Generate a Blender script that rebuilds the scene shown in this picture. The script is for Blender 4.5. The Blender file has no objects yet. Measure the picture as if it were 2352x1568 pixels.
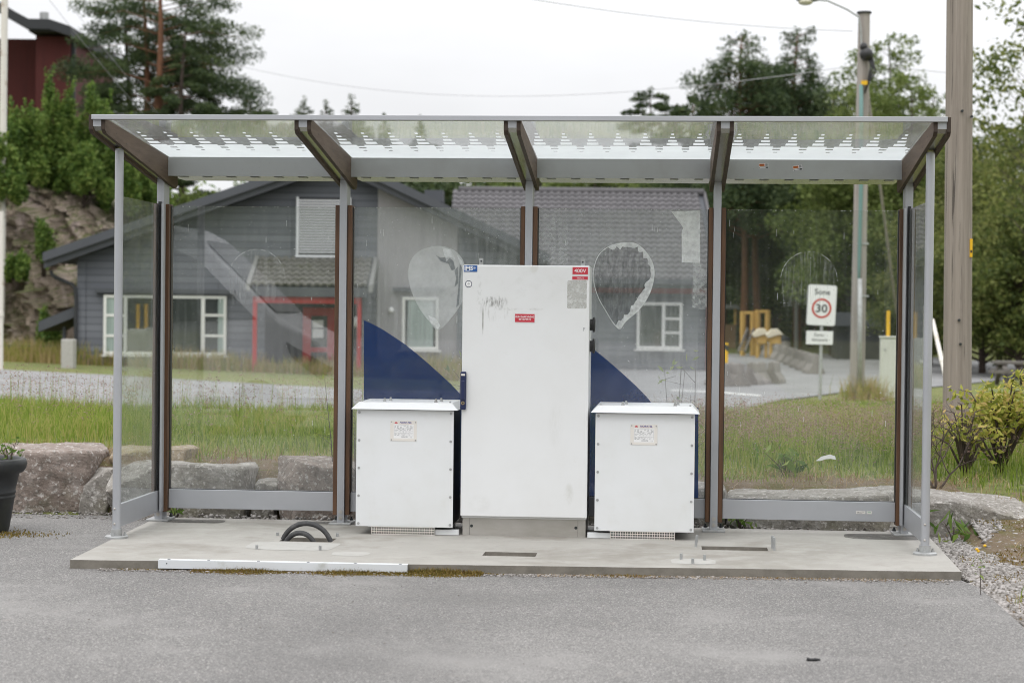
import bpy, math, random
import numpy as np
from mathutils import Vector, Matrix, noise

random.seed(7)
sc = bpy.context.scene
COL = sc.collection
R = math.radians

# ------------------------------------------------------------------ camera pose (solved from the photograph)
CAM = np.array([0.912, -12.851, 1.4558])
YAW, PITCH, ROLL = 0.0794, -0.0165, -0.0109
LENS = 67.49
FD = 4409.4           # focal length in pixels of a 2352 px wide view of the photograph
def _rot():
    cy, sy = math.cos(YAW), math.sin(YAW); cp, sp = math.cos(PITCH), math.sin(PITCH); cr, sr = math.cos(ROLL), math.sin(ROLL)
    return (np.array([[cy, -sy, 0], [sy, cy, 0], [0, 0, 1]]) @ np.array([[1, 0, 0], [0, cp, -sp], [0, sp, cp]])
            @ np.array([[cr, 0, sr], [0, 1, 0], [-sr, 0, cr]]))
CM = _rot()
def ray(x, y): return CM @ np.array([(x - 1176) / FD, 1, -(y - 784.1) / FD])
def at(x, y, Z): return CAM + ray(x, y) * Z            # survey point seen at (x, y), Z metres away
def onY(x, y, Y):
    d = ray(x, y); return CAM + d * (Y - CAM[1]) / d[1]
def onZ(x, y, z):
    d = ray(x, y); return CAM + d * (z - CAM[2]) / d[2]

# ------------------------------------------------------------------ objects
def tag(o, label=None, cat=None, group=None, kind=None):
    if label: o['label'] = label
    if cat: o['category'] = cat
    if group: o['group'] = group
    if kind: o['kind'] = kind
    return o
def thing(name, loc, label, cat, group=None, rz=0.0):
    o = bpy.data.objects.new(name, None); COL.objects.link(o)
    o.location = loc; o.rotation_euler = (0, 0, rz); o.empty_display_size = .2
    return tag(o, label, cat, group)
def root_loc(o):
    while o.parent: o = o.parent
    return o.location
def mesh_obj(name, me, parent=None, bevel=0, origin=None, segs=2):
    o = bpy.data.objects.new(name, me); COL.objects.link(o)
    if parent: o.parent = parent
    if bevel:
        b = o.modifiers.new('bevel', 'BEVEL'); b.width = bevel; b.segments = segs; b.limit_method = 'ANGLE'; b.angle_limit = R(40)
    return o
class MB:
    def __init__(s): s.v = []; s.f = []; s.m = []
    def add(s, vs, fs, mi=0):
        b = len(s.v); s.v += [tuple(map(float, v)) for v in vs]
        s.f += [tuple(b + i for i in f) for f in fs]; s.m += [mi] * len(fs); return s
    def box(s, x0, x1, y0, y1, z0, z1, mi=0):
        return s.add([(x0, y0, z0), (x1, y0, z0), (x1, y1, z0), (x0, y1, z0), (x0, y0, z1), (x1, y0, z1), (x1, y1, z1), (x0, y1, z1)],
                     [(3, 2, 1, 0), (4, 5, 6, 7), (0, 1, 5, 4), (1, 2, 6, 5), (2, 3, 7, 6), (3, 0, 4, 7)], mi)
    def obox(s, p, q, w, t, mi=0, up=(0, 0, 1)):          # bar from p to q, width w, thickness t
        p = Vector(p); q = Vector(q); d = (q - p).normalized(); u = Vector(up)
        a = d.cross(u)
        if a.length < 1e-4: a = d.cross(Vector((1, 0, 0)))
        a.normalize(); b = a.cross(d); vs = []
        for e in (p, q):
            for i, j in ((-1, -1), (1, -1), (1, 1), (-1, 1)): vs.append(e + a * (i * w / 2) + b * (j * t / 2))
        return s.add(vs, [(3, 2, 1, 0), (4, 5, 6, 7), (0, 1, 5, 4), (1, 2, 6, 5), (2, 3, 7, 6), (3, 0, 4, 7)], mi)
    def tube(s, pts, rad, n=10, mi=0, caps=True):
        pts = [Vector(p) for p in pts]
        if not hasattr(rad, '__len__'): rad = [rad] * len(pts)
        vs = []; fs = []; a = None
        for i, p in enumerate(pts):
            d = (pts[min(i + 1, len(pts) - 1)] - pts[max(i - 1, 0)]).normalized()
            if a is None: a = d.orthogonal().normalized()
            a = (a - d * a.dot(d)).normalized(); b = d.cross(a)
            for k in range(n):
                t = 2 * math.pi * k / n; vs.append(p + (a * math.cos(t) + b * math.sin(t)) * rad[i])
        for i in range(len(pts) - 1):
            for k in range(n): fs.append((i * n + k, i * n + (k + 1) % n, (i + 1) * n + (k + 1) % n, (i + 1) * n + k))
        if caps: fs.append(tuple(range(n - 1, -1, -1))); fs.append(tuple((len(pts) - 1) * n + k for k in range(n)))
        return s.add(vs, fs, mi)
    def cyl(s, p, q, r, r2=None, n=16, mi=0): return s.tube([p, q], [r, r if r2 is None else r2], n, mi)
    def prism(s, poly, ax, a, b, mi=0):
        # poly of 2D points; ax='y': poly in xz, extruded y a..b ; 'x': poly in yz ; 'z': poly in xy
        def P(u, w, t): return {'y': (u, t, w), 'x': (t, u, w), 'z': (u, w, t)}[ax]
        n = len(poly); vs = [P(u, w, a) for u, w in poly] + [P(u, w, b) for u, w in poly]
        fs = [tuple(range(n)), tuple(range(2 * n - 1, n - 1, -1))] + [(i, n + i, n + (i + 1) % n, (i + 1) % n) for i in range(n)]
        return s.add(vs, fs, mi)
    def lathe(s, prof, c, n=24, mi=0):
        vs = []; fs = []
        for r, z in prof:
            for k in range(n):
                t = 2 * math.pi * k / n; vs.append((c[0] + r * math.cos(t), c[1] + r * math.sin(t), c[2] + z))
        for i in range(len(prof) - 1):
            for k in range(n): fs.append((i * n + k, i * n + (k + 1) % n, (i + 1) * n + (k + 1) % n, (i + 1) * n + k))
        return s.add(vs, fs, mi)
    def sphere(s, c, r, n=10, mi=0, sz=1):
        return s.lathe([(max(1e-4, r * math.sin(math.pi * i / n)), -r * sz * math.cos(math.pi * i / n)) for i in range(n + 1)], c, 2 * n, mi)
    def xf(s, fn): s.v = [tuple(fn(Vector(v))) for v in s.v]; return s
    def build(s, name, mats, parent=None, bevel=0, smooth=False, label=None, segs=2, fix=True):
        if not isinstance(mats, (list, tuple)): mats = [mats]
        if parent: off = Vector(root_loc(parent))
        else:
            a = np.array(s.v); off = Vector(((a[:, 0].min() + a[:, 0].max()) / 2, (a[:, 1].min() + a[:, 1].max()) / 2, a[:, 2].min()))
        me = bpy.data.meshes.new(name); me.from_pydata([Vector(v) - off for v in s.v], [], s.f)
        for m in mats: me.materials.append(m)
        me.polygons.foreach_set('material_index', s.m)
        if smooth: me.polygons.foreach_set('use_smooth', [True] * len(s.f))
        if fix:
            import bmesh
            bm = bmesh.new(); bm.from_mesh(me); bmesh.ops.recalc_face_normals(bm, faces=bm.faces); bm.to_mesh(me); bm.free()
        if smooth and smooth != 'all':
            try: me.set_sharp_from_angle(angle=R(35))
            except Exception: pass
        me.update()
        o = mesh_obj(name, me, parent, bevel, segs=segs)
        if not parent: o.location = off
        if label: o['label'] = label
        return o
def quads_mesh(name, Q, mat):
    n = len(Q); me = bpy.data.meshes.new(name)
    me.vertices.add(n * 4); me.vertices.foreach_set('co', np.asarray(Q, dtype=np.float32).reshape(-1))
    me.loops.add(n * 4); me.loops.foreach_set('vertex_index', np.arange(n * 4, dtype=np.int32))
    me.polygons.add(n); me.polygons.foreach_set('loop_start', np.arange(n, dtype=np.int32) * 4)
    me.polygons.foreach_set('loop_total', np.full(n, 4, dtype=np.int32))
    for m in (mat if isinstance(mat, (list, tuple)) else [mat]): me.materials.append(m)
    me.update(); me.validate(); return me
def copy_tree(o, parent=None):
    c = o.copy(); COL.objects.link(c)
    if parent: c.parent = parent
    for ch in list(o.children): copy_tree(ch, c)
    return c
_txt = {}
def text_geo(s, bold=0.0, shear=0.0):
    k = (s, bold, shear)
    if k not in _txt:
        cu = bpy.data.curves.new('t', 'FONT'); cu.body = s; cu.offset = bold; cu.shear = shear; cu.resolution_u = 3
        o = bpy.data.objects.new('t', cu); COL.objects.link(o); dg = bpy.context.evaluated_depsgraph_get()
        me = bpy.data.meshes.new_from_object(o.evaluated_get(dg))
        V = np.array([v.co[:] for v in me.vertices]); F = [tuple(p.vertices) for p in me.polygons]
        bpy.data.objects.remove(o); bpy.data.curves.remove(cu); bpy.data.meshes.remove(me); _txt[k] = (V, F)
    return _txt[k]
def put_text(mb, s, x0, x1, z0, z1, y, mi=0, bold=0.0, shear=0.0):   # lettering facing -Y filling the rectangle
    V, F = text_geo(s, bold, shear); a = V[:, :2].min(0); b = V[:, :2].max(0)
    U = (V[:, :2] - a) / (b - a)
    mb.add([(x0 + u * (x1 - x0), y, z0 + w * (z1 - z0)) for u, w in U], F, mi)

# ------------------------------------------------------------------ materials
def new_mat(name):
    m = bpy.data.materials.new(name); m.use_nodes = True; nt = m.node_tree
    for n in list(nt.nodes): nt.nodes.remove(n)
    return m, nt
def N(nt, t, **kw):
    n = nt.nodes.new(t)
    for k, v in kw.items():
        if k.startswith('i_'):
            key = k[2:]; n.inputs[int(key) if key.isdigit() else key.replace('_', ' ')].default_value = v
        else: setattr(n, k, v)
    return n
def noise_ramp(nt, scale, lo, hi, vec, detail=6, rough=.6, p0=.35, p1=.65, dist=0.0):
    n = N(nt, 'ShaderNodeTexNoise'); n.inputs['Scale'].default_value = scale; n.inputs['Detail'].default_value = detail
    n.inputs['Roughness'].default_value = rough; n.inputs['Distortion'].default_value = dist
    nt.links.new(vec, n.inputs['Vector'])
    r = N(nt, 'ShaderNodeMapRange'); r.inputs[1].default_value = p0; r.inputs[2].default_value = p1; r.inputs[3].default_value = lo; r.inputs[4].default_value = hi
    nt.links.new(n.outputs['Fac'], r.inputs[0]); return r.outputs[0], n.outputs['Fac']
def mixc(nt, fac, a, b, mode='MIX'):
    m = N(nt, 'ShaderNodeMix', data_type='RGBA', blend_type=mode)
    for sock, v in ((m.inputs[0], fac), (m.inputs[6], a), (m.inputs[7], b)):
        if hasattr(v, 'links') or hasattr(v, 'node'): nt.links.new(v, sock)
        elif isinstance(v, (int, float)): sock.default_value = v
        else: sock.default_value = (*v, 1) if len(v) == 3 else v
    return m.outputs[2]
def mat(name, col, rough=.6, metal=0.0, layers=(), bump=None, spec=.5, coord='Object', coat=0, stretch=None):
    # layers: (scale, colour, p0, p1, strength[, detail]) ; bump: (scale, strength, distance)
    m, nt = new_mat(name); out = N(nt, 'ShaderNodeOutputMaterial'); b = N(nt, 'ShaderNodeBsdfPrincipled')
    nt.links.new(b.outputs[0], out.inputs[0]); tc = N(nt, 'ShaderNodeTexCoord'); vec = tc.outputs[coord]
    if stretch:
        mp = N(nt, 'ShaderNodeMapping'); mp.inputs['Scale'].default_value = stretch; nt.links.new(vec, mp.inputs[0]); vec = mp.outputs[0]
    c = N(nt, 'ShaderNodeRGB'); c.outputs[0].default_value = (*col, 1); c = c.outputs[0]
    for L in layers:
        sc_, lc, p0, p1, st = L[:5]
        f, _ = noise_ramp(nt, sc_, 0, st, vec, L[5] if len(L) > 5 else 6, .62, p0, p1)
        c = mixc(nt, f, c, lc)
    nt.links.new(c, b.inputs['Base Color']); b.inputs['Roughness'].default_value = rough; b.inputs['Metallic'].default_value = metal
    b.inputs['Specular IOR Level'].default_value = spec
    if coat: b.inputs['Coat Weight'].default_value = coat
    if bump:
        n = N(nt, 'ShaderNodeTexNoise'); n.inputs['Scale'].default_value = bump[0]; n.inputs['Detail'].default_value = 8; n.inputs['Roughness'].default_value = .65
        nt.links.new(vec, n.inputs['Vector']); bp = N(nt, 'ShaderNodeBump'); bp.inputs['Strength'].default_value = bump[1]; bp.inputs['Distance'].default_value = bump[2]
        nt.links.new(n.outputs['Fac'], bp.inputs['Height']); nt.links.new(bp.outputs[0], b.inputs['Normal'])
    m['bsdf'] = b.name
    return m
def leaf_mat(name, cols, trans=.35, big=.35, rough=.6):
    m, nt = new_mat(name); out = N(nt, 'ShaderNodeOutputMaterial'); g = N(nt, 'ShaderNodeNewGeometry')
    cr = N(nt, 'ShaderNodeValToRGB'); el = cr.color_ramp.elements
    while len(el) < len(cols): el.new(.5)
    for i, c in enumerate(cols): el[i].position = i / (len(cols) - 1); el[i].color = (*c, 1)
    tc = N(nt, 'ShaderNodeTexCoord'); f, _ = noise_ramp(nt, big, -.3, .3, tc.outputs['Object'], 3)
    a = N(nt, 'ShaderNodeMath', operation='ADD', use_clamp=True); nt.links.new(g.outputs['Random Per Island'], a.inputs[0]); nt.links.new(f, a.inputs[1])
    nt.links.new(a.outputs[0], cr.inputs[0])
    d = N(nt, 'ShaderNodeBsdfPrincipled'); d.inputs['Roughness'].default_value = rough; d.inputs['Specular IOR Level'].default_value = .25
    t = N(nt, 'ShaderNodeBsdfTranslucent'); mx = N(nt, 'ShaderNodeMixShader'); mx.inputs[0].default_value = trans
    nt.links.new(cr.outputs[0], d.inputs['Base Color']); nt.links.new(cr.outputs[0], t.inputs[0])
    nt.links.new(d.outputs[0], mx.inputs[1]); nt.links.new(t.outputs[0], mx.inputs[2]); nt.links.new(mx.outputs[0], out.inputs[0]); return m
def glass_mat(name, tint=(.94, .97, .955), dust=.03, streak=.05, f0=.045, wav=0.0):
    m, nt = new_mat(name); out = N(nt, 'ShaderNodeOutputMaterial'); tc = N(nt, 'ShaderNodeTexCoord'); vec = tc.outputs['Object']
    lw = N(nt, 'ShaderNodeLayerWeight'); pw = N(nt, 'ShaderNodeMath', operation='POWER'); pw.inputs[1].default_value = 5
    nt.links.new(lw.outputs['Facing'], pw.inputs[0]); ma = N(nt, 'ShaderNodeMath', operation='MULTIPLY_ADD'); nt.links.new(pw.outputs[0], ma.inputs[0])
    ma.inputs[1].default_value = 1 - f0; ma.inputs[2].default_value = f0
    tr = N(nt, 'ShaderNodeBsdfTransparent'); tr.inputs[0].default_value = (*tint, 1)
    gl = N(nt, 'ShaderNodeBsdfGlossy'); gl.inputs['Roughness'].default_value = .01
    if wav:
        n = N(nt, 'ShaderNodeTexNoise'); n.inputs['Scale'].default_value = 3.0; n.inputs['Detail'].default_value = 1
        nt.links.new(vec, n.inputs['Vector']); bp = N(nt, 'ShaderNodeBump'); bp.inputs['Strength'].default_value = wav; bp.inputs['Distance'].default_value = .01
        nt.links.new(n.outputs['Fac'], bp.inputs['Height']); nt.links.new(bp.outputs[0], gl.inputs['Normal'])
    mx = N(nt, 'ShaderNodeMixShader'); nt.links.new(ma.outputs[0], mx.inputs[0]); nt.links.new(tr.outputs[0], mx.inputs[1]); nt.links.new(gl.outputs[0], mx.inputs[2])
    di = N(nt, 'ShaderNodeBsdfDiffuse'); di.inputs[0].default_value = (.75, .77, .77, 1)
    tl = N(nt, 'ShaderNodeBsdfTranslucent'); tl.inputs[0].default_value = (.75, .77, .77, 1)
    dm = N(nt, 'ShaderNodeMixShader'); dm.inputs[0].default_value = .5; nt.links.new(di.outputs[0], dm.inputs[1]); nt.links.new(tl.outputs[0], dm.inputs[2])
    mp = N(nt, 'ShaderNodeMapping'); mp.inputs['Scale'].default_value = (9, 9, .7); nt.links.new(vec, mp.inputs[0])
    f1, _ = noise_ramp(nt, 3, 0, streak, mp.outputs[0], 6, .7, .45, .75)
    f2, _ = noise_ramp(nt, 2.2, dust * .4, dust, vec, 5)
    f3, _ = noise_ramp(nt, 70, 0, .55, vec, 2, .5, .735, .76)
    ad = N(nt, 'ShaderNodeMath', operation='ADD'); nt.links.new(f1, ad.inputs[0]); nt.links.new(f2, ad.inputs[1])
    ad2 = N(nt, 'ShaderNodeMath', operation='ADD', use_clamp=True); nt.links.new(ad.outputs[0], ad2.inputs[0]); nt.links.new(f3, ad2.inputs[1])
    m2 = N(nt, 'ShaderNodeMixShader'); nt.links.new(ad2.outputs[0], m2.inputs[0]); nt.links.new(mx.outputs[0], m2.inputs[1]); nt.links.new(dm.outputs[0], m2.inputs[2])
    nt.links.new(m2.outputs[0], out.inputs[0]); return m
def film_mat(name, col, alpha, a_noise=0.0, scale=8, trans=.4, rough=.35, stretch=(1, 1, 1), p=(.4, .6)):
    m, nt = new_mat(name); out = N(nt, 'ShaderNodeOutputMaterial'); tc = N(nt, 'ShaderNodeTexCoord')
    mp = N(nt, 'ShaderNodeMapping'); mp.inputs['Scale'].default_value = stretch; nt.links.new(tc.outputs['Object'], mp.inputs[0])
    p_ = N(nt, 'ShaderNodeBsdfPrincipled'); p_.inputs['Base Color'].default_value = (*col, 1); p_.inputs['Roughness'].default_value = rough
    t = N(nt, 'ShaderNodeBsdfTranslucent'); t.inputs[0].default_value = (*col, 1)
    a = N(nt, 'ShaderNodeMixShader'); a.inputs[0].default_value = trans; nt.links.new(p_.outputs[0], a.inputs[1]); nt.links.new(t.outputs[0], a.inputs[2])
    tr = N(nt, 'ShaderNodeBsdfTransparent'); mx = N(nt, 'ShaderNodeMixShader')
    nt.links.new(tr.outputs[0], mx.inputs[1]); nt.links.new(a.outputs[0], mx.inputs[2])
    f, _ = noise_ramp(nt, scale, max(0, alpha - a_noise), min(1, alpha + a_noise), mp.outputs[0], 6, .65, *p)
    nt.links.new(f, mx.inputs[0]); nt.links.new(mx.outputs[0], out.inputs[0]); return m

M = {}
M['alu'] = mat('anodised_aluminium', (.43, .44, .465), .38, .35, [(3, (.36, .37, .39), .4, .7, .5)], spec=.5)
M['alu_dull'] = mat('powder_grey_aluminium', (.36, .37, .37), .5, .15, [(5, (.30, .30, .29), .45, .7, .5), (90, (.2, .2, .19), .68, .72, .5)])
M['galv'] = mat('galvanised_steel', (.42, .43, .43), .5, .4, [(14, (.28, .27, .25), .45, .7, .7)])
M['steel'] = mat('stainless_steel', (.5, .48, .45), .4, .55, [(3, (.38, .36, .32), .4, .65, .7)], stretch=(1, 1, 3))
M['wood_arm'] = mat('weathered_brown_wood', (.12, .083, .058), .75, 0, [(6, (.07, .045, .03), .4, .65, .8), (30, (.17, .125, .09), .5, .75, .6)], stretch=(6, .6, 6), bump=(25, .25, .004))
M['wood_strip'] = mat('oiled_brown_wood', (.125, .060, .027), .6, 0, [(4, (.06, .028, .014), .42, .62, .85), (16, (.15, .08, .04), .5, .7, .5)], stretch=(8, 8, .7), bump=(25, .2, .003))
M['wood_dark'] = mat('dark_endgrain_wood', (.038, .026, .019), .75, 0, [(20, (.09, .06, .04), .4, .7, .5)])
M['white'] = mat('white_powder_coat', (.74, .75, .755), .42, 0, [(2.2, (.70, .705, .70), .4, .7, .8), (26, (.60, .59, .56), .62, .8, .35), (140, (.3, .29, .26), .70, .74, .4)])
M['white_clean'] = mat('clean_white_panel', (.72, .735, .745), .42, 0, [(1.6, (.66, .67, .66), .4, .7, .9), (7, (.62, .62, .59), .58, .8, .45), (120, (.35, .34, .32), .71, .75, .3)])
def door_mat():
    m = mat('white_weathered_door', (.74, .75, .755), .42, 0, [(2.2, (.70, .705, .70), .4, .7, .8), (26, (.62, .61, .58), .64, .8, .3), (140, (.3, .29, .26), .71, .75, .3)])
    nt = m.node_tree; b = nt.nodes[m['bsdf']]; c = b.inputs['Base Color'].links[0].from_socket; tc = N(nt, 'ShaderNodeTexCoord'); vec = tc.outputs['Object']
    sp = N(nt, 'ShaderNodeSeparateXYZ'); nt.links.new(vec, sp.inputs[0])
    for cx, cz, rx, rz, st, colr, sc3, p0, p1 in ((-.235, 1.505, .055, .035, 1.0, (.09, .085, .07), (90, 1, 22), .42, .66), (-.165, 1.50, .05, .045, .95, (.10, .095, .08), (85, 1, 20), .45, .7), (-.20, 1.45, .10, .07, .75, (.2, .19, .16), (70, 1, 9), .5, .75), (-.275, 1.39, .006, .10, .8, (.22, .21, .19), (40, 1, 8), .35, .6),
        (-.30, 1.55, .02, .16, .35, (.3, .3, .28), (60, 1, 40), .5, .7), (-.11, 1.46, .09, .010, .4, (.35, .35, .32), (60, 1, 60), .4, .7), (.06, 1.46, .06, .010, .4, (.35, .35, .32), (60, 1, 60), .4, .7), (.05, 1.73, .03, .04, .4, (.45, .42, .33), (10, 1, 10), .3, .7), (.29, .28, .03, .07, .5, (.5, .5, .46), (20, 1, 10), .35, .6), (.20, .72, .05, .14, .28, (.5, .5, .47), (30, 1, 6), .4, .7), (-.28, .21, .08, .06, .3, (.5, .5, .47), (14, 1, 14), .4, .7), (.0, 1.62, .35, .12, .25, (.5, .5, .47), (14, 1, 14), .5, .75)):
        def lin(o, c0, r):
            a = N(nt, 'ShaderNodeMath', operation='MULTIPLY_ADD'); nt.links.new(o, a.inputs[0]); a.inputs[1].default_value = 1 / r; a.inputs[2].default_value = -c0 / r
            q = N(nt, 'ShaderNodeMath', operation='POWER'); q.inputs[1].default_value = 2; ab = N(nt, 'ShaderNodeMath', operation='ABSOLUTE'); nt.links.new(a.outputs[0], ab.inputs[0]); nt.links.new(ab.outputs[0], q.inputs[0]); return q.outputs[0]
        sm = N(nt, 'ShaderNodeMath', operation='ADD'); nt.links.new(lin(sp.outputs[0], cx, rx), sm.inputs[0]); nt.links.new(lin(sp.outputs[2], cz, rz), sm.inputs[1])
        fo = N(nt, 'ShaderNodeMapRange', interpolation_type='SMOOTHSTEP'); fo.inputs[1].default_value = 0; fo.inputs[2].default_value = 1.4; fo.inputs[3].default_value = st; fo.inputs[4].default_value = 0; nt.links.new(sm.outputs[0], fo.inputs[0])
        mp = N(nt, 'ShaderNodeMapping'); mp.inputs['Scale'].default_value = sc3; nt.links.new(vec, mp.inputs[0]); f, _ = noise_ramp(nt, 1, 0, 1, mp.outputs[0], 6, .65, p0, p1)
        mm = N(nt, 'ShaderNodeMath', operation='MULTIPLY'); nt.links.new(fo.outputs[0], mm.inputs[0]); nt.links.new(f, mm.inputs[1]); c = mixc(nt, mm.outputs[0], c, colr)
    nt.links.new(c, b.inputs['Base Color']); return m
M['door'] = door_mat()
M['stain'] = film_mat('grey_weather_stain', (.13, .125, .10), .14, .36, 26, 0, .8, (4, 1, .9), (.42, .78))
M['stain_soft'] = film_mat('faint_grey_smear', (.45, .45, .42), .05, .08, 7, 0, .8, (3, 1, .8), (.3, .75))
M['grey_patch'] = film_mat('sticker_residue', (.45, .45, .41), .42, .22, 34, 0, .8, (1, 1, 1), (.3, .7))
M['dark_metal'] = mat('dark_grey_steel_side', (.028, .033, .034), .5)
M['black'] = mat('black_plastic', (.02, .02, .021), .45)
M['rubber'] = mat('dusty_black_cable', (.045, .045, .046), .7, 0, [(18, (.16, .155, .15), .5, .75, .6)])
M['navy'] = mat('navy_handle', (.014, .022, .075), .35)
M['red_sign'] = mat('red_label', (.52, .028, .05), .4)
M['blue_sign'] = mat('blue_label', (.02, .10, .33), .4)
M['sign_white'] = mat('white_lettering', (.8, .8, .8), .45)
M['ink'] = mat('dark_ink', (.02, .02, .025), .5)
M['ink_blue'] = mat('blue_ink', (.03, .04, .25), .5)
M['ink_grey'] = mat('grey_print', (.2, .2, .22), .5)
M['plate'] = mat('cream_nameplate', (.72, .69, .645), .4)
M['concrete'] = mat('pale_concrete', (.355, .34, .312), .85, 0, [(.9, (.27, .255, .225), .45, .68, .85), (5, (.41, .395, .365), .45, .7, .7), (2.2, (.24, .22, .19), .54, .68, .7), (26, (.24, .225, .2), .6, .72, .5), (170, (.18, .17, .15), .6, .72, .6)], bump=(120, .35, .004))
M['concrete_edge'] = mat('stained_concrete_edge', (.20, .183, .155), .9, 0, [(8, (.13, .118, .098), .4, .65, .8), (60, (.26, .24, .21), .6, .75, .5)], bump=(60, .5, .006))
M['concrete_light'] = mat('smooth_repaired_concrete', (.42, .41, .385), .85, 0, [(12, (.34, .33, .30), .5, .75, .7), (80, (.25, .24, .22), .64, .75, .5)])
M['asphalt'] = None
M['barrier'] = mat('grey_barrier_concrete', (.27, .25, .23), .9, 0, [(2.5, (.16, .15, .14), .4, .7, .8), (14, (.36, .34, .32), .5, .7, .5)])
M['moss'] = leaf_mat('moss_leaf', [(.10, .085, .015), (.17, .135, .025), (.25, .18, .045), (.19, .10, .045)], .15)
M['straw'] = leaf_mat('dry_straw', [(.30, .21, .11), (.42, .33, .2), (.25, .14, .07)], .15)
M['gravel'] = mat('crushed_granite', (.34, .32, .30), .85, 0, [(9, (.22, .2, .185), .4, .6, .8), (5, (.47, .44, .42), .5, .7, .7)], bump=(40, .5, .01))
M['siding'] = None
M['plaster'] = mat('grey_plaster', (.30, .29, .297), .9, 0, [(.6, (.255, .247, .253), .4, .7, .7), (5, (.33, .32, .327), .45, .7, .4)])
M['roof_grey'] = mat('dark_grey_roofing', (.062, .067, .078), .6, 0, [(.7, (.085, .091, .103), .4, .7, .6)])
M['trim_white'] = mat('white_window_paint', (.72, .72, .69), .5, 0, [(3, (.6, .6, .57), .5, .7, .4)])
M['red_paint'] = mat('red_frame_paint', (.36, .020, .018), .5, 0, [(2, (.29, .017, .016), .4, .7, .6)])
M['dkred_paint'] = mat('dark_red_band', (.24, .022, .02), .55)
M['house_glass'] = mat('dark_window_glass', (.015, .02, .02), .06, 0, spec=.8)
M['curtain'] = mat('pale_green_curtain', (.33, .40, .37), .9, 0, [(2, (.20, .25, .23), .4, .6, .8)], stretch=(6, 6, .2))
M['louvre'] = mat('white_louvre', (.70, .71, .74), .5)
M['barn_red'] = mat('barn_red_boards', (.075, .0095, .0078), .8, 0, [(2, (.052, .007, .006), .4, .7, .7)], stretch=(5, 5, .4))
M['dark_trim'] = mat('dark_roof_trim', (.028, .03, .034), .7)
M['pole_wood'] = mat('weathered_pole_wood', (.29, .25, .215), .85, 0, [(2, (.20, .17, .145), .42, .62, .85), (5, (.06, .05, .042), .60, .64, .95), (14, (.36, .32, .285), .5, .7, .6)], stretch=(9, 9, .13), bump=(10, .5, .01))
M['pole_far'] = mat('old_pole_wood', (.33, .30, .275), .85, 0, [(2, (.19, .165, .15), .45, .65, .8), (6, (.39, .355, .33), .5, .7, .6)], stretch=(6, 6, .2))
M['teal'] = mat('teal_cable_cover', (.13, .24, .225), .6)
M['lamp'] = mat('grey_lamp_housing', (.22, .22, .21), .5)
M['lamp_lens'] = mat('lamp_lens', (.55, .52, .40), .25)
M['yellow'] = mat('yellow_marker', (.72, .42, .01), .5)
M['cab_green'] = mat('pale_green_cabinet', (.62, .63, .565), .55, 0, [(2, (.52, .53, .47), .45, .7, .6)])
M['pot'] = mat('dark_plastic_pot', (.022, .023, .024), .55, 0, [(5, (.055, .06, .04), .5, .75, .7)], bump=(30, .15, .004))
M['soil'] = mat('potting_soil', (.04, .03, .02), .95, bump=(30, .6, .02))
M['yel_wood'] = mat('yellow_playground_timber', (.60, .38, .11), .75, 0, [(3, (.5, .31, .09), .4, .7, .6)])
M['brown_wood'] = mat('brown_playground_board', (.26, .17, .10), .8)
M['grey_wood'] = mat('grey_bench_timber', (.17, .155, .14), .85, 0, [(4, (.1, .09, .08), .4, .7, .7)])
M['bark_pine'] = mat('orange_pine_bark', (.19, .085, .042), .9, 0, [(6, (.09, .045, .028), .4, .6, .8)], stretch=(3, 3, .8), bump=(12, .6, .02))
M['bark_dark'] = mat('dark_bark', (.055, .04, .032), .9, 0, [(6, (.09, .065, .05), .45, .65, .7)], stretch=(3, 3, .6), bump=(12, .6, .02))
M['twig'] = mat('grey_brown_twig', (.10, .075, .062), .85, 0, [(20, (.055, .04, .033), .4, .6, .7)])
M['van_paint'] = mat('silver_van_paint', (.78, .79, .81), .35, .0, coat=.6)
M['flower'] = leaf_mat('yellow_petals', [(.75, .48, .01), (.8, .55, .02)], .2)
M['pink_flower'] = leaf_mat('small_meadow_flowers', [(.75, .5, .03), (.7, .68, .6)], .2)
M['rust_white'] = mat('rusty_white_paint', (.66, .63, .57), .6, 0, [(4, (.30, .20, .12), .56, .7, .8)])
M['recess'] = mat('dark_entrance_boards', (.035, .038, .044), .6, 0, [(2, (.06, .064, .07), .45, .65, .7)], stretch=(8, 8, .3))
M['wire'] = mat('overhead_wire', (.42, .42, .43), .6)
M['alu_under'] = mat('glossy_grey_underside', (.34, .34, .31), .25, .85)
M['pine'] = leaf_mat('pine_needles', [(0.030, 0.051, 0.024), (0.049, 0.078, 0.032), (0.074, 0.108, 0.041), (0.108, 0.142, 0.051)], .3)
M['spruce'] = leaf_mat('far_conifer_needles', [(0.046, 0.072, 0.034), (0.072, 0.104, 0.042), (0.104, 0.137, 0.055)], .3)
M['shrub'] = leaf_mat('shrub_leaves', [(0.060, 0.113, 0.024), (0.113, 0.196, 0.040), (0.187, 0.277, 0.060), (0.284, 0.353, 0.090)], .45)
M['birch'] = leaf_mat('birch_leaves', [(0.070, 0.105, 0.028), (0.119, 0.168, 0.042), (0.182, 0.231, 0.063), (0.231, 0.280, 0.091)], .45)
M['willow'] = leaf_mat('willow_leaves', [(0.061, 0.088, 0.024), (0.108, 0.142, 0.036), (0.182, 0.209, 0.057), (0.270, 0.284, 0.095)], .45)
M['dogwood'] = leaf_mat('yellow_green_leaves', [(0.179, 0.213, 0.034), (0.358, 0.381, 0.067), (0.538, 0.504, 0.123), (0.560, 0.381, 0.168)], .4, .8)
M['sprout'] = leaf_mat('sprout_leaves', [(.20, .28, .04), (.30, .38, .07), (.38, .42, .11)], .4)
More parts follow.
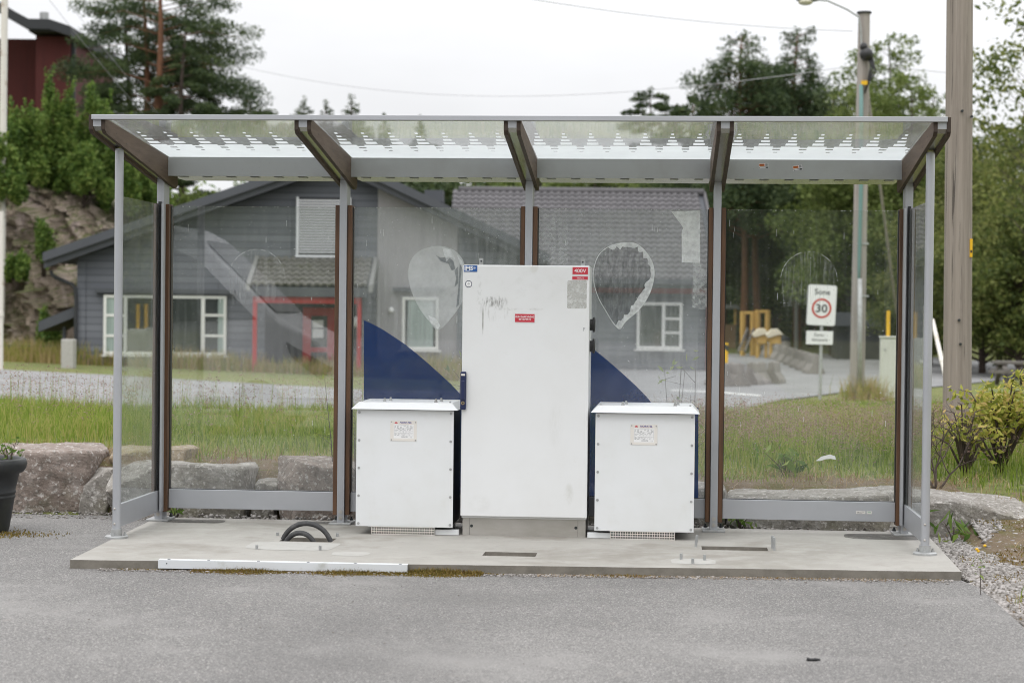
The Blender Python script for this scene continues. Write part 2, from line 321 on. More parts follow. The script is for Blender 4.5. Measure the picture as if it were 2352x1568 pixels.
M['grass'] = leaf_mat('grass_blades', [(0.112, 0.174, 0.025), (0.190, 0.274, 0.040), (0.280, 0.347, 0.067), (0.403, 0.370, 0.134)], .45, .5)
M['grass_far'] = leaf_mat('verge_blades', [(.19, .23, .04), (.30, .31, .07), (.40, .32, .13), (.46, .34, .19)], .45, .3)
M['seed'] = leaf_mat('seed_heads', [(.20, .13, .10), (.30, .19, .16), (.40, .26, .225), (.42, .32, .27)], .35, .6)
M['tan'] = leaf_mat('dry_stalks', [(.22, .15, .07), (.33, .24, .12), (.44, .36, .22)], .3, .6)

def asphalt(name, c0, c1, spk, scale=1.0, con=1.0):
    m, nt = new_mat(name); out = N(nt, 'ShaderNodeOutputMaterial'); b = N(nt, 'ShaderNodeBsdfPrincipled'); nt.links.new(b.outputs[0], out.inputs[0])
    tc = N(nt, 'ShaderNodeTexCoord'); vec = tc.outputs['Object']
    f, _ = noise_ramp(nt, .55, 0, 1, vec, 6, .6, .3, .7, .4); c = mixc(nt, f, c0, c1)
    vo = N(nt, 'ShaderNodeTexVoronoi'); vo.inputs['Scale'].default_value = 165 * scale; nt.links.new(vec, vo.inputs['Vector'])
    sp = N(nt, 'ShaderNodeSeparateColor'); nt.links.new(vo.outputs['Color'], sp.inputs[0])
    mr = N(nt, 'ShaderNodeMapRange'); mr.inputs[3].default_value = 1 - .40 * con; mr.inputs[4].default_value = 1 + .40 * con; nt.links.new(sp.outputs[0], mr.inputs[0])
    mu = N(nt, 'ShaderNodeMix', data_type='RGBA', blend_type='MULTIPLY'); mu.inputs[0].default_value = 1
    cc = N(nt, 'ShaderNodeCombineColor'); [nt.links.new(mr.outputs[0], cc.inputs[i]) for i in range(3)]
    nt.links.new(c, mu.inputs[6]); nt.links.new(cc.outputs[0], mu.inputs[7]); c = mu.outputs[2]
    g = N(nt, 'ShaderNodeMapRange'); g.inputs[1].default_value = .90; g.inputs[2].default_value = .93; g.inputs[3].default_value = 0; g.inputs[4].default_value = .8 * con
    nt.links.new(sp.outputs[1], g.inputs[0]); c = mixc(nt, g.outputs[0], c, spk)
    f2, _ = noise_ramp(nt, 75 * scale, 0, .8 * con, vec, 4, .7, .55, .68); c = mixc(nt, f2, c, tuple(k * .55 for k in c0))
    f3, _ = noise_ramp(nt, 1.1, 0, .75, vec, 7, .7, .52, .70); c = mixc(nt, f3, c, tuple(k * 1.3 for k in c1))
    f4, _ = noise_ramp(nt, .42, 0, .35, vec, 5, .6, .50, .64, .6); c = mixc(nt, f4, c, tuple(k * .72 for k in c0))
    f6, _ = noise_ramp(nt, 48 * scale, 0, .25 * con, vec, 3, .8, .56, .66); c = mixc(nt, f6, c, tuple(k * 1.5 for k in c1))
    f5, _ = noise_ramp(nt, 7, 0, .35, vec, 6, .7, .58, .7); c = mixc(nt, f5, c, (c1[0] * 1.25, c1[1] * 1.18, c1[2] * 1.12))
    nt.links.new(c, b.inputs['Base Color']); b.inputs['Roughness'].default_value = .85; b.inputs['Specular IOR Level'].default_value = .3
    n = N(nt, 'ShaderNodeTexNoise'); n.inputs['Scale'].default_value = 120 * scale; n.inputs['Detail'].default_value = 6; nt.links.new(vec, n.inputs['Vector'])
    bp = N(nt, 'ShaderNodeBump'); bp.inputs['Strength'].default_value = .8 * con; bp.inputs['Distance'].default_value = .006
    nt.links.new(n.outputs['Fac'], bp.inputs['Height']); nt.links.new(bp.outputs[0], b.inputs['Normal']); return m
M['asphalt'] = asphalt('worn_asphalt', (.152, .147, .142), (.205, .198, .190), (.40, .38, .36), 1.0, 1.05)
M['road'] = asphalt('pale_road_asphalt', (.21, .21, .212), (.255, .253, .25), (.33, .33, .32), .35, .35)
def siding_mat():
    m, nt = new_mat('grey_board_siding'); out = N(nt, 'ShaderNodeOutputMaterial'); b = N(nt, 'ShaderNodeBsdfPrincipled'); nt.links.new(b.outputs[0], out.inputs[0])
    tc = N(nt, 'ShaderNodeTexCoord'); sp = N(nt, 'ShaderNodeSeparateXYZ'); nt.links.new(tc.outputs['Object'], sp.inputs[0])
    mu = N(nt, 'ShaderNodeMath', operation='DIVIDE'); mu.inputs[1].default_value = .19; nt.links.new(sp.outputs[2], mu.inputs[0])
    fr = N(nt, 'ShaderNodeMath', operation='FRACT'); nt.links.new(mu.outputs[0], fr.inputs[0])
    fl = N(nt, 'ShaderNodeMath', operation='FLOOR'); nt.links.new(mu.outputs[0], fl.inputs[0])
    wn = N(nt, 'ShaderNodeTexWhiteNoise', noise_dimensions='1D'); nt.links.new(fl.outputs[0], wn.inputs['W'])
    gp = N(nt, 'ShaderNodeMapRange'); gp.inputs[1].default_value = .10; gp.inputs[2].default_value = .16; gp.inputs[3].default_value = .6; gp.inputs[4].default_value = 0; nt.links.new(fr.outputs[0], gp.inputs[0])
    c = mixc(nt, wn.outputs['Value'], (.084, .090, .103), (.130, .138, .152))
    f, _ = noise_ramp(nt, .8, 0, .5, tc.outputs['Object'], 5); c = mixc(nt, f, c, (.12, .13, .145))
    c = mixc(nt, gp.outputs[0], c, (.03, .034, .042))
    bp = N(nt, 'ShaderNodeBump'); bp.inputs['Strength'].default_value = 1; bp.inputs['Distance'].default_value = .09; bp.invert = True
    nt.links.new(fr.outputs[0], bp.inputs['Height']); nt.links.new(bp.outputs[0], b.inputs['Normal'])
    nt.links.new(c, b.inputs['Base Color']); b.inputs['Roughness'].default_value = .75; return m
M['siding'] = siding_mat()
def rock_mat(name, a, b_, c_, lich=.6, s=1.0):
    return mat(name, a, .9, 0, [(3 * s, b_, .42, .6, .9), (9 * s, c_, .5, .64, .8), (30 * s, (.56, .53, .50), .56, .62, lich), (20 * s, (.12, .105, .09), .55, .66, .7), (1.3 * s, (.20, .19, .11), .58, .7, .5)], bump=(16 * s, 1.0, .03 / s))
M['rock_a'] = rock_mat('granite_pinkish', (.27, .22, .19), (.19, .15, .125), (.33, .285, .255), .75)
M['rock_b'] = rock_mat('granite_grey', (.29, .27, .245), (.21, .19, .16), (.38, .36, .33), .75)
M['rock_c'] = rock_mat('granite_tan', (.32, .25, .17), (.25, .19, .12), (.40, .35, .28), .4)
M['cliff'] = mat('cliff_rock', (.46, .375, .30), .95, 0, [(.35, (.33, .265, .20), .4, .6, .9), (.8, (.54, .44, .395), .5, .64, .85), (.5, (.10, .105, .035), .53, .64, .85), (4, (.09, .075, .06), .56, .7, .7)], stretch=(1.6, 1.6, .55), bump=(1.5, 1, .5))
def moss_ledges(m):                                              # moss and grass hold on the flatter ledges
    nt = m.node_tree; b = nt.nodes[m['bsdf']]; c = b.inputs['Base Color'].links[0].from_socket; ge = N(nt, 'ShaderNodeNewGeometry'); sp = N(nt, 'ShaderNodeSeparateXYZ'); nt.links.new(ge.outputs['True Normal'], sp.inputs[0])
    tc = N(nt, 'ShaderNodeTexCoord'); f, _ = noise_ramp(nt, .9, -.35, .35, tc.outputs['Object'], 5); a = N(nt, 'ShaderNodeMath', operation='ADD'); nt.links.new(sp.outputs[2], a.inputs[0]); nt.links.new(f, a.inputs[1])
    r = N(nt, 'ShaderNodeMapRange'); r.inputs[1].default_value = .50; r.inputs[2].default_value = .78; r.inputs[3].default_value = 0; r.inputs[4].default_value = .9; nt.links.new(a.outputs[0], r.inputs[0])
    f2, _ = noise_ramp(nt, 3, 0, 1, tc.outputs['Object'], 4); g_ = mixc(nt, f2, (.085, .10, .03), (.15, .17, .05)); c = mixc(nt, r.outputs[0], c, g_); nt.links.new(c, b.inputs['Base Color'])
moss_ledges(M['cliff'])
def ground_mat():
    m = mat('meadow_soil', (.15, .175, .045), .95, 0, [(.25, (.21, .22, .06), .4, .65, .8), (1.2, (.19, .155, .075), .5, .7, .7), (9, (.05, .065, .018), .45, .65, .7)], bump=(20, .8, .04)); return m
M['ground'] = ground_mat()
M['mossy_soil'] = mat('mossy_gravel_soil', (.13, .09, .05), .95, 0, [(3, (.20, .15, .10), .4, .6, .8), (7, (.11, .10, .02), .48, .62, .85), (50, (.4, .37, .34), .6, .68, .7)], bump=(30, .9, .03))
M['hill'] = mat('wooded_slope', (.03, .045, .018), 1, 0, [(.2, (.05, .07, .026), .4, .6, .8), (1.1, (.018, .026, .012), .45, .65, .8)])

# ------------------------------------------------------------------ terrain
def sst(a, b, x):
    t = np.clip((np.asarray(x, float) - a) / (b - a), 0, 1); return t * t * (3 - 2 * t)
def H(x, y):
    x = np.asarray(x, float); y = np.asarray(y, float)
    ys = [1.1, 3, 5, 8, 17, 30, 60, 75, 110, 200]
    L = np.interp(y, ys, [.33, .34, .32, .20, -.14, -.37, -.45, -.4, .6, 6]); Rr = np.interp(y, ys, [.20, .27, .30, .27, -.20, -.45, -.46, -.4, .6, 6])
    w = sst(-4, 3, x); z = L * (1 - w) + Rr * w
    z = z + .02 * np.clip(-3 - x, 0, 14) * sst(12, 30, y)
    z = z + 5.6 * sst(-13, -19, x + .12 * (y - 50)) * sst(46, 58, y)
    low = np.where(x > 2.6, np.interp(x, [2.6, 2.8, 3.6, 5, 30], [-.09, -.075, -.03, .06, .3]), -.3)
    k = sst(.55, 1.15, y)
    kr = np.where(x > 3.0, sst(-.6, 1.6, y), k)
    return low * (1 - kr) + z * kr
def Hs(x, y): return float(H(x, y))
def sheet(name, xs, ys, zfun, m, kind='structure', mask=None):
    X, Y = np.meshgrid(xs, ys); Z = zfun(X, Y); nx, ny = len(xs), len(ys); mb = MB()
    mb.v = [tuple(p) for p in np.stack([X, Y, Z], -1).reshape(-1, 3)]
    for j in range(ny - 1):
        for i in range(nx - 1):
            if mask is None or mask((xs[i] + xs[i + 1]) / 2, (ys[j] + ys[j + 1]) / 2):
                mb.f.append((j * nx + i, j * nx + i + 1, (j + 1) * nx + i + 1, (j + 1) * nx + i)); mb.m.append(0)
    o = mb.build(name, m, smooth='all', fix=False); return tag(o, kind=kind)
def axis(*segs):
    out = []
    for a, b, s in segs: out += list(np.arange(a, b, s))
    return np.array(out + [segs[-1][1]])
sheet('ground', axis((-400, -60, 40), (-60, -20, 4), (-20, 12, .5), (12, 60, 4), (60, 400, 40)),
      axis((-300, -20, 40), (-20, -6, 2), (-6, 2, .15), (2, 20, .6), (20, 120, 2.5), (120, 400, 40)), H, M['ground'])
def fe(x): return 1.25 if x < -3.1 else (1.02 if x < 2.5 else (1.05 - .2 * (x - 2.5) if x < 3.4 else .87 - .35 * min(x - 3.4, 1.5)))
sheet('bank_edge', np.arange(-4.8, 5.0, .1), np.arange(.3, 2.1, .08), lambda x, y: H(x, y) + .004, M['mossy_soil'], mask=lambda a, b: fe(a) - .3 < b < fe(a) + .55 + .14 * math.sin(a * 3.3) + .1 * math.sin(a * 7.1))
sheet('gravel_verge', np.arange(2.68, 6.6, .12), np.arange(-4.2, .9, .12), lambda x, y: H(x, y) + .004, M['mossy_soil'], mask=lambda a, b: b < .75 - .3 * max(0, a - 3.3) + .15 * math.sin(a * 5) and (b > -3.3 or a > 2.9))
def strip(name, A, B, m, off=.03, n=40, k=6):
    # road between two polylines of ground points (x, y)
    def samp(P, t):
        P = np.array(P, float); d = np.r_[0, np.cumsum(np.linalg.norm(np.diff(P, axis=0), axis=1))]; d /= d[-1]
        return np.stack([np.interp(t, d, P[:, i]) for i in (0, 1)], -1)
    t = np.linspace(0, 1, n); a = samp(A, t); b = samp(B, t); mb = MB()
    for i in range(n):
        for j in range(k):
            p = a[i] + (b[i] - a[i]) * j / (k - 1); mb.v.append((p[0], p[1], Hs(*p) + off))
    for i in range(n - 1):
        for j in range(k - 1): mb.f.append((i * k + j, i * k + j + 1, (i + 1) * k + j + 1, (i + 1) * k + j)); mb.m.append(0)
    return tag(mb.build(name, m, smooth='all'), kind='structure')
def ground_at(x, y):
    z = -.2
    for _ in range(40):
        p = onZ(x, y, z); z = .5 * z + .5 * Hs(p[0], p[1])
    return onZ(x, y, z)
# asphalt forecourt in front of the shelter: one flat sheet 5 cm below the slab top
AZ = -.05
mb = MB(); mb.add([(-60, -80, AZ), (14, -80, AZ), (9, -14, AZ), (2.66, -3.5, AZ), (2.66, -2.1, AZ), (2.57, -1.6, AZ), (2.57, .45, AZ), (-2.4, .62, AZ), (-60, .92, AZ)], [tuple(range(9))])
tag(mb.build('asphalt_forecourt', M['asphalt'], fix=False), kind='structure')
# road beyond the bank, the lot to its right
g = lambda x, y: tuple(ground_at(x, y)[:2])
strip('road', [(-34, 18.2), (-18, 17.6), g(0, 917), g(400, 957), (-3.2, 14.6), (0.6, 14.2), g(1690, 985)],
      [(-42, 37.5), (-24, 35.5), g(0, 851), g(300, 866), g(760, 893), g(860, 899), g(1640, 893)], M['road'], .03, 70, 8)
M['line'] = mat('worn_white_road_paint', (.62, .62, .60), .7, 0, [(3, (.4, .4, .39), .5, .75, .7)])
strip('road_marking', [g(1540, 901), g(1650, 906), g(1748, 914)], [g(1540, 898.5), g(1650, 903), g(1748, 911)], M['line'], .040, 24, 3)
strip('parking_lot', [g(1660, 985), g(1725, 938), g(1800, 919), g(1960, 899), g(2080, 892), g(2150, 890), g(2420, 862)],
      [(-3.5, 36), (-3, 62), (2, 72), (8, 75), (13, 70), (15.5, 56), (24, 50)], M['road'], .026, 60, 14)

# ------------------------------------------------------------------ concrete slab with three open cable pits
pits = [(-1.47, -1.14, -1.06, -.86), (-.15, .165, -1.55, -1.37), (1.155, 1.56, -1.05, -.87)]
def fy(x): return -2.12 + (x + 2.45) * (.30 / 5.03)                # front edge of the slab
mb = MB(); xs = sorted([-2.47, 2.6] + [p[i] for p in pits for i in (0, 1)] + [-2.0, -.7, .6, 2.1])
ys = sorted([-1.8] + [p[i] for p in pits for i in (2, 3)] + [-.3, .14])
def edge_j(u): return .014 * noise.noise((u * 2, 3, 1)) + .010 * max(0, noise.noise((u * 9, 1, 1)) - .15) + .005 * noise.noise((u * 30, 1, 4))
def inpit(a, b): return any(p[0] < a < p[1] and p[2] < b < p[3] for p in pits)
def sx(x, y):                                                     # left and right sides splay outwards to the back
    return x + (-.09 if x < -2.4 else (.06 if x > 2.5 else 0)) * (y + 2) / 2.1
for i in range(len(xs) - 1):
    for j in range(len(ys) - 1):
        a, b, c, d = xs[i], xs[i + 1], ys[j], ys[j + 1]
        if not inpit((a + b) / 2, (c + d) / 2): mb.add([(sx(a, c), c, 0), (sx(b, c), c, 0), (sx(b, d), d, 0), (sx(a, d), d, 0)], [(0, 1, 2, 3)])
for i in range(len(xs) - 1):
    a, b, c = xs[i], xs[i + 1], ys[0]
    n = max(4, int((b - a) / .03))
    for k in range(n):
        u, w = a + (b - a) * k / n, a + (b - a) * (k + 1) / n
        j0, j1 = edge_j(u), edge_j(w)
        mb.add([(sx(u, c), c, 0), (sx(u, fy(u)), fy(u) + j0, 0), (sx(w, fy(w)), fy(w) + j1, 0), (sx(w, c), c, 0)], [(0, 1, 2, 3)])
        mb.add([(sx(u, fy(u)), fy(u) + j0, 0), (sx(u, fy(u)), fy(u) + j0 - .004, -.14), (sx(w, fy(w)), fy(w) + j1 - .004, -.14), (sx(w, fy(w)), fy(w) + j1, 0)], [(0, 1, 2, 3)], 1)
for xx in (-2.47, 2.6):
    a, b = (sx(xx, fy(xx)), fy(xx) + edge_j(xx)), (sx(xx, .14), .14)
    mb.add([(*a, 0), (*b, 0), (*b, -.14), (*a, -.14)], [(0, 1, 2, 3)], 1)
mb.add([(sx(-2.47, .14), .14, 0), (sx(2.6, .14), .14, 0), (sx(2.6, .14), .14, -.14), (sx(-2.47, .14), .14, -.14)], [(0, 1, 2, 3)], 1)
for a, b, c, d in pits:
    D = -.2
    mb.add([(a, c, 0), (b, c, 0), (b, d, 0), (a, d, 0), (a, c, D), (b, c, D), (b, d, D), (a, d, D)],
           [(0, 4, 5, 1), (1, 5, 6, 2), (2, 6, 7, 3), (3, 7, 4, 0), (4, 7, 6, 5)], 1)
tag(mb.build('pavement_slab', [M['concrete'], M['concrete_edge']], fix=False), kind='structure')
def flat_patch(name, cx, cy, rx, ry, m, z=.0012, n=28, jag=.12, seed=0):
    mb = MB(); pts = []
    for k in range(n):
        t = 2 * math.pi * k / n; q = 1 + jag * noise.noise((math.cos(t) * 1.7 + seed, math.sin(t) * 1.7, seed))
        c, s_ = math.cos(t), math.sin(t); e = .5
        pts.append((cx + rx * q * abs(c) ** e * (1 if c > 0 else -1), cy + ry * q * abs(s_) ** e * (1 if s_ > 0 else -1), z))
    mb.add(pts, [tuple(range(n))]); return tag(mb.build(name, m, fix=False), kind='structure')
flat_patch('pavement_patch', -1.34, -1.29, .28, .2, M['concrete_light'], seed=3)
flat_patch('pavement_patch', -.93, -1.6, .11, .09, M['concrete_light'], seed=5)
flat_patch('pavement_patch', 1.09, -1.62, .13, .12, M['concrete_light'], seed=8)
M['damp'] = film_mat('damp_stain', (.10, .095, .085), .62, .3, 6, 0, .5, (1, 1, 1), (.35, .6))
flat_patch('pavement_stain', 2.36, -.17, .27, .16, M['damp'], seed=2)
flat_patch('pavement_stain', -2.25, -.06, .22, .1, M['damp'], seed=4)
flat_patch('pavement_stain', -.2, .0, 1.3, .11, M['damp'], seed=6, z=.001)

# anchor bolts left in the slab
def stud(x, y, h, lean, label, group, r=.008):
    mb = MB(); mb.cyl((x, y, -.02), (x + lean, y, h), r, n=8)
    nth = max(3, int(h / .006))
    for k in range(nth):
        z = h * .25 + h * .75 * k / nth; mb.cyl((x + lean * z / h, y, z), (x + lean * z / h, y, z + .002), r * 1.22, n=8)
    return tag(mb.build('anchor_bolt', M['galv'], fix=False), label, 'bolt', group)
gA = 'bolts round the cable pit'; gB = 'row of three bolts near the slab edge'; gC = 'long bolts beside the right pit'
stud(-1.535, -.786, .022, 0, 'short bolt at the back left corner of the cable pit', gA)
stud(-1.152, -.769, .024, 0, 'short bolt behind the right end of the black cables', gA)
stud(-1.52, -1.477, .026, 0, 'short bolt on the front left corner of the pale repair patch', gA)
stud(-1.137, -1.467, .03, 0, 'short bolt on the front right corner of the pale repair patch', gA)
stud(1.023, -1.54, .036, 0, 'left bolt of the three in a triangle near the slab edge', gB)
stud(1.16, -1.558, .034, 0, 'right bolt of the three in a triangle near the slab edge', gB)
stud(1.089, -1.72, .032, 0, 'front bolt of the three in a triangle near the slab edge', gB)
stud(1.117, -.921, .075, .010, 'long leaning bolt at the left end of the narrow right pit', gC)
stud(1.592, -.926, .08, -.002, 'long upright bolt at the right end of the narrow pit, rear of the pair', gC)
stud(1.597, -1.009, .08, -.003, 'long upright bolt at the right end of the narrow pit, front of the pair', gC)

# black cables looping out of the left pit
def arc(x0, x1, zt, y0, y1, zb=-.12, n=22):
    P = []
    for k in range(n + 1):
        t = math.pi * k / n; P.append(((x0 + x1) / 2 - (x1 - x0) / 2 * math.cos(t), y0 + (y1 - y0) * k / n, zb + (zt - zb) * math.sin(t) ** .8))
    return P
mb = MB(); mb.tube(arc(-1.485, -1.14, .103, -.94, -.99), .016, 12)
tag(mb.build('cable', M['rubber'], smooth='all'), 'thick dusty black cable arching highest out of the left pit', 'cable', 'cables in the pit')
mb = MB(); mb.tube(arc(-1.46, -1.235, .047, -.98, -1.02), .016, 12)
tag(mb.build('cable', M['rubber'], smooth='all'), 'lower black cable looping under the taller one in the pit', 'cable', 'cables in the pit')

# painted metal angle lying on the slab edge
mb = MB(); A = Vector((-1.95, -2.118, .004)); B = Vector((-.53, -2.035, -.006))
d = (B - A).normalized(); nrm = Vector((-d.y, d.x, 0)) * -1
if nrm.y > 0: nrm = -nrm
up = Vector((0, 0, 1))
def bar(P, Q, o0, o1, z0, z1, mi=0):
    vs = []
    for e in (P, Q):
        for o, z in ((o0, z0), (o1, z0), (o1, z1), (o0, z1)): vs.append(e + nrm * o + up * z)
    mb.add(vs, [(3, 2, 1, 0), (4, 5, 6, 7), (0, 1, 5, 4), (1, 2, 6, 5), (2, 3, 7, 6), (3, 0, 4, 7)], mi)
bar(A, B, .012, .016, -.040, .008); bar(A, B, -.04, .012, .005, .008)
for t in (.04, .2, .4, .6, .79, .97):
    p = A.lerp(B, t); mb.cyl(p + nrm * -.012 + up * .007, p + nrm * -.012 + up * .0095, .009, n=10, mi=1)
mb.cyl(A.lerp(B, .035) + nrm * .0155 - up * .012, A.lerp(B, .035) + nrm * .0168 - up * .012, .004, n=8, mi=1)
M['angle'] = mat('painted_angle_bar', (.66, .68, .70), .45, 0, [(7, (.36, .36, .31), .58, .75, .7), (2, (.58, .6, .6), .4, .7, .6)])
tag(mb.build('metal_angle', [M['angle'], M['ink']]), 'white painted metal angle strip lying along the slab front edge', 'metal strip')

# ------------------------------------------------------------------ bus shelter
BX = [-2.5, -1.25, 0.0, 1.25, 2.5]
sh = thing('bus_shelter', (0, 0, 0), 'glass and grey metal bus shelter with brown wooden arms around white cabinets', 'bus shelter')
FY = -1.0677
for i, x in enumerate((-2.5, 2.5)):                                # round front posts
    mb = MB(); mb.cyl((x, FY, .005), (x, FY, 2.435), .0265, n=24)
    p = mb.build('front_post', M['alu'], sh, smooth=True)
    mb = MB(); mb.lathe([(.001, 0), (.072, 0), (.072, .012), (.066, .016), (.034, .016), (.034, .058), (.001, .058)], (x, FY, 0), 24)
    fl = mb.build('base_flange', M['galv'], p, smooth=True)
    for a in (20, 140, 260):
        mb = MB(); c = (x + .052 * math.cos(R(a)), FY + .052 * math.sin(R(a)))
        mb.cyl((*c, .014), (*c, .026), .011, n=6); mb.cyl((*c, .026), (*c, .038), .006, n=8); mb.build('bolt', M['galv'], p)
    for z in (.09, .185):
        mb = MB(); mb.sphere((x - .006, FY - .026, z), .008, 4); mb.build('rivet', M['steel'], p, smooth='all')
for x in BX:                                                       # flat back posts
    mb = MB(); mb.box(x - .025, x + .025, -.08, .06, .012, 2.34)
    p = mb.build('back_post', M['alu'], sh, bevel=.003)
    mb = MB(); mb.box(x - .075, x + .075, -.115, .095, 0, .014); mb.build('base_plate', M['galv'], p, bevel=.003)
    for z in (.045, .085):
        mb = MB(); mb.cyl((x, -.081, z), (x, -.086, z), .013, n=14); mb.cyl((x, -.086, z), (x, -.0875, z), .006, n=6); mb.build('bolt', M['steel'], p)
    for sx_ in (-1, 1):
        mb = MB(); c = (x + sx_ * .052, .062); mb.cyl((*c, .014), (*c, .026), .013, n=6); mb.cyl((*c, .026), (*c, .04), .007, n=8); mb.build('bolt', M['dark_metal'], p)
    # wooden strips each side of the post
    for s in (-1, 1):
        if abs(x) == 2.5 and s * x > 0: continue
        mb = MB(); a, b = sorted((x + s * .027, x + s * .056)); mb.box(a, b, -.065, .05, .062, 2.145)
        mb.build('wooden_strip', M['wood_strip'], sh, bevel=.002)
        mb = MB(); a, b = sorted((x + s * .057, x + s * .062)); mb.box(a, b, -.02, .02, .08, 2.135); mb.build('rubber_seal', M['black'], sh)
    # sloping arm: two boards round a metal core
    prof = [(-1.55, 2.597), (-1.55, 2.512), (-1.517, 2.488), (.14, 2.262), (.19, 2.287), (.17, 2.438), (-.08, 2.462), (-1.5, 2.576)]
    arm = None
    for s in (-1, 1):
        a, b = sorted((x + s * .026, x + s * .050)); mb = MB(); mb.prism(prof, 'x', a, b); mb.m = [0, 0] + [1] * (len(mb.m) - 2)  # board ends and long edges take the darker wood
        bd = mb.build('arm_board', [M['wood_arm'], M['wood_dark']], sh, bevel=.0015)
        for yy, dz in ((-1.3, .05), (-1.08, .035), (-.78, .06), (-.55, .04), (-.25, .05)):
            mb = MB(); xx = b if s > 0 else a; zc = 2.488 - (yy + 1.517) * .1364 + dz
            mb.cyl((xx - .001 * s, yy, zc), (xx + .0012 * s, yy, zc), .0045, n=8); mb.build('screw', M['dark_metal'], bd)
    core = [(-1.545, 2.585), (-1.545, 2.528), (-1.51, 2.505), (.05, 2.292), (.05, 2.43), (-1.5, 2.57)]
    mb = MB(); mb.prism(core, 'x', x - .0255, x + .0255); mb.m = [0, 0, 0, 1, 1, 0, 0, 0]; mb.build('arm_core', [M['alu'], M['alu_under']], sh)
# front beam, cap and gutter
mb = MB(); mb.box(-2.527, 2.527, -1.575, -1.515, 2.568, 2.597)
mb.build('front_beam', M['alu'], sh, bevel=.002)
for i in range(4):
    a, b = BX[i] + .0515, BX[i + 1] - .0515
    mb = MB(); mb.box(a, b, -.085, -.078, 2.335, 2.462); mb.box(a, b, -.078, .40, 2.335, 2.341, 1); mb.box(a, b, .394, .40, 2.341, 2.44)
    mb.box(a, b, -.078, -.06, 2.455, 2.462)
    gt = mb.build('gutter', [M['alu_dull'], M['alu_under']], sh)
    n = 7
    for k in range(n):
        mb = MB(); c = a + (b - a) * (k + .55) / n; mb.box(c - .028, c + .028, -.045, .03, 2.3325, 2.3345); mb.box(c - .026, c + .026, -.043, .028, 2.3315, 2.3326, 1)
        mb.build('drain_slot', [M['dark_trim'], M['alu_dull']], gt)
# glass roof with a printed white dot pattern
M['roof_glass'] = glass_mat('roof_glass', (.965, .972, .97), .13, .06, .035, .12)
M['frit'] = film_mat('white_printed_glass', (.66, .685, .69), .95, .04, 2, .72, .3)
p0, p1 = (-1.514, 2.584), (.10, 2.4525)
def gz(y): return p0[1] + (y - p0[0]) * (p1[1] - p0[1]) / (p1[0] - p0[0])
for i in range(4):
    a, b = BX[i] + .03, BX[i + 1] - .03
    mb = MB(); mb.prism([(p0[0], gz(p0[0])), (p1[0], gz(p1[0])), (p1[0], gz(p1[0]) + .010), (p0[0], gz(p0[0]) + .010)], 'x', a, b)
    def fq(x0, x1, y0, y1):
        x0 = max(x0, a + .024); x1 = min(x1, b - .024)
        if x1 - x0 > .003: mb.add([(x0, y0, gz(y0) - .0012), (x1, y0, gz(y0) - .0012), (x1, y1, gz(y1) - .0012), (x0, y1, gz(y1) - .0012)], [(0, 1, 2, 3)], 1)
    P = .168; off = a + .075
    for k in range(-1, 9):
        c = off + k * P
        for hw, y0, y1 in ((.009, -1.028, -.985), (.0155, -.913, -.867), (.027, -.80, -.742), (.036, -.69, -.612)): fq(c - hw, c + hw, y0, y1)
        q = c + P / 2                                            # the solid band with slots between the dots
        fq(c - P / 2 + .024, c + P / 2 - .024, -.572, -.528)
        fq(q - .024, q + .024, -.528, -.482); fq(q - .024, q + .024, -.437, -.365); fq(q - .024, q - .0125, -.365, -.34); fq(q + .0125, q + .024, -.365, -.34)
        fq(c - P / 2 + .024, c + P / 2 - .024, -.528, -.34)
    fq(a, b, -.34, -.062)
    mb.build('roof_glass', [M['roof_glass'], M['frit']], sh, fix=False)
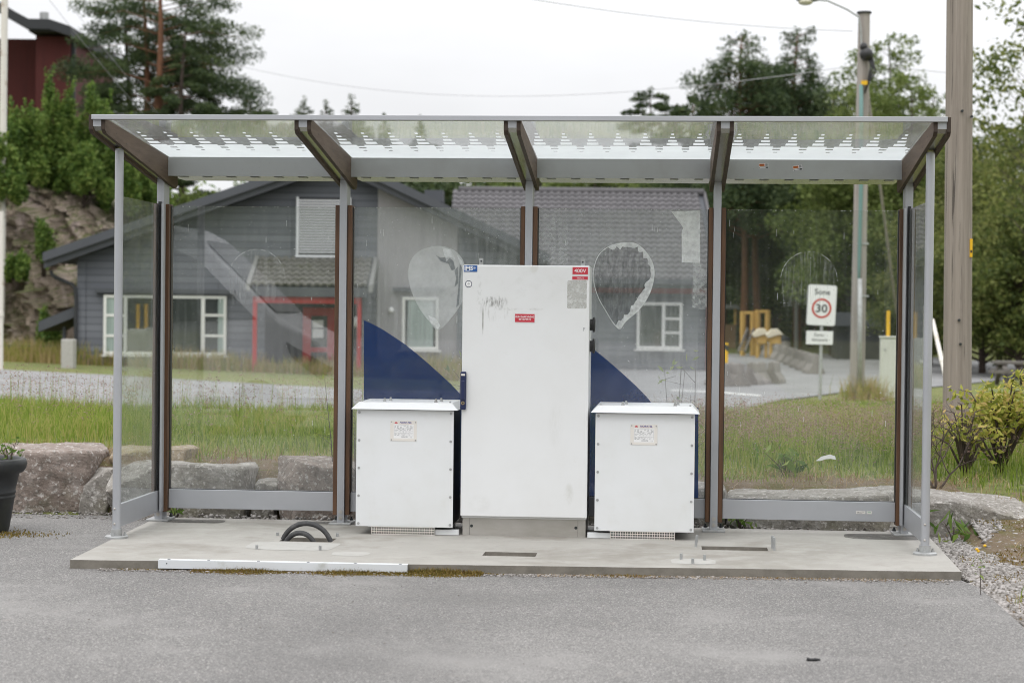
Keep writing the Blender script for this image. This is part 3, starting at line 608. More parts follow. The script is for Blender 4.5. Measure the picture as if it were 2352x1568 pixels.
# back panes and kick rails
M['pane_clear'] = glass_mat('dusty_pane', (.975, .985, .978), .018, .045, .08)
M['pane_clean'] = glass_mat('cleaner_pane', (.975, .985, .978), .010, .025, .05)
M['pane_film'] = glass_mat('hazy_filmed_pane', (.955, .965, .97), .08, .12, .075)
M['fleck'] = film_mat('dried_fleck', (.75, .76, .76), .7, .25, 22, .45, .5)
M['pane_side'] = glass_mat('side_pane', (.95, .972, .957), .035, .045, .055)
panes = []
for i in range(4):
    a, b = BX[i] + .058, BX[i + 1] - .058
    mb = MB(); mb.box(a, b, -.004, .004, .215, 2.136); rnd = random.Random(i + 1)
    for k in range(60):                                          # dried drips and flecks on the glass
        x = rnd.uniform(a, b - .02); z = rnd.uniform(.6, 2.1); w = rnd.uniform(.0012, .003); h = w * rnd.uniform(.8, 2) if rnd.random() < .72 else rnd.uniform(.015, .05)
        mb.add([(x, -.0049, z), (x + w, -.0049, z), (x + w * .8, -.0049, z + h), (x, -.0049, z + h)], [(0, 1, 2, 3)], 1)
    for k in range(26):
        x = rnd.uniform(a, b - .02); w = rnd.uniform(.003, .014); h = rnd.uniform(.002, .008)
        mb.add([(x, -.0049, 2.135), (x + w, -.0049, 2.135), (x + w * .5, -.0049, 2.135 - h)], [(0, 1, 2)], 1)
    pn = mb.build('back_pane', [M[('pane_clear', 'pane_film', 'pane_film', 'pane_clean')[i]], M['fleck']], sh, fix=False); panes.append(pn)
    mb = MB(); mb.box(a, b, -.028, .028, .083, .212); kr = mb.build('kick_rail', M['alu'], sh, bevel=.002)
    mb = MB(); mb.box(a, b, -.012, .012, .212, .2165); mb.build('rubber_seal', M['black'], kr)
    if i == 3:
        for x0, w, wr in ((2.187, .061, 1), (2.257, .034, 0)):
            mb = MB(); mb.box(x0, x0 + w, -.0305, -.028, .133, .151)
            if wr:
                put_text(mb, 'nortas', x0 + .008, x0 + .022, .142, .1475, -.0309, 1, .02); put_text(mb, 'public design', x0 + .024, x0 + .053, .1412, .148, -.0309, 2)
                mb.box(x0 + .008, x0 + .042, -.0309, -.0306, .1362, .1378, 2)
            else: mb.add([(x0 + .006, -.0309, .1405), (x0 + .028, -.0309, .1405), (x0 + .028, -.0309, .1475), (x0 + .006, -.0309, .1475)], [(0, 1, 2, 3)], 3)
            for sx_ in (.004, w - .004): mb.sphere((x0 + sx_, -.031, .142), .002, 4, 4)
            mb.build('maker_plate', [M['plate'], M['ink'], M['ink_grey'], mat('faded_green_print', (.35, .5, .38), .5), M['galv']], kr)
# side panes with rails and uprights
for x, s in ((-2.5, 1), (2.5, -1)):
    mb = MB(); mb.box(x - .004, x + .004, FY + .03, -.10, .20, 2.14); mb.build('side_pane', M['pane_side'], sh)
    mb = MB(); mb.box(x - .012, x + .012, FY + .02, -.085, .065, .208); mb.build('kick_rail', M['alu'], sh, bevel=.002)
    for k, (dx, w, m) in enumerate(((.030, .010, 'alu'), (-.018, .028, 'wood_strip'))):
        mb = MB(); xx = x + s * dx; mb.box(xx - .008, xx + .008, -.135 if m == 'alu' else -.16, -.085, .07, 2.145); mb.build('corner_profile' if m == 'alu' else 'wooden_strip', M[m], sh)
    mb = MB(); mb.box(x - .009, x + .009, -.10, -.084, .07, 2.16); mb.build('rubber_seal', M['black'], sh)
# orange stickers on the right gutter
for (px_, py_, ang) in ((1754, 381.5, 2), (1832, 386, 9)):
    c = onY(px_, py_, -.087); mb = MB(); w, h = .030, .0165
    def q(u0, u1, v0, v1, mi, y=-.0856):
        mb.add([(u0 * w, y, v0 * h), (u1 * w, y, v0 * h), (u1 * w, y, v1 * h), (u0 * w, y, v1 * h)], [(0, 1, 2, 3)], mi)
    q(-1, 1, -1, 1, 0, -.0853); q(-.95, .22, -.1, .9, 1); q(-.93, .97, -.95, -.3, 2); q(.34, .92, -.1, .95, 3)
    q(-.8, .1, .3, .62, 4, -.0859); q(-.8, .45, -.76, -.52, 0, -.0859)
    mb.xf(lambda v: Vector((c[0] + v.x * math.cos(R(ang)) - v.z * math.sin(R(ang)), v.y, c[2] + v.x * math.sin(R(ang)) + v.z * math.cos(R(ang)))))
    mb.build('sticker', [M['sign_white'], mat('orange_print', (.45, .12, .01), .5), M['ink'], mat('grey_print_block', (.25, .25, .25), .5), mat('brown_print', (.25, .05, .01), .5)], sh, fix=False)

# films and torn stickers on the back panes
def film(parent, name, polys, m, y=-.0052, label=None):
    mb = MB()
    for P in polys: mb.add([(x, y, z) for x, z in P], [tuple(range(len(P)))])
    return mb.build(name, m, parent, fix=False, label=label)
def P0(pts): return [tuple(onY(x, y, 0)[[0, 2]]) for x, y in pts]
M['decal'] = film_mat('navy_window_decal', (.013, .042, .15), .88, .04, 2, .6, .2)
M['torn'] = film_mat('torn_milky_film', (.68, .70, .70), .56, .16, 5, .5, .4, (1, 1, 1), (.35, .65))
M['torn2'] = film_mat('crumpled_film', (.80, .82, .82), .78, .25, 22, .45, .35, (1, 1, 1), (.35, .62))
M['resid'] = film_mat('scratched_glue', (.7, .72, .72), .14, .22, 4, .4, .7, (26, 1, 1.2), (.5, .72))
M['resid2'] = film_mat('faint_glue', (.6, .62, .62), .16, .12, 60, .4, .7, (1, 1, 1), (.4, .65))
swoosh = [(836, 735), (858, 745), (880, 757), (906, 774), (931, 791), (956, 811), (982, 833), (1010, 858), (1036, 882), (1058, 905), (1074, 925)]
sw = P0(swoosh); r0 = P0([(836, 1141), (1192, 1146), (1192, 930)])
for pn, dx in ((panes[1], 0), (panes[2], 1.25)):
    film(pn, 'blue_decal', [[(x + dx, z) for x, z in [sw[0]] + [r0[0]] + [(r0[1][0] - .05, r0[1][1]), (r0[2][0] - .05, r0[2][1])] + sw[:0:-1]]], M['decal'], -.0056, 'dark blue curved window decal')
def lerp_closed(pts, n=6):                                     # smooth closed outline through the points
    out = []; m = len(pts)
    for i in range(m):
        p = [Vector((*pts[(i + k - 1) % m], 0)) for k in range(4)]
        for k in range(n):
            t = k / n
            v = .5 * ((2 * p[1]) + (-p[0] + p[2]) * t + (2 * p[0] - 5 * p[1] + 4 * p[2] - p[3]) * t * t + (-p[0] + 3 * p[1] - 3 * p[2] + p[3]) * t ** 3)
            out.append((v.x, v.y))
    return out
drop = [(1005, 565), (1035, 571), (1052, 582), (1066, 604), (1069, 640), (1062, 690), (1040, 726), (1008, 757), (986, 738), (962, 705), (944, 665), (938, 628), (944, 598), (966, 575)]
dz_ = P0(lerp_closed(drop)); film(panes[1], 'torn_film', [dz_], M['torn'], -.0055, 'milky drop-shaped film, torn at its upper right')
for pts in ([(1000, 585), (1012, 592), (1030, 590), (1042, 600), (1046, 618), (1038, 622), (1030, 606), (1012, 600)], [(1056, 606), (1062, 606), (1058, 640), (1054, 700), (1048, 706), (1053, 660)],
            [(1044, 622), (1052, 612), (1053, 650), (1044, 660), (1048, 640)]):
    film(panes[1], 'film_tear', [P0(pts)], film_mat('tear_gap', (.28, .30, .31), .75, .2, 20, .5), -.0060)
for pts in ([(1016, 568), (1036, 574), (1046, 596), (1036, 590), (1026, 600), (1020, 584)], [(1050, 586), (1062, 600), (1066, 626), (1056, 604)], [(984, 724), (1000, 730), (1012, 748), (1006, 756), (990, 742)]):
    film(panes[1], 'torn_film', [P0(pts)], M['torn2'], -.0062)
# second drop: only its crumpled rim is left
ring = [(1436, 557), (1462, 560), (1484, 578), (1500, 606), (1503, 636), (1492, 676), (1468, 712), (1438, 738), (1424, 756), (1408, 742), (1392, 716), (1374, 684), (1363, 646), (1364, 614), (1376, 584), (1402, 564)]
o_ = lerp_closed(ring, 5); cx_, cy_ = 1432, 640
mbr = MB(); n = len(o_)
def rimw(k):
    x, y = o_[k % n]; w = .018
    if x > 1455 and y < 735: w = .10 + .10 * noise.noise((k * .6, 1, 2)) + (.16 if y > 650 else .02)
    elif y < 580 and x > 1400: w = .13 + .14 * noise.noise((k * .8, 4, 2))
    elif y > 715 and x > 1415: w = .16 + .12 * noise.noise((k * .9, 7, 2))
    return max(.014, w)
for k in range(n):
    a, b = o_[k], o_[(k + 1) % n]; wa, wb = rimw(k), rimw(k + 1)
    Q = P0([a, b, (b[0] + (cx_ - b[0]) * wb, b[1] + (cy_ - b[1]) * wb), (a[0] + (cx_ - a[0]) * wa, a[1] + (cy_ - a[1]) * wa)])
    mbr.add([(x, -.0055 - .001 * (k % 2), z) for x, z in Q], [(0, 1, 2, 3)])
mbr.build('torn_film', M['torn2'], panes[2], fix=False, label='crumpled rim of a torn drop-shaped film')
film(panes[2], 'clean_glass_area', [P0([(cx_ + (x - cx_) * .97, cy_ + (y - cy_) * .97) for x, y in o_])], film_mat('scraped_dark_area', (.03, .034, .034), .30, .25, 5, .3, .4, (9, 1, 3), (.4, .7)), -.0050)
for pts in ([(1542, 486), (1608, 484), (1608, 604), (1566, 603), (1566, 530), (1570, 524)],): film(panes[2], 'torn_film', [P0(pts)], M['torn2'], -.0054, 'torn white strip of film hanging from the top edge')
film(panes[2], 'torn_film', [P0([(1592, 604), (1608, 604), (1630, 640), (1630, 694), (1618, 712), (1590, 706)])], film_mat('dusty_film', (.6, .62, .62), .42, .25, 30, .5), -.0054)
film(panes[2], 'glue_smear', [P0([(1238, 490), (1276, 490), (1278, 560), (1272, 606), (1236, 606)]), P0([(1282, 500), (1304, 500), (1304, 606), (1284, 606)])], film_mat('white_dust_smear', (.6, .62, .62), .22, .2, 50, .5), -.0052)
film(panes[2], 'hazy_film', [P0([(1270, 486), (1605, 488), (1602, 931), (1270, 930)])], film_mat('thin_haze_film', (.55, .57, .58), .15, .07, 3, .5), .0050)
film(panes[1], 'hazy_film', [P0([(836, 484), (1190, 486), (1190, 925), (836, 925)])], film_mat('thin_haze_film', (.55, .57, .58), .09, .05, 3, .5), .0050)
def arcband(cx, cy, rx, ry, a0, a1, w, n=24):
    o = []; i_ = []
    for k in range(n + 1):
        t = R(a0 + (a1 - a0) * k / n); o.append((cx + rx * math.cos(t), cy - ry * math.sin(t))); i_.append((cx + (rx - w) * math.cos(t), cy - (ry - w) * math.sin(t)))
    return [P0([o[k], o[k + 1], i_[k + 1], i_[k]]) for k in range(n)]
M['glue_line'] = film_mat('glue_outline', (.7, .72, .72), .32, .3, 30, .4)
for pn, cx, cy in ((panes[0], 590, 640), (panes[3], 1858, 645)):
    film(pn, 'glue_outline', arcband(cx, cy, 66, 68, 0, 180, 1.6), M['glue_line'], -.0052)
    film(pn, 'glue_smear', [P0([(cx + 64 * math.cos(R(t)), cy - 66 * math.sin(R(t))) for t in range(0, 181, 9)] + [(cx - 58, cy + 60), (cx + 40, cy + 50)])], M['resid'], -.0050)
film(panes[3], 'torn_film', [P0([(1873, 1058), (1886, 1048), (1906, 1043), (1918, 1047), (1920, 1055), (1908, 1053), (1896, 1054), (1884, 1058)])], film_mat('white_scrap', (.8, .8, .8), .92, .05, 5, .3), -.0054)
# ------------------------------------------------------------------ tall electrical cabinet
def rect(mb, x0, x1, z0, z1, y, mi=0): mb.add([(x0, y, z0), (x1, y, z0), (x1, y, z1), (x0, y, z1)], [(0, 1, 2, 3)], mi)
ec = thing('electrical_cabinet', (.022, -.3, 0), 'tall white electrical cabinet with red 400V sign standing between two low boxes', 'electrical cabinet')
CX0, CX1 = -.385, .429
mb = MB(); mb.box(CX0 + .01, CX1 - .01, -.535, -.10, 0, .112)
for x in (CX0 + .055, CX1 - .06): mb.box(x, x + .0015, -.5362, -.535, .002, .110, 1)
for x in (CX0 + .068, CX1 - .072): mb.cyl((x, -.535, .06), (x, -.5385, .06), .010, n=10, mi=1)
mb.build('plinth', [M['steel'], M['dark_metal']], ec)
mb = MB(); mb.box(CX0 + .004, CX1 - .004, -.555, -.09, .113, 1.742); mb.build('body', M['white'], ec, bevel=.004)
mb = MB(); mb.box(CX0, CX1, -.588, -.560, .128, 1.738); dr = mb.build('door', M['door'], ec, bevel=.005, segs=3)
mb = MB(); mb.box(CX0 + .006, CX1 - .006, -.560, -.5552, .135, 1.73); mb.build('door_seal', M['dark_metal'], dr)
def rrect(x0, x1, z0, z1, r, y, n=5):
    P = []
    for cx, cz, a in ((x1 - r, z1 - r, 0), (x0 + r, z1 - r, 90), (x0 + r, z0 + r, 180), (x1 - r, z0 + r, 270)):
        for k in range(n + 1): t = R(a + 90 * k / n); P.append((cx + r * math.cos(t), y, cz + r * math.sin(t)))
    return P
mb = MB(); P = rrect(.287, .412, 1.468, 1.648, .01, -.5886); mb.add(P, [tuple(range(len(P)))]); mb.build('faded_label', M['grey_patch'], dr, fix=False)
def label_plate(x0, x1, z0, z1, m, lines, name='warning_label', bold=.0):
    mb = MB(); mb.box(x0, x1, -.5900, -.5886, z0, z1); o = mb.build(name, m, dr)
    mb = MB(); t = .0012                                           # thin pale margin
    for a, b, c, d in ((x0, x1, z1 - t, z1), (x0, x1, z0, z0 + t), (x0, x0 + t, z0, z1), (x1 - t, x1, z0, z1)): rect(mb, a, b, c, d, -.5903)
    for s, a, b, c, d in lines: put_text(mb, s, a, b, c, d, -.5905, 0, bold)
    mb.build('lettering', M['sign_white'], o, fix=False); return o
label_plate(.318, .419, 1.685, 1.733, M['red_sign'], [('400V', .330, .407, 1.697, 1.721)], bold=.008)
label_plate(.317, .419, 1.651, 1.674, M['red_sign'], [('TN-C-S', .346, .391, 1.6575, 1.6675)], bold=.015)
label_plate(-.047, .081, 1.376, 1.431, M['red_sign'], [('KUN SAKKYNDIG', -.042, .076, 1.405, 1.418), ('BETJENING', -.021, .057, 1.388, 1.401)], bold=.015)
mb = MB(); mb.box(-.378, -.292, -.5900, -.5886, 1.696, 1.737); lb = mb.build('maker_label', M['blue_sign'], dr)
mb = MB(); put_text(mb, 'IMS', -.374, -.320, 1.7055, 1.733, -.5905, 0, .035)
for k in range(3): rect(mb, -.317, -.305 + .004 * (k % 2), 1.7245 - k * .0045, 1.7265 - k * .0045, -.5905)
rect(mb, -.372, -.338, 1.6995, 1.7015, -.5905); mb.build('lettering', M['sign_white'], lb, fix=False)
mb = MB(); n = 30; c = (-.347, 1.618)
mb.add([(c[0] + .0225 * math.cos(2 * math.pi * k / n), -.5888, c[1] + .0225 * math.sin(2 * math.pi * k / n)) for k in range(n)], [tuple(range(n))], 0)
mb.add([(c[0] + .0185 * math.cos(2 * math.pi * k / n), -.5891, c[1] + .0185 * math.sin(2 * math.pi * k / n)) for k in range(n)], [tuple(range(n))], 1)
for k, w in ((.009, .005), (0, .008), (-.009, .006)): rect(mb, c[0] - w, c[0] + w, c[1] + k - .0012, c[1] + k + .0012, -.5893, 2)
mb.build('round_sticker', [M['navy'], M['sign_white'], M['ink_grey']], dr, fix=False)
# scribbled mark
mb = MB()
for a, b in (((.395, 1.325), (.392, 1.345)), ((.392, 1.345), (.405, 1.346)), ((.394, 1.336), (.402, 1.338))): mb.obox((a[0], -.5885, a[1]), (b[0], -.5885, b[1]), .0022, .0004, 0, (0, 1, 0))
mb.build('pen_mark', M['ink_grey'], dr)
# handle
mb = MB(); mb.box(-.392, -.354, -.614, -.5886, .812, 1.057); hd = mb.build('handle', M['navy'], dr, bevel=.008, segs=3)
mb = MB(); mb.box(-.385, -.361, -.626, -.6142, .876, 1.00); mb.build('lever', M['navy'], hd, bevel=.007, segs=3)
mb = MB(); mb.cyl((-.373, -.614, .855), (-.373, -.620, .855), .011, n=16); mb.cyl((-.373, -.620, .855), (-.373, -.6212, .855), .006, n=12, mi=1)
mb.build('lock', [mat('brass_lock', (.45, .36, .2), .35, .8), M['ink']], hd)
mb = MB(); rect(mb, -.386, -.361, 1.03, 1.042, -.6146); mb.build('handle_label', M['plate'], hd, fix=False)
# lugs, sockets and the side box
for x in (-.295, .372):
    mb = MB(); mb.box(x - .013, x + .013, -.30, -.295, 1.742, 1.792); mb.cyl((x, -.3005, 1.772), (x, -.303, 1.772), .006, n=10, mi=1); mb.build('lifting_lug', [M['galv'], M['ink']], ec)
for z0, z1 in ((1.318, 1.41), (1.178, 1.27)):
    zc = (z0 + z1) / 2; mb = MB(); r = (z1 - z0) / 2
    mb.tube([(CX1 - .006, -.34, zc), (CX1 + .013, -.34, zc), (CX1 + .015, -.34, zc), (CX1 + .026, -.34, zc), (CX1 + .030, -.34, zc)], [r * .8, r * .8, r, r, r * .88], 24)
    for k in range(24):
        t = 2 * math.pi * k / 24; mb.box(CX1 + .015, CX1 + .026, -.34 + r * math.cos(t) - .002, -.34 + r * math.cos(t) + .002, zc + r * math.sin(t) - .002, zc + r * math.sin(t) + .002)
    mb.build('power_socket', M['black'], ec)
mb = MB(); mb.box(CX0 - .028, CX0 + .003, -.33, -.22, 1.37, 1.545); mb.build('side_box', M['plate'], ec, bevel=.004)

# ------------------------------------------------------------------ low transformer boxes
def transformer(x0, x1, label, nx):
    t = thing('transformer_box', ((x0 + x1) / 2, -.4, 0), label, 'transformer box', 'low white transformer boxes')
    yf = -.60; z0, z1 = .052, .803
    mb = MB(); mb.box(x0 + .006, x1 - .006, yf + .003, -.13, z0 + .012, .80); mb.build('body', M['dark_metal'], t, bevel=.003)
    mb = MB(); mb.box(x0, x1, yf - .004, yf + .0025, z0, z1); fp = mb.build('front_panel', M['white_clean'], t, bevel=.0022)
    for s in (0, 1):
        for k in range(5):
            x = (x0 + .018) if s == 0 else (x1 - .018); z = z1 - .018 - k * (z1 - z0 - .036) / 4
            mb = MB(); mb.cyl((x, yf - .0045, z), (x, yf - .0055, z), .0085, n=14); mb.cyl((x, yf - .0055, z), (x, yf - .0095, z), .0055, n=6)
            mb.build('bolt', M['galv'], fp)
    # sloped lid
    o = .030; y0, y1 = yf - .045, -.10; zt = .852
    mb = MB(); A = [(x0 - o, y0, .808), (x1 + o, y0, .808), (x1 + o, y1, .808), (x0 - o, y1, .808)]
    B = [(x0 + .012, y0 + .05, zt), (x1 - .012, y0 + .05, zt), (x1 - .012, y1 - .01, zt), (x0 + .012, y1 - .01, zt)]
    mb.add(A + B, [(3, 2, 1, 0), (4, 5, 6, 7), (0, 1, 5, 4), (1, 2, 6, 5), (2, 3, 7, 6), (3, 0, 4, 7)]); ld = mb.build('lid', M['white_clean'], t, bevel=.002)
    for fx, yy in ((.27, y0 + .12), (.30, y0 + .26), (.80, y0 + .12), (.83, y0 + .26)):
        x = x0 + fx * (x1 - x0); mb = MB(); mb.cyl((x, yy, zt), (x, yy, zt + .004), .012, n=14); mb.cyl((x, yy, zt + .004), (x, yy, zt + .015), .0095, n=6); mb.cyl((x, yy, zt + .015), (x, yy, zt + .023), .006, n=10); mb.build('lid_bolt', M['galv'], ld)
    for x in (x0 + .03, x1 - .03): mb = MB(); mb.cyl((x, y0 + .09, zt), (x, y0 + .09, zt + .009), .007, n=6); mb.build('lid_bolt', M['galv'], ld)
    # name plate
    w, h = .172, .132; a = nx; zz = .736; mb = MB(); y = yf - .0045
    P = rrect(a, a + w, zz - h, zz, .006, y - .0012); mb.add(P, [tuple(range(len(P)))], 0); mb.box(a + .003, a + w - .003, y - .0011, y, zz - h + .003, zz - .003)
    pl = mb.build('name_plate', M['plate'], fp, fix=False)
    y -= .0015; mb = MB(); rect(mb, a + .022, a + w - .020, zz - .114, zz - .024, y, 0)
    y -= .0003; put_text(mb, 'NORATEL', a + .061, a + .139, zz - .0175, zz - .006, y, 1, .02, .22)
    rect(mb, a + .060, a + .138, zz - .0196, zz - .0187, y, 2)
    mb.add([(a + .0375 + .009 * math.cos(R(t)) * (1 if i % 2 else 1.28), y, zz - .0185 + .0095 * math.sin(R(t)) * (.8 if i % 2 else 1.3)) for i, t in enumerate(range(0, 181, 15))], [tuple(range(13))], 3)
    put_text(mb, '3 PHASE TRANSFORMER', a + .061, a + .119, zz - .0278, zz - .0252, y, 4)
    X0, X1, T, Bt = a + .0255, a + w - .0245, zz - .031, zz - .096
    for q in (T, T - .0155, T - .021, T - .034, T - .049, Bt): rect(mb, X0, X1, q - .0004, q + .0004, y, 4)
    for q, u, v in ((X0, T, Bt), (X1, T, Bt), ((X0 + X1) / 2, T - .0155, T - .049)): rect(mb, q - .0004, q + .0004, v, u, y, 4)
    rnd = random.Random(3)
    for zq in (.005, .011, .0183, .0245, .0295, .0395, .0525, .058, .0635):
        xq = X0 + .003
        while xq < X1 - .012:
            l = rnd.uniform(.006, .016)
            if rnd.random() < .78: rect(mb, xq, min(xq + l, X1 - .002), T - zq - .0012, T - zq + .0012, y, 5)
            xq += l + rnd.uniform(.003, .012)
    put_text(mb, 'NORATEL', a + .07, a + .114, zz - .1075, zz - .100, y, 4, .02, .2); put_text(mb, 'CE', a + .130, a + .143, zz - .110, zz - .102, y, 5)
    mb.build('printing', [M['sign_white'], M['ink_blue'], M['red_sign'], M['red_sign'], M['ink_grey'], mat('pale_grey_print', (.36, .36, .37), .5)], pl, fix=False)
    for px_, pz_ in ((.008, -.009), (w - .008, -.010), (.008, -h + .008), (w - .008, -h + .007)): mb = MB(); mb.cyl((a + px_, y, zz + pz_), (a + px_, y - .002, zz + pz_), .0045, n=12); mb.build('rivet', M['galv'], pl)
    # base rail and vent grille
    rx = (x0 + .515, x1 + .035) if x0 < 0 else (x0 - .045, x0 + .10)
    mb = MB(); mb.box(rx[0], rx[1], -.575, -.53, .002, .036); mb.build('base_rail', M['white_clean'], t)
    mb = MB(); mb.box(x0 + .02, x1 - .03, -.20, -.16, .002, .064); mb.build('base_rail', M['white_clean'], t)
    g0 = x0 + .105; g1 = g0 + .405; zt_, zb = .051, .003; mb = MB(); nxg, nz = 26, 3
    px_ = (g1 - g0) / nxg; pz = (zt_ - zb) / nz; bw = .0042
    for k in range(nxg + 1): x = g0 + k * px_; mb.box(x - bw / 2, x + bw / 2, -.602, -.598, zb, zt_)
    for k in range(nz + 1): z = zb + k * pz; mb.box(g0 - bw / 2, g1 + bw / 2, -.6025, -.5975, z - bw / 2, z + bw / 2)
    mb.build('vent_grille', M['plate'], t, fix=False)
    mb = MB(); mb.box(g0, g1, -.48, -.475, .002, .05); mb.build('inner_baffle', M['dark_metal'], t)  # dark sheet added behind the grille to blacken its openings
    return t
transformer(-1.062, -.432, 'low white transformer box left of the tall cabinet, beside its blue door handle', -.842)
transformer(.478, 1.110, 'low white transformer box right of the tall cabinet, below its black side sockets', .701)

# ------------------------------------------------------------------ boulders of the low retaining wall
def boulder(x0, x1, y0, y1, z0, z1, m, label, seed, skew=0.0, group='boulders of the low retaining wall', topslope=0.0, rough=1.0):
    import bmesh
    bm = bmesh.new(); bmesh.ops.create_cube(bm, size=2)
    bmesh.ops.subdivide_edges(bm, edges=bm.edges[:], cuts=19, use_grid_fill=True)
    rnd = random.Random(seed); W, D, Hh = (x1 - x0) / 2, (y1 - y0) / 2, (z1 - z0) / 2
    planes = []
    for k in range(7):
        n_ = Vector((rnd.uniform(-1, 1), rnd.uniform(-1, .35), rnd.uniform(-.5, .9))).normalized()
        planes.append((n_, rnd.uniform(1.10, 1.42)))
    for v in bm.verts:
        p = v.co.copy(); q = Vector((abs(p.x) ** 22, abs(p.y) ** 22, abs(p.z) ** 22)); L = (q.x + q.y + q.z) ** (1 / 22)
        p = p / L * 1.0
        for n_, d_ in planes:
            e = p.dot(n_) - d_
            if e > 0: p -= n_ * e
        f = Vector((p.x * W, p.y * D, p.z * Hh))
        s = rough * min(W, D, Hh) * .14
        f += Vector((noise.noise(f * 2.3 + Vector((seed, 0, 0))), noise.noise(f * 2.3 + Vector((0, seed, 5))), noise.noise(f * 2.3 + Vector((9, 0, seed))))) * s
        r2 = noise.turbulence(f * 6 + Vector((seed, 1, 0)), 3, True) - .4
        f += p.normalized() * (r2 * s * .55 + (abs(noise.noise(f * 11 + Vector((seed, 3, 2)))) - .25) * s * .22 - max(0, .12 - abs(noise.noise(f * 3.1 + Vector((2, seed, 4))))) * s * 1.5)
        f.x += skew * f.z; f.z += topslope * f.x * max(0, p.z)
        v.co = f + Vector(((x0 + x1) / 2, (y0 + y1) / 2, (z0 + z1) / 2))
    mb = MB(); mb.v = [tuple(v.co) for v in bm.verts]; mb.f = [tuple(v.index for v in f.verts) for f in bm.faces]; mb.m = [0] * len(mb.f); bm.free()
    return tag(mb.build('boulder', M[m], smooth=False), label, 'boulder', group)
boulder(-4.22, -3.26, .80, 1.45, -.12, .40, 'rock_a', 'big flat-faced pinkish boulder beside the plant pot', 11, .12)
boulder(-3.30, -3.08, .78, 1.2, -.1, .27, 'rock_b', 'narrow upright grey stone wedged beside the big pinkish boulder', 12, .25)
boulder(-3.18, -2.62, 1.02, 1.6, .12, .395, 'rock_c', 'tan rounded stone lying on top of the wall behind the left front post', 13)
boulder(-3.06, -2.05, .52, 1.25, -.12, .315, 'rock_b', 'long grey boulder seen through the left end pane', 14, 0, topslope=.0)
boulder(-2.02, -1.86, .62, .95, -.1, .10, 'rock_b', 'small grey stone low in the gap between two boulders in the left pane', 15)
boulder(-2.0, -1.84, .66, 1.0, .08, .215, 'rock_b', 'small pale stone on top of the gap between two boulders in the left pane', 21)
boulder(-1.84, -.72, .50, 1.2, -.14, .335, 'rock_a', 'brownish boulder with a sloping top left of the second post', 16, -.1, topslope=-.10)
boulder(-.70, .45, .55, 1.2, -.14, .26, 'rock_b', 'boulder standing mostly behind the tall white cabinet', 17)
boulder(.48, 1.02, .6, 1.1, -.14, .2, 'rock_b', 'boulder behind the right transformer box', 18)
boulder(1.03, 1.36, .55, 1.0, -.14, .235, 'rock_b', 'small pointed grey boulder beside the right transformer box', 19, .0)
boulder(1.37, 2.47, .40, 1.1, -.14, .20, 'rock_b', 'long low grey boulder under the right pane', 20, 0, topslope=.04)
boulder(2.42, 3.50, .42, 1.15, -.16, .19, 'rock_b', 'long low boulder beyond the right corner post', 22, 0, topslope=-.06)
boulder(3.36, 3.95, .35, 1.0, -.16, .05, 'rock_c', 'half buried stone right of the long low boulder', 23, 0)

# ------------------------------------------------------------------ plant pot
pc = (-3.575, -.45, AZ)
pp = thing('plant_pot', pc, 'large dark grey plastic flower pot with thick rim at left edge', 'plant pot')
mb = MB(); mb.lathe([(.001, 0), (.155, 0), (.162, .02), (.195, .22), (.200, .225), (.201, .237), (.197, .242), (.199, .252), (.203, .256), (.204, .268), (.199, .274), (.225, .385), (.250, .395), (.268, .42), (.275, .45), (.268, .478), (.25, .488), (.232, .48), (.226, .455), (.222, .41), (.001, .41)], pc, 40)
mb.build('pot_body', M['pot'], pp, smooth='all')
mb = MB(); mb.lathe([(.001, .435), (.12, .43), (.221, .418)], pc, 24); mb.build('soil', M['soil'], pp, smooth='all')

# ------------------------------------------------------------------ foliage tools
def unit(rng, n):
    v = rng.normal(size=(n, 3)); return v / np.linalg.norm(v, axis=1, keepdims=True)
def leaf_quads(C, size, rng, aspect=.55, up=0.0, jitter=.4, out=None):
    n = len(C); d = unit(rng, n)
    if up: d[:, 2] = d[:, 2] * (1 - up) + up * np.sign(rng.normal(size=n)) * .5
    d /= np.linalg.norm(d, axis=1, keepdims=True); w = np.cross(d, unit(rng, n)); w /= np.linalg.norm(w, axis=1, keepdims=True) + 1e-9
    s = size * rng.uniform(1 - jitter, 1 + jitter, (n, 1))
    a = d * s; b = w * s * aspect; k = np.cross(d, w) * s * .18
    return np.stack([C - a, C - b * .9 + k, C + a, C + b * .9 + k], 1)
def blob_points(B, n, rng, shell=.45):
    B = np.asarray(B, float); wt = (B[:, 3] * B[:, 4] * B[:, 5]) ** .72; idx = rng.choice(len(B), n, p=wt / wt.sum())
    r = rng.uniform(0, 1, (n, 1)) ** shell
    return B[idx, :3] + unit(rng, n) * r * B[idx, 3:6]
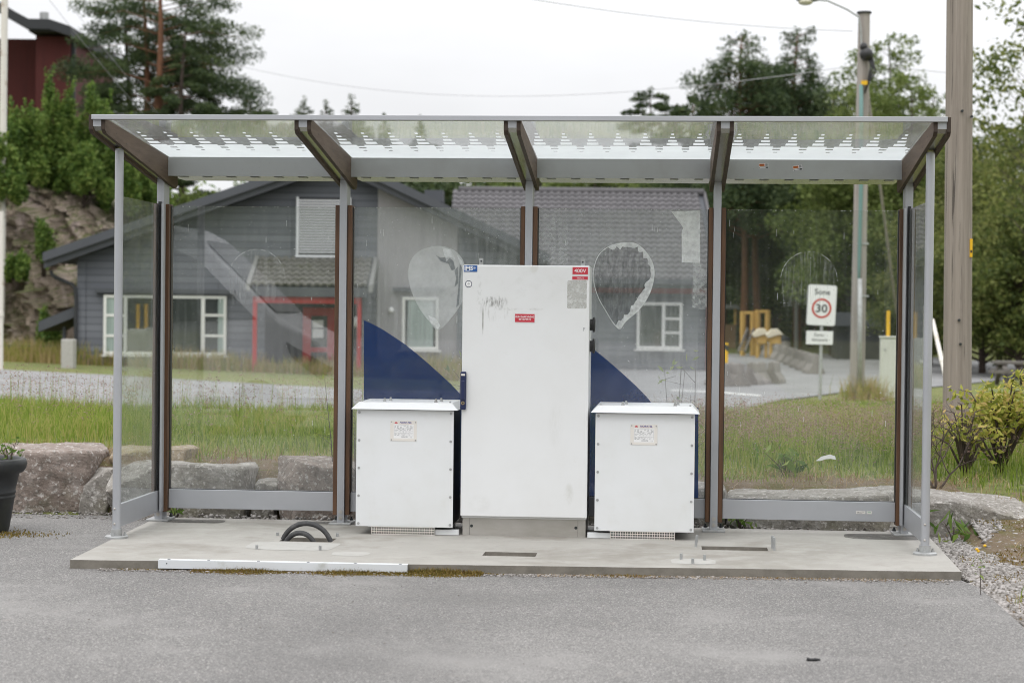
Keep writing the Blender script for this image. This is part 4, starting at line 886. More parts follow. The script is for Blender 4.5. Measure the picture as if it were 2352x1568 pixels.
def tree(name, base, label, group, Ht, Rm, prof, leafm, barkm, nleaf=7000, leaf=.12, nlimb=34, t0=.3, rise=.15, pad=(.30, .12), tr=.16, seed=1, droop=0.0, lean=(0, 0), cat='tree', aspect=.5, fork=0, shell=.45, rz=0, limb_show=1.0, up=0.0, clear=0.0, padmin=.32):
    rng = np.random.default_rng(seed); rnd = random.Random(seed); root = thing(name, tuple(base), label, cat, group, rz)
    tm = MB(); bx, by, bz = base
    pts = []; n = 9
    for i in range(n + 1):
        t = i / n; pts.append((lean[0] * t * Ht + .06 * Ht * .2 * math.sin(t * 5 + seed), lean[1] * t * Ht + .05 * Ht * .15 * math.sin(t * 4 + 2 * seed), t * Ht * .97 - (.4 if i == 0 else 0)))
    rad = [tr * (1 - .88 * (i / n)) + .008 for i in range(n + 1)]
    def tp(t):
        k = t * n; i = min(int(k), n - 1); f = k - i; return tuple(pts[i][j] * (1 - f) + pts[i + 1][j] * f for j in range(3))
    tm.tube(pts, rad, 10); B = []
    for k in range(nlimb):
        t = t0 + (1 - t0) * ((k + rnd.uniform(0, .9)) / nlimb); az = k * 2.39996 + rnd.uniform(-.5, .5)
        L = Rm * prof((t - t0) / (1 - t0)) * rnd.uniform(.68, 1.18)
        if clear and math.sin(az) < -.35 and t < clear: az += math.pi * .75
        if L < .05: L = .05
        o = Vector(tp(min(t, .99))); rs = rise * rnd.uniform(.4, 1.5)
        tip = o + Vector((math.cos(az) * L, math.sin(az) * L, L * rs)); mid = o.lerp(tip, .5) + Vector((0, 0, L * (.10 - droop * .3)))
        tip = tip + Vector((0, 0, -droop * L)); r0 = max(.012, tr * .42 * (1 - t * .72)) * limb_show
        tm.tube([o, o.lerp(mid, .55), mid, tip], [r0, r0 * .8, r0 * .55, r0 * .2], 5)
        for f in ((.55, .8, 1.0) if L > Rm * .35 else (.75, 1.0)):
            c = (o.lerp(mid, f * 2) if f < .5 else mid.lerp(tip, f * 2 - 1)) + Vector((rnd.uniform(-.1, .1), rnd.uniform(-.1, .1), rnd.uniform(-.03, .08))) * L
            p = max(pad[0] * L, pad[0] * Rm * padmin) * rnd.uniform(.7, 1.2); B.append((c.x, c.y, c.z + p * pad[1] / pad[0] * .4, p, p, max(.03, p * pad[1] / pad[0])))
    topp = tp(.985); B.append((topp[0], topp[1], Ht * .97, pad[0] * Rm * .25, pad[0] * Rm * .25, Ht * .03))
    tm.v = [(v[0] + bx, v[1] + by, v[2] + bz) for v in tm.v]
    tm.build('trunk', barkm, root, smooth='all', fix=False)
    C = blob_points(B, nleaf, rng, shell); me = quads_mesh('crown', leaf_quads(C, leaf, rng, aspect, up), leafm); mesh_obj('crown', me, root)
    return root
def place(root, loc, label=None, scale=1.0, rz=0.0, group=None):
    c = copy_tree(root); c.location = loc; c.rotation_euler = (0, 0, rz); c.scale = (scale,) * 3
    if label: c['label'] = label
    if group: c['group'] = group
    return c
def shrub(name, base, label, group, Rx, Ry, Hh, leafm, n=6000, leaf=.09, nb=16, seed=1, stems=5, cat='shrub', up=.2):
    rng = np.random.default_rng(seed); rnd = random.Random(seed); root = thing(name, tuple(base), label, cat, group); B = []; sm = MB()
    for k in range(nb):
        a = rnd.uniform(0, 6.28); q = math.sqrt(rnd.uniform(.02, 1)); h = rnd.uniform(.25, .86) * (1 - .45 * q * q)
        r = rnd.uniform(.20, .38); B.append((math.cos(a) * q * Rx * .72, math.sin(a) * q * Ry * .72, h * Hh, r * Rx * .8, r * Ry * .8, r * Hh * .62))
        tip = B[-1][:3]
        if k < stems: sm.tube([(0, 0, -.2), (tip[0] * .4, tip[1] * .4, tip[2] * .5), tip], [.06, .04, .012], 6)
    for k in range(nb * 4):                                      # spiky leading shoots
        b = B[rnd.randrange(nb)]; B.append((b[0] + rnd.uniform(-1, 1) * b[3], b[1] + rnd.uniform(-1, 1) * b[4], b[2] + b[5] * rnd.uniform(.7, 1.25), b[3] * .12, b[4] * .12, b[5] * .20))
    sm.v = [(v[0] + base[0], v[1] + base[1], v[2] + base[2]) for v in sm.v]; sm.build('stem', M['bark_dark'], root, smooth='all', fix=False)
    C = blob_points(B, n, rng, .5); mesh_obj('foliage', quads_mesh('foliage', leaf_quads(C, leaf, rng, .5, up), leafm), root); return root

# ------------------------------------------------------------------ grass
def gpt_(px_, py_, Z): p = at(px_, py_, Z); return (p[0], p[1])
def blades(name, P, hts, wid, rng, leafm, bend=.35, label=None, cat=None):
    n = len(P); a = rng.uniform(0, 2 * np.pi, n); d = np.stack([np.cos(a), np.sin(a), np.zeros(n)], -1)
    b = rng.uniform(0, 2 * np.pi, n); e = np.stack([np.cos(b), np.sin(b), np.zeros(n)], -1) * (rng.uniform(.1, 1, (n, 1)) * bend * hts[:, None])
    w = d * wid * rng.uniform(.6, 1.3, (n, 1)); up = np.array([0, 0, 1.0]) * hts[:, None]
    m1 = P + up * .55 + e * .3; t = P + up + e
    Q = np.stack([P - w, P + w, m1 + w * .7, m1 - w * .7], 1); Q2 = np.stack([m1 - w * .7, m1 + w * .7, t + w * .08, t - w * .08], 1)
    Q = np.stack([Q, Q2], 1).reshape(-1, 4, 3)
    o = mesh_obj(name, quads_mesh(name, Q, leafm)); tag(o, label, cat, kind='stuff'); return o
def scatter(rng, n, x0, x1, y0, y1, keep=None):
    p = np.stack([rng.uniform(x0, x1, n), rng.uniform(y0, y1, n)], -1)
    if keep is not None: p = p[keep(p[:, 0], p[:, 1])]
    return np.column_stack([p, H(p[:, 0], p[:, 1])])
def nz(x, y, s, k=0): return np.array([noise.noise((a * s, b * s, k)) for a, b in zip(x, y)])
rng = np.random.default_rng(5)
def fov(x, y):                                                    # only ground that the shelter side of the place can show
    z = y + 12.85; c = .912 - .0794 * z; return np.abs(x - c) < .31 * z + 1.2
def front_edge(x): return np.where(x < -3.1, 1.25, np.where(x < 2.5, 1.02, np.where(x < 3.4, 1.05 - .2 * (x - 2.5), .5 - 1.1 * np.clip(x - 3.4, 0, 2))))
def kb(x, y): return fov(x, y) & (y > front_edge(x) + .35 + .25 * np.sin(x * 3.1))
P = scatter(rng, 52000, -7.5, 7.5, .2, 7.5, kb); hn = nz(P[:, 0], P[:, 1], .9)
blades('grass', P, np.clip(.11 + .16 * hn + rng.uniform(-.04, .10, len(P)), .03, .36) * np.clip(.35 + (P[:, 1] - front_edge(P[:, 0])) * .5, .3, 1), .0042, rng, M['grass'], .5, 'long green meadow grass on the bank behind the shelter', 'grass')
EDGE = np.array(sorted([(-34, 18.2), (-18, 17.6), g(0, 917), g(400, 957), (-3.2, 14.6), (0.6, 14.2), g(1690, 985)]))
def near_road(x): return np.interp(x, EDGE[:, 0], EDGE[:, 1])
LOT = np.array(sorted([g(1660, 985), g(1725, 938), g(1800, 919), g(1960, 899), g(2080, 892), g(2150, 890), g(2420, 862)]))
P = scatter(rng, 30000, -12, 10, 7.5, 17, lambda x, y: fov(x, y) & ((y < near_road(x) - .15) | ((x > EDGE[-1, 0]) & (y < 15))))
blades('grass', P, rng.uniform(.06, .2, len(P)), .008, rng, M['grass'], .5, 'green grass sloping from the bank down to the road', 'grass')
def kl(x, y): return fov(x, y) & (x > LOT[0, 0] + .1) & (y < np.interp(x, LOT[:, 0], LOT[:, 1]) - .15)
P = scatter(rng, 26000, 1.5, 13, 15, 28, kl)
blades('grass', P, rng.uniform(.03, .09, len(P)), .010, rng, M['grass'], .5, 'short mown lawn around the zone sign', 'grass')
P = scatter(rng, 42000, -24, -1.5, 33, 42, lambda x, y: fov(x, y) & (y > 36.2 - .22 * (x + 8.5)))
hn = nz(P[:, 0], P[:, 1], .5); blades('tall_grass', P, np.clip(.30 + .35 * hn + rng.uniform(-.1, .25, len(P)), .06, .9), .014, rng, M['grass_far'], .45, 'tall yellowing verge grass below the grey house', 'grass')
c_ = gpt_(1985, 900, 41.5); P = np.column_stack([rng.normal(c_[0], .22, 800), rng.normal(c_[1] - .1, .25, 800)]); P = np.column_stack([P, H(P[:, 0], P[:, 1])])
blades('tall_grass', P, rng.uniform(.08, .6, len(P)), .010, rng, M['grass_far'], .6, 'tuft of long dry grass around the foot of the wooden lamp pole', 'grass')
# dry stalks with purple-brown seed heads
def stalks(name, P, h, rng, label, tuft=14, r=.035, tl=.11, wid=.0016):
    n = len(P); a = rng.uniform(0, 2 * np.pi, n); le = rng.uniform(.03, .22, n) * h; T = P + np.stack([np.cos(a) * le, np.sin(a) * le, h], -1); md = (P + T) / 2 + np.stack([-np.cos(a), -np.sin(a), 0 * a], -1) * le[:, None] * .15
    sd = np.stack([np.cos(a + 1.57), np.sin(a + 1.57), 0 * a], -1) * wid; Q = [np.stack([P - sd, P + sd, md + sd, md - sd], 1), np.stack([md - sd, md + sd, T + sd * .6, T - sd * .6], 1)]
    C = np.repeat(T, tuft, 0); u = rng.uniform(0, 1, (len(C), 1)); ax = np.repeat((T - md) / np.linalg.norm(T - md, axis=1, keepdims=True), tuft, 0)
    C = C + ax * (u - .75) * tl * 1.6 + rng.normal(size=C.shape) * r * (.35 + .5 * np.sin(u * 3))
    Q2 = leaf_quads(C, .011, rng, .28, .5)
    me = quads_mesh(name, np.concatenate(Q + [Q2]), [M['grass'], M['seed']])
    me.polygons.foreach_set('material_index', np.r_[np.zeros(2 * n, dtype=np.int32), np.ones(len(Q2), dtype=np.int32)]); o = mesh_obj(name, me); tag(o, label, 'grass', kind='stuff')
def ks(x, y): return kb(x, y) & (y > front_edge(x) + .6)
P = scatter(rng, 2000, -7.5, 7.5, 1.3, 7.0, lambda x, y: ks(x, y) & ((nz(x, y, .55, 3) > -.12) | (x > 1.2)))
P2 = scatter(rng, 2900, .6, 5.2, 2.4, 6.5, ks); P = np.concatenate([P, P2])
stalks('tall_grass', P, rng.uniform(.26, .55, len(P)) * np.where(P[:, 0] > .6, .60, 1), rng, 'thin purple-brown seed heads standing above the bank grass')
# dead straw along the top of the wall and around it
P = scatter(rng, 9000, -4.6, 5.5, -.6, 1.9, lambda x, y: (y > front_edge(x) - .12) & (y < front_edge(x) + .75 + .2 * np.sin(4 * x)))
P[:, 2] += .005; blades('dry_grass', P, rng.uniform(.02, .09, len(P)), .0035, rng, M['straw'], 1.6, 'matted dry straw along the top of the boulder wall', 'dry grass')
P = scatter(rng, 3800, 2.7, 6.5, -3.5, .4, lambda x, y: nz(x, y, 1.3, 8) + .24 * (x - 3.9) > .15)
blades('grass', P, rng.uniform(.03, .13, len(P)), .0035, rng, M['grass'], .8, 'sparse grass tufts beyond the gravel at the right edge', 'grass')
P = scatter(rng, 3200, 2.75, 6.5, -3.5, .6, lambda x, y: nz(x, y, 1.6, 2) + .3 * (x - 3.6) > .05)
blades('dry_grass', P, rng.uniform(.012, .07, len(P)), .0035, rng, M['straw'], 1.8, 'reddish dry litter beside the gravel', 'dry grass')

# gravel, moss and litter
def stones(name, P, s, rng, m, label, cat='gravel'):
    base = np.array([(1, 1, 1), (-1, -1, 1), (-1, 1, -1), (1, -1, -1), (1.2, 0, 0), (-1.2, 0, 0), (0, 1.2, 0), (0, -1.2, 0), (0, 0, 1.1), (0, 0, -1.1)]) * .7
    import bmesh
    bm = bmesh.new(); [bm.verts.new(b) for b in base]; r = bmesh.ops.convex_hull(bm, input=bm.verts[:]); bmesh.ops.triangulate(bm, faces=bm.faces[:]); bm.verts.ensure_lookup_table(); bm.verts.index_update()
    Bv = np.array([v.co[:] for v in bm.verts]); Bf = np.array([[v.index for v in f.verts] for f in bm.faces]); bm.free()
    n = len(P); S = s * rng.uniform(.45, 1.25, (n, 1, 1)) * rng.uniform(.65, 1.3, (n, 1, 3)); V = Bv[None] * (1 + .25 * rng.normal(size=(n, len(Bv), 1)) * .6) * S; a = rng.uniform(0, 6.28, n); c, sn = np.cos(a)[:, None], np.sin(a)[:, None]
    V = np.stack([V[..., 0] * c - V[..., 1] * sn, V[..., 0] * sn + V[..., 1] * c, V[..., 2] * .75], -1) + P[:, None, :]
    F = (Bf[None] + (np.arange(n) * len(Bv))[:, None, None]).reshape(-1, 3); me = bpy.data.meshes.new(name)
    me.vertices.add(n * len(Bv)); me.vertices.foreach_set('co', V.astype(np.float32).reshape(-1)); nf = len(F); me.loops.add(nf * 3); me.loops.foreach_set('vertex_index', F.astype(np.int32).reshape(-1))
    me.polygons.add(nf); me.polygons.foreach_set('loop_start', np.arange(nf, dtype=np.int32) * 3); me.polygons.foreach_set('loop_total', np.full(nf, 3, dtype=np.int32)); me.materials.append(m); me.update(); me.validate()
    return tag(mesh_obj(name, me), label, cat, kind='stuff')
M['pebble'] = leaf_mat('granite_chips', [(0.172, 0.155, 0.138), (0.249, 0.232, 0.215), (0.327, 0.305, 0.288), (0.404, 0.378, 0.361)], 0.0, .5, .85)
gx0 = lambda y: np.where(y < -1.8, 2.66, 2.66 + .03 * (y + 1.8))
def kg(x, y): return (x > gx0(y)) & (x - 2.66 < (.42 + .10 * np.sin(y * 2.3)) * np.clip((y + 3.5) / 1.2, .15, 1) + .1 * nz(x, y, 2))
P = scatter(rng, 8000, 2.6, 3.4, -3.2, .5, kg); P[:, 2] += .004
stones('gravel', P, .017, rng, M['pebble'], 'pale crushed granite gravel beside the right end of the slab')
P = scatter(rng, 2600, 2.65, 5.2, -3.6, .6); stones('gravel', P, .016, rng, M['pebble'], 'scattered pale stones in the moss beyond the gravel')
xx = rng.uniform(-2.3, 2.55, 2600); yy = fy(xx) - np.abs(rng.normal(0, .045, 2600)) - .008; P = np.column_stack([xx, yy, np.full(2600, AZ + .002)])
stones('gravel', P, .0075, rng, M['pebble'], 'fine grit along the foot of the slab edge')
xx = rng.uniform(-4.3, -2.4, 500); P = np.column_stack([xx, rng.uniform(.35, .95, 500), np.full(500, AZ + .003)]); stones('gravel', P, .011, rng, M['pebble'], 'grit at the foot of the left boulders')
xx = rng.uniform(-2.4, 2.6, 1500); P = np.column_stack([xx, rng.uniform(.14, .52, 1500), np.full(1500, -.06) + .05 * rng.uniform(0, 1, 1500)]); stones('gravel', P, .016, rng, M['pebble'], 'gravel between the slab and the boulders')
xx = rng.uniform(-3, 3, 260); P = np.column_stack([xx, rng.uniform(-6.5, -2.4, 260), np.full(260, AZ + .001)]); stones('gravel', P, .0045, rng, M['pebble'], 'loose chips lying on the asphalt', 'grit')
def mossy(name, x0, x1, n, label, spread=.055, h=.028, seed=0):
    r = np.random.default_rng(seed); x = r.uniform(x0, x1, n); k = np.clip(nz(x, 0 * x, 2.2, seed) + .55, .05, 1.2); d = np.abs(r.normal(0, 1, n)) * spread * k
    P = np.column_stack([x, fy(x) - .02 - d, np.full(n, AZ)]); o = blades(name, P, (.006 + h * np.exp(-d / .05) * r.uniform(.3, 1, n)) * k, .003, r, M['moss'], 1.0, label, 'moss'); return o
mossy('moss', -1.75, -.10, 11000, 'olive and rusty moss growing under the white angle strip', .11, .075, 3)
mossy('moss', -2.2, 2.5, 3200, 'thin line of moss along the foot of the slab', .02, .012, 9)
r5 = np.random.default_rng(17); P = scatter(r5, 22000, 2.75, 5.5, -3.5, .6, lambda x, y: nz(x, y, 1.8, 5) + .30 * (x - 3.1) > .0)
blades('moss', P, r5.uniform(.005, .026, len(P)), .005, r5, M['moss'], 1.0, 'red-brown moss carpet beyond the gravel', 'moss')
P = np.column_stack([r5.normal(-3.52, .20, 1500), r5.normal(-.62, .10, 1500), np.full(1500, AZ)]); blades('moss', P, r5.uniform(.004, .02, len(P)), .004, r5, M['moss'], 1.0, 'brown moss around the foot of the plant pot', 'moss')
xx = r5.uniform(.2, 2.5, 900); P = np.column_stack([xx, fy(xx) - .02 - np.abs(r5.normal(0, .05, 900)), np.full(900, AZ + .003)]); blades('needle_litter', P, r5.uniform(.004, .012, 900), .0016, r5, M['straw'], 4.5, 'reddish pine needle litter along the slab foot', 'litter')
# single small plants
def leafy(name, base, label, cat, nst, h, nl, leaf, leafm, seed, spread=.5, group=None, bare=.3, stem_r=.004, aspect=.42):
    rng = np.random.default_rng(seed); rnd = random.Random(seed); root = thing(name, tuple(base), label, cat, group); sm = MB(); C = []
    for k in range(nst):
        a = rnd.uniform(0, 6.28); hh = h * rnd.uniform(.6, 1.1); sp = spread * hh * rnd.uniform(.2, 1)
        P = [Vector((0, 0, -.03)), Vector((math.cos(a) * sp * .35, math.sin(a) * sp * .35, hh * .45)), Vector((math.cos(a) * sp, math.sin(a) * sp, hh))]
        sm.tube(P, [stem_r, stem_r * .8, stem_r * .35], 5)
        for q in range(3):
            t = rnd.uniform(.45, .95); o = P[0].lerp(P[1], t * 2) if t < .5 else P[1].lerp(P[2], t * 2 - 1); e = o + Vector((rnd.uniform(-1, 1), rnd.uniform(-1, 1), rnd.uniform(.1, .9))) * hh * .16
            sm.tube([o, e], [stem_r * .5, stem_r * .25], 4); C += [tuple(e + Vector((rnd.gauss(0, 1), rnd.gauss(0, 1), rnd.gauss(0, .7))) * leaf * 1.2) for _ in range(max(1, nl // (nst * 4)))]
        C += [tuple(P[2] + Vector((rnd.gauss(0, 1), rnd.gauss(0, 1), rnd.gauss(0, .6))) * leaf * 1.5) for _ in range(max(1, nl // (nst * 4)))]
    b = base; sm.v = [(v[0] + b[0], v[1] + b[1], v[2] + b[2]) for v in sm.v]; sm.build('stem', M['twig'], root, smooth='all', fix=False)
    mesh_obj('foliage', quads_mesh('foliage', leaf_quads(np.array(C), leaf, rng, aspect, .0), leafm), root); return root

def gpt(px_, py_, Z):                                             # ground point under a survey direction, Z metres away
    p = at(px_, py_, Z); return (p[0], p[1], Hs(p[0], p[1]))
# pot plant, sprouts behind the boxes, weeds
leafy('pot_plant', (pc[0] + .19, pc[1] - .06, AZ + .43), 'small green weed with yellow buds growing in the plant pot', 'plant', 6, .17, 60, .022, M['shrub'], 3, .9)
b = onY(1548, 935, .55); leafy('sapling', (b[0], .55, .1), 'thin bare-stemmed sapling with bright leaves behind the right white box', 'plant', 3, 1.0, 26, .028, M['sprout'], 5, .12, 'saplings behind the shelter glass')
b = onY(1602, 930, .5); leafy('sapling', (b[0] - .02, .5, .1), 'twiggy sapling with few leaves close to the fourth shelter post', 'plant', 2, 1.02, 14, .024, M['sprout'], 8, .10, 'saplings behind the shelter glass')
b = onY(812, 915, .5); leafy('sapling', (b[0] + .02, .5, .1), 'small leafy sapling right of the second shelter post', 'plant', 2, .86, 16, .026, M['sprout'], 9, .05, 'saplings behind the shelter glass')
b = onY(770, 930, .75); leafy('sapling', (b[0], .75, .15), 'sapling with a side shoot left of the second shelter post', 'plant', 2, .85, 18, .024, M['sprout'], 12, .14, 'saplings behind the shelter glass')
b = onY(1040, 900, .5); leafy('sapling', (b[0], .5, .1), 'bare twig sapling behind the blue decal beside the door handle', 'plant', 2, .98, 16, .03, M['shrub'], 14, .12, 'saplings behind the shelter glass')
for px_, py_, Y, s_ in ((404, 1178, .30, 1), (1640, 1205, .26, 2), (1700, 1215, .3, 3)):
    b = onY(px_, py_, Y); leafy('weed', (b[0], Y, -.02), ['bright green weed at the foot of the left corner post', 'green weed behind the foot of the fourth post', 'leafy weed under the right kick rail'][s_ - 1], 'plant', 7, .12, 46, .035, M['shrub'], 20 + s_, .9, 'weeds at the post feet')
b = onY(1805, 1085, 1.7); leafy('dock_plant', (b[0], 1.7, Hs(b[0], 1.7)), 'broad-leaved dark weed in the grass of the right pane', 'plant', 8, .16, 60, .06, M['shrub'], 31, 1.1)
b = onY(2190, 1205, .15); leafy('dock_plant', (b[0], .15, Hs(b[0], .15)), 'rosette weed at the end of the right boulder by the gravel', 'plant', 6, .14, 22, .07, M['shrub'], 33, .6, aspect=.22)
b = onZ(2240, 1365, AZ); fl = leafy('wildflower', (b[0] + .03, b[1], AZ), 'thin stemmed wildflower with three yellow heads beside the gravel', 'flower', 2, .27, 8, .018, M['shrub'], 37, .12, stem_r=.0018)
mb = MB()
for dx, dz in ((-.05, .245), (-.035, .235), (.035, .265)): mb.sphere((b[0] + .03 + dx * .5, b[1], AZ + dz), .0095, 4, sz=.8)
mb.build('flower_head', M['yellow'], fl, smooth='all')
for k, (px_, py_, Y) in enumerate(((232, 665 + 365, 1.9),)): pass
# twig on the asphalt
b = onZ(1868, 1517, AZ); mb = MB(); mb.tube([(b[0] - .028, b[1], AZ + .008), (b[0] - .01, b[1] - .004, AZ + .006), (b[0] + .008, b[1], AZ + .007), (b[0] + .03, b[1] + .002, AZ + .006)], [.009, .007, .0075, .004], 6)
tag(mb.build('dropped_twig', M['black'], smooth='all'), 'small dark stick lying alone on the asphalt', 'litter')
# bare shrub and yellow-green shrub at the right
def bare_shrub():
    rnd = random.Random(4); Y = 1.15; o = onY(2150, 1095, Y); root = thing('bare_shrub', (o[0], Y, Hs(o[0], Y)), 'bare twiggy shrub beside the right front post', 'shrub'); mb = MB()
    def grow(p, d, L, r, k):
        P = [p]; q = p
        for i in range(4): d = (d + Vector((rnd.gauss(0, .17), rnd.gauss(0, .17), rnd.gauss(.06, .1)))).normalized(); q = q + d * L / 4; P.append(q)
        mb.tube(P, [r, r * .85, r * .7, r * .55, r * .4], 6)
        if k:
            for i in (2, 3, 4, 4): grow(P[i], (d + Vector((rnd.gauss(0, .6), rnd.gauss(0, .5), rnd.gauss(.2, .4)))).normalized(), L * rnd.uniform(.4, .7), r * .5, k - 1)
    for a, L in ((( -.02, 0, 1), .36), ((.5, .1, .7), .34), ((.15, .1, 1), .30), ((-.25, .2, .9), .34)): grow(Vector((o[0], Y, Hs(o[0], Y) - .03)), Vector(a).normalized(), L, .010, 3)
    mb.build('stem', M['twig'], root, smooth='all', fix=False)
bare_shrub()
def dogwood(px_, py_, Y, Rx, Hh, n, label, seed):
    rng = np.random.default_rng(seed); rnd = random.Random(seed); o = onY(px_, py_, Y); z = Hs(o[0], Y); root = thing('leafy_shrub', (o[0], Y, z), label, 'shrub', 'yellow-green shrubs at the right edge'); sm = MB(); C = []
    for k in range(24):
        a = rnd.uniform(0, 6.28); q = rnd.uniform(.15, 1); tip = Vector((math.cos(a) * q * Rx, math.sin(a) * q * Rx * .7, Hh * rnd.uniform(.5, 1.05) * (1 - .35 * q)))
        md = tip * .5 + Vector((0, 0, Hh * .14)); P = [Vector((0, 0, 0)), md, tip, tip + Vector((math.cos(a), math.sin(a), .2)) * .10]
        sm.tube(P, [.012, .008, .005, .002], 5)
        for j in range(n // 24):
            t = rnd.uniform(.45, 1.0); c = P[1].lerp(P[2], (t - .45) / .4) if t < .85 else P[2].lerp(P[3], (t - .85) / .15); C.append(tuple(c + Vector((rnd.gauss(0, .05), rnd.gauss(0, .05), rnd.gauss(-.01, .04)))))
    sm.v = [(v[0] + o[0], v[1] + Y, v[2] + z) for v in sm.v]; sm.build('stem', M['twig'], root, smooth='all', fix=False)
    mesh_obj('foliage', quads_mesh('foliage', leaf_quads(np.array(C), .030, rng, .48, 0), M['dogwood']), root)
dogwood(2300, 1050, 2.2, .50, .76, 1700, 'large yellow-green leafy shrub at the right edge of the view', 3)
dogwood(2215, 1060, 2.0, .25, .60, 200, 'sparse yellow-green shoot in front of the big wooden pole', 5)

# ------------------------------------------------------------------ poles, lamps, wires
def wood_pole(name, base, top, r0, r1, m, label, cat, group=None):
    root = thing(name, tuple(base), label, cat, group); mb = MB(); b = Vector(base); t = Vector(top); n = 14
    mb.tube([b.lerp(t, i / n) - (Vector((0, 0, .4)) if i == 0 else Vector()) for i in range(n + 1)], [r0 + (r1 - r0) * i / n for i in range(n + 1)], 28); mb.build('pole_shaft', m, root, smooth=True); return root
b = gpt(2198, 1000, 17.9); t = at(2206, -240, 17.9)
bp = wood_pole('utility_pole', b, (t[0], t[1], t[2]), .132, .118, M['pole_wood'], 'thick weathered wooden utility pole with a yellow tag at right', 'utility pole')
p = at(2230, 570, 17.85); mb = MB(); mb.box(p[0] - .018, p[0] + .008, p[1] - .05, p[1] + .03, p[2] - .085, p[2] + .085); mb.box(p[0] - .012, p[0] + .004, p[1] - .052, p[1] - .05, p[2] - .045, p[2] - .02, 1); mb.build('yellow_tag', [M['yellow'], M['ink']], bp, bevel=.004)
for px_, py_ in ((2210, 255), (2232, 268), (2206, 790), (2203, 735)): c = at(px_, py_, 17.76); mb = MB(); mb.cyl((c[0], c[1] + .03, c[2]), (c[0], c[1] - .015, c[2]), .012, n=8); mb.build('nail', M['dark_metal'], bp)
ZL = 41.5
b = gpt(1968, 905, ZL); t = at(1985, 32, ZL)
lp = wood_pole('street_lamp', b, t, .165, .125, M['pole_far'], 'old wooden street lamp pole with teal cable cover, arm and lamp', 'street lamp')
mb = MB(); t_ = Vector(t); mb.cyl(t_ - Vector((0, 0, .0)), t_ + Vector((0, 0, .04)), .16, n=20); mb.build('pole_cap', M['dark_trim'], lp)
a0 = at(1977, 70, ZL - .2); a1 = at(1973, 40, ZL - .25); a2 = at(1945, 22, ZL - .3); a3 = at(1900, 2, ZL - .35); a4 = at(1868, -1, ZL - .4)
mb = MB(); mb.tube([at(1980, 130, ZL - .18), a0, a1, a2, a3, a4], .022, 10); arm = mb.build('lamp_arm', M['galv'], lp, smooth=True)
h0 = Vector(at(1885, -2, ZL - .4)); h1 = Vector(at(1829, 0, ZL - .4)); mb = MB()
mb.tube([h0, h0.lerp(h1, .25), h0.lerp(h1, .6), h1], [.05, .10, .13, .06], 14); mb.xf(lambda v: Vector((v.x, v.y, h0.z + (v.z - h0.z) * .62))); mb.build('lamp_head', M['lamp'], lp, smooth='all')
mb = MB(); c = h0.lerp(h1, .62) - Vector((0, 0, .06)); mb.sphere(c, .16, 8, sz=.42); mb.build('lamp_lens', M['lamp_lens'], lp, smooth='all')
mb = MB(); mb.tube([at(1978 - 6 * max(0, (y - 420) / 250), y, ZL - .19) for y in (195, 300, 420, 500, 560, 610, 668)], [.04, .045, .045, .04, .04, .035, .02], 8); mb.build('cable_cover', M['teal'], lp, smooth='all')
mb = MB(); mb.tube([at(1975, y, ZL - .2) for y in (640, 760, 905)], .05, 10); mb.build('conduit', M['galv'], lp, smooth='all')
mb = MB(); mb.sphere(at(1990, 125, ZL - .2), .15, 6); mb.sphere(at(1984, 108, ZL - .2), .09, 6)
for k in range(5): mb.tube([at(1990 + k * 3, 125, ZL - .2), at(2000 + k * 3, 150 + k * 4, ZL - .25), at(1992 + k, 190, ZL - .2), at(1986, 215, ZL - .2)], .014, 5)
mb.build('cable_box', M['black'], lp, smooth='all')
mb = MB(); mb.box(*sum([[a, b_] for a, b_ in zip(at(1978, 195, ZL - .22), at(1992, 186, ZL - .19))], [])); mb.build('yellow_marker', M['yellow'], lp)
for y in (560, 680): mb = MB(); c = at(1978, y, ZL); mb.lathe([(.155, -.02), (.165, -.02), (.165, .02), (.155, .02)], c, 20); mb.build('strap', M['galv'], lp)
mb = MB(); mb.tube([at(1992, 205, ZL), at(2018, 400, ZL + 2), at(2060, 720, ZL + 5)], .03, 8); tag(mb.build('stay_cable', M['pole_far'], smooth='all'), 'dark stay cable slanting down right of the wooden lamp pole', 'cable')
ZF = 88
b = gpt(1829, 770, ZF); fl = thing('street_lamp', b, 'distant slim grey street lamp in front of the dark wood', 'street lamp')
mb = MB(); mb.tube([b, tuple(at(1829, 500, ZF))], [.10, .07], 12); mb.build('pole_shaft', M['lamp'], fl, smooth=True)
mb = MB(); mb.tube([at(1829, 505, ZF), at(1826, 492, ZF), at(1810, 482, ZF), at(1795, 479, ZF)], .04, 8); mb.build('lamp_arm', M['lamp'], fl, smooth=True)
mb = MB(); c0, c1 = Vector(at(1800, 480, ZF)), Vector(at(1779, 477, ZF)); mb.tube([c0, c0.lerp(c1, .5), c1], [.06, .13, .05], 10); mb.build('lamp_head', M['sign_white'], fl, smooth='all')
def wire(pts, r, label):
    P = [Vector(p) for p in pts]; n = 40; out = []
    for k in range(n + 1):                                       # quadratic through three points
        t = k / n; a, b_, c = P; out.append(a * (2 * (t - .5) * (t - 1)) + b_ * (-4 * t * (t - 1)) + c * (2 * t * (t - .5)))
    mb = MB(); mb.tube(out, r, 5); tag(mb.build('overhead_wire', M['wire'], smooth='all'), label, 'wire', 'overhead wires')
wire((at(900, -60, 30), at(1500, 38, 37), at(1958, 72, 41.5)), .007, 'wire running from the top centre down to the wooden lamp pole')
wire((at(540, 150, 62), at(1110, 221, 58), at(1975, 150, 44)), .007, 'long sagging wire crossing the sky above the shelter roof')
wire((at(2020, 150, 43), at(2150, 165, 40), at(2420, 190, 34)), .007, 'wire passing behind the thick pole to the right edge')
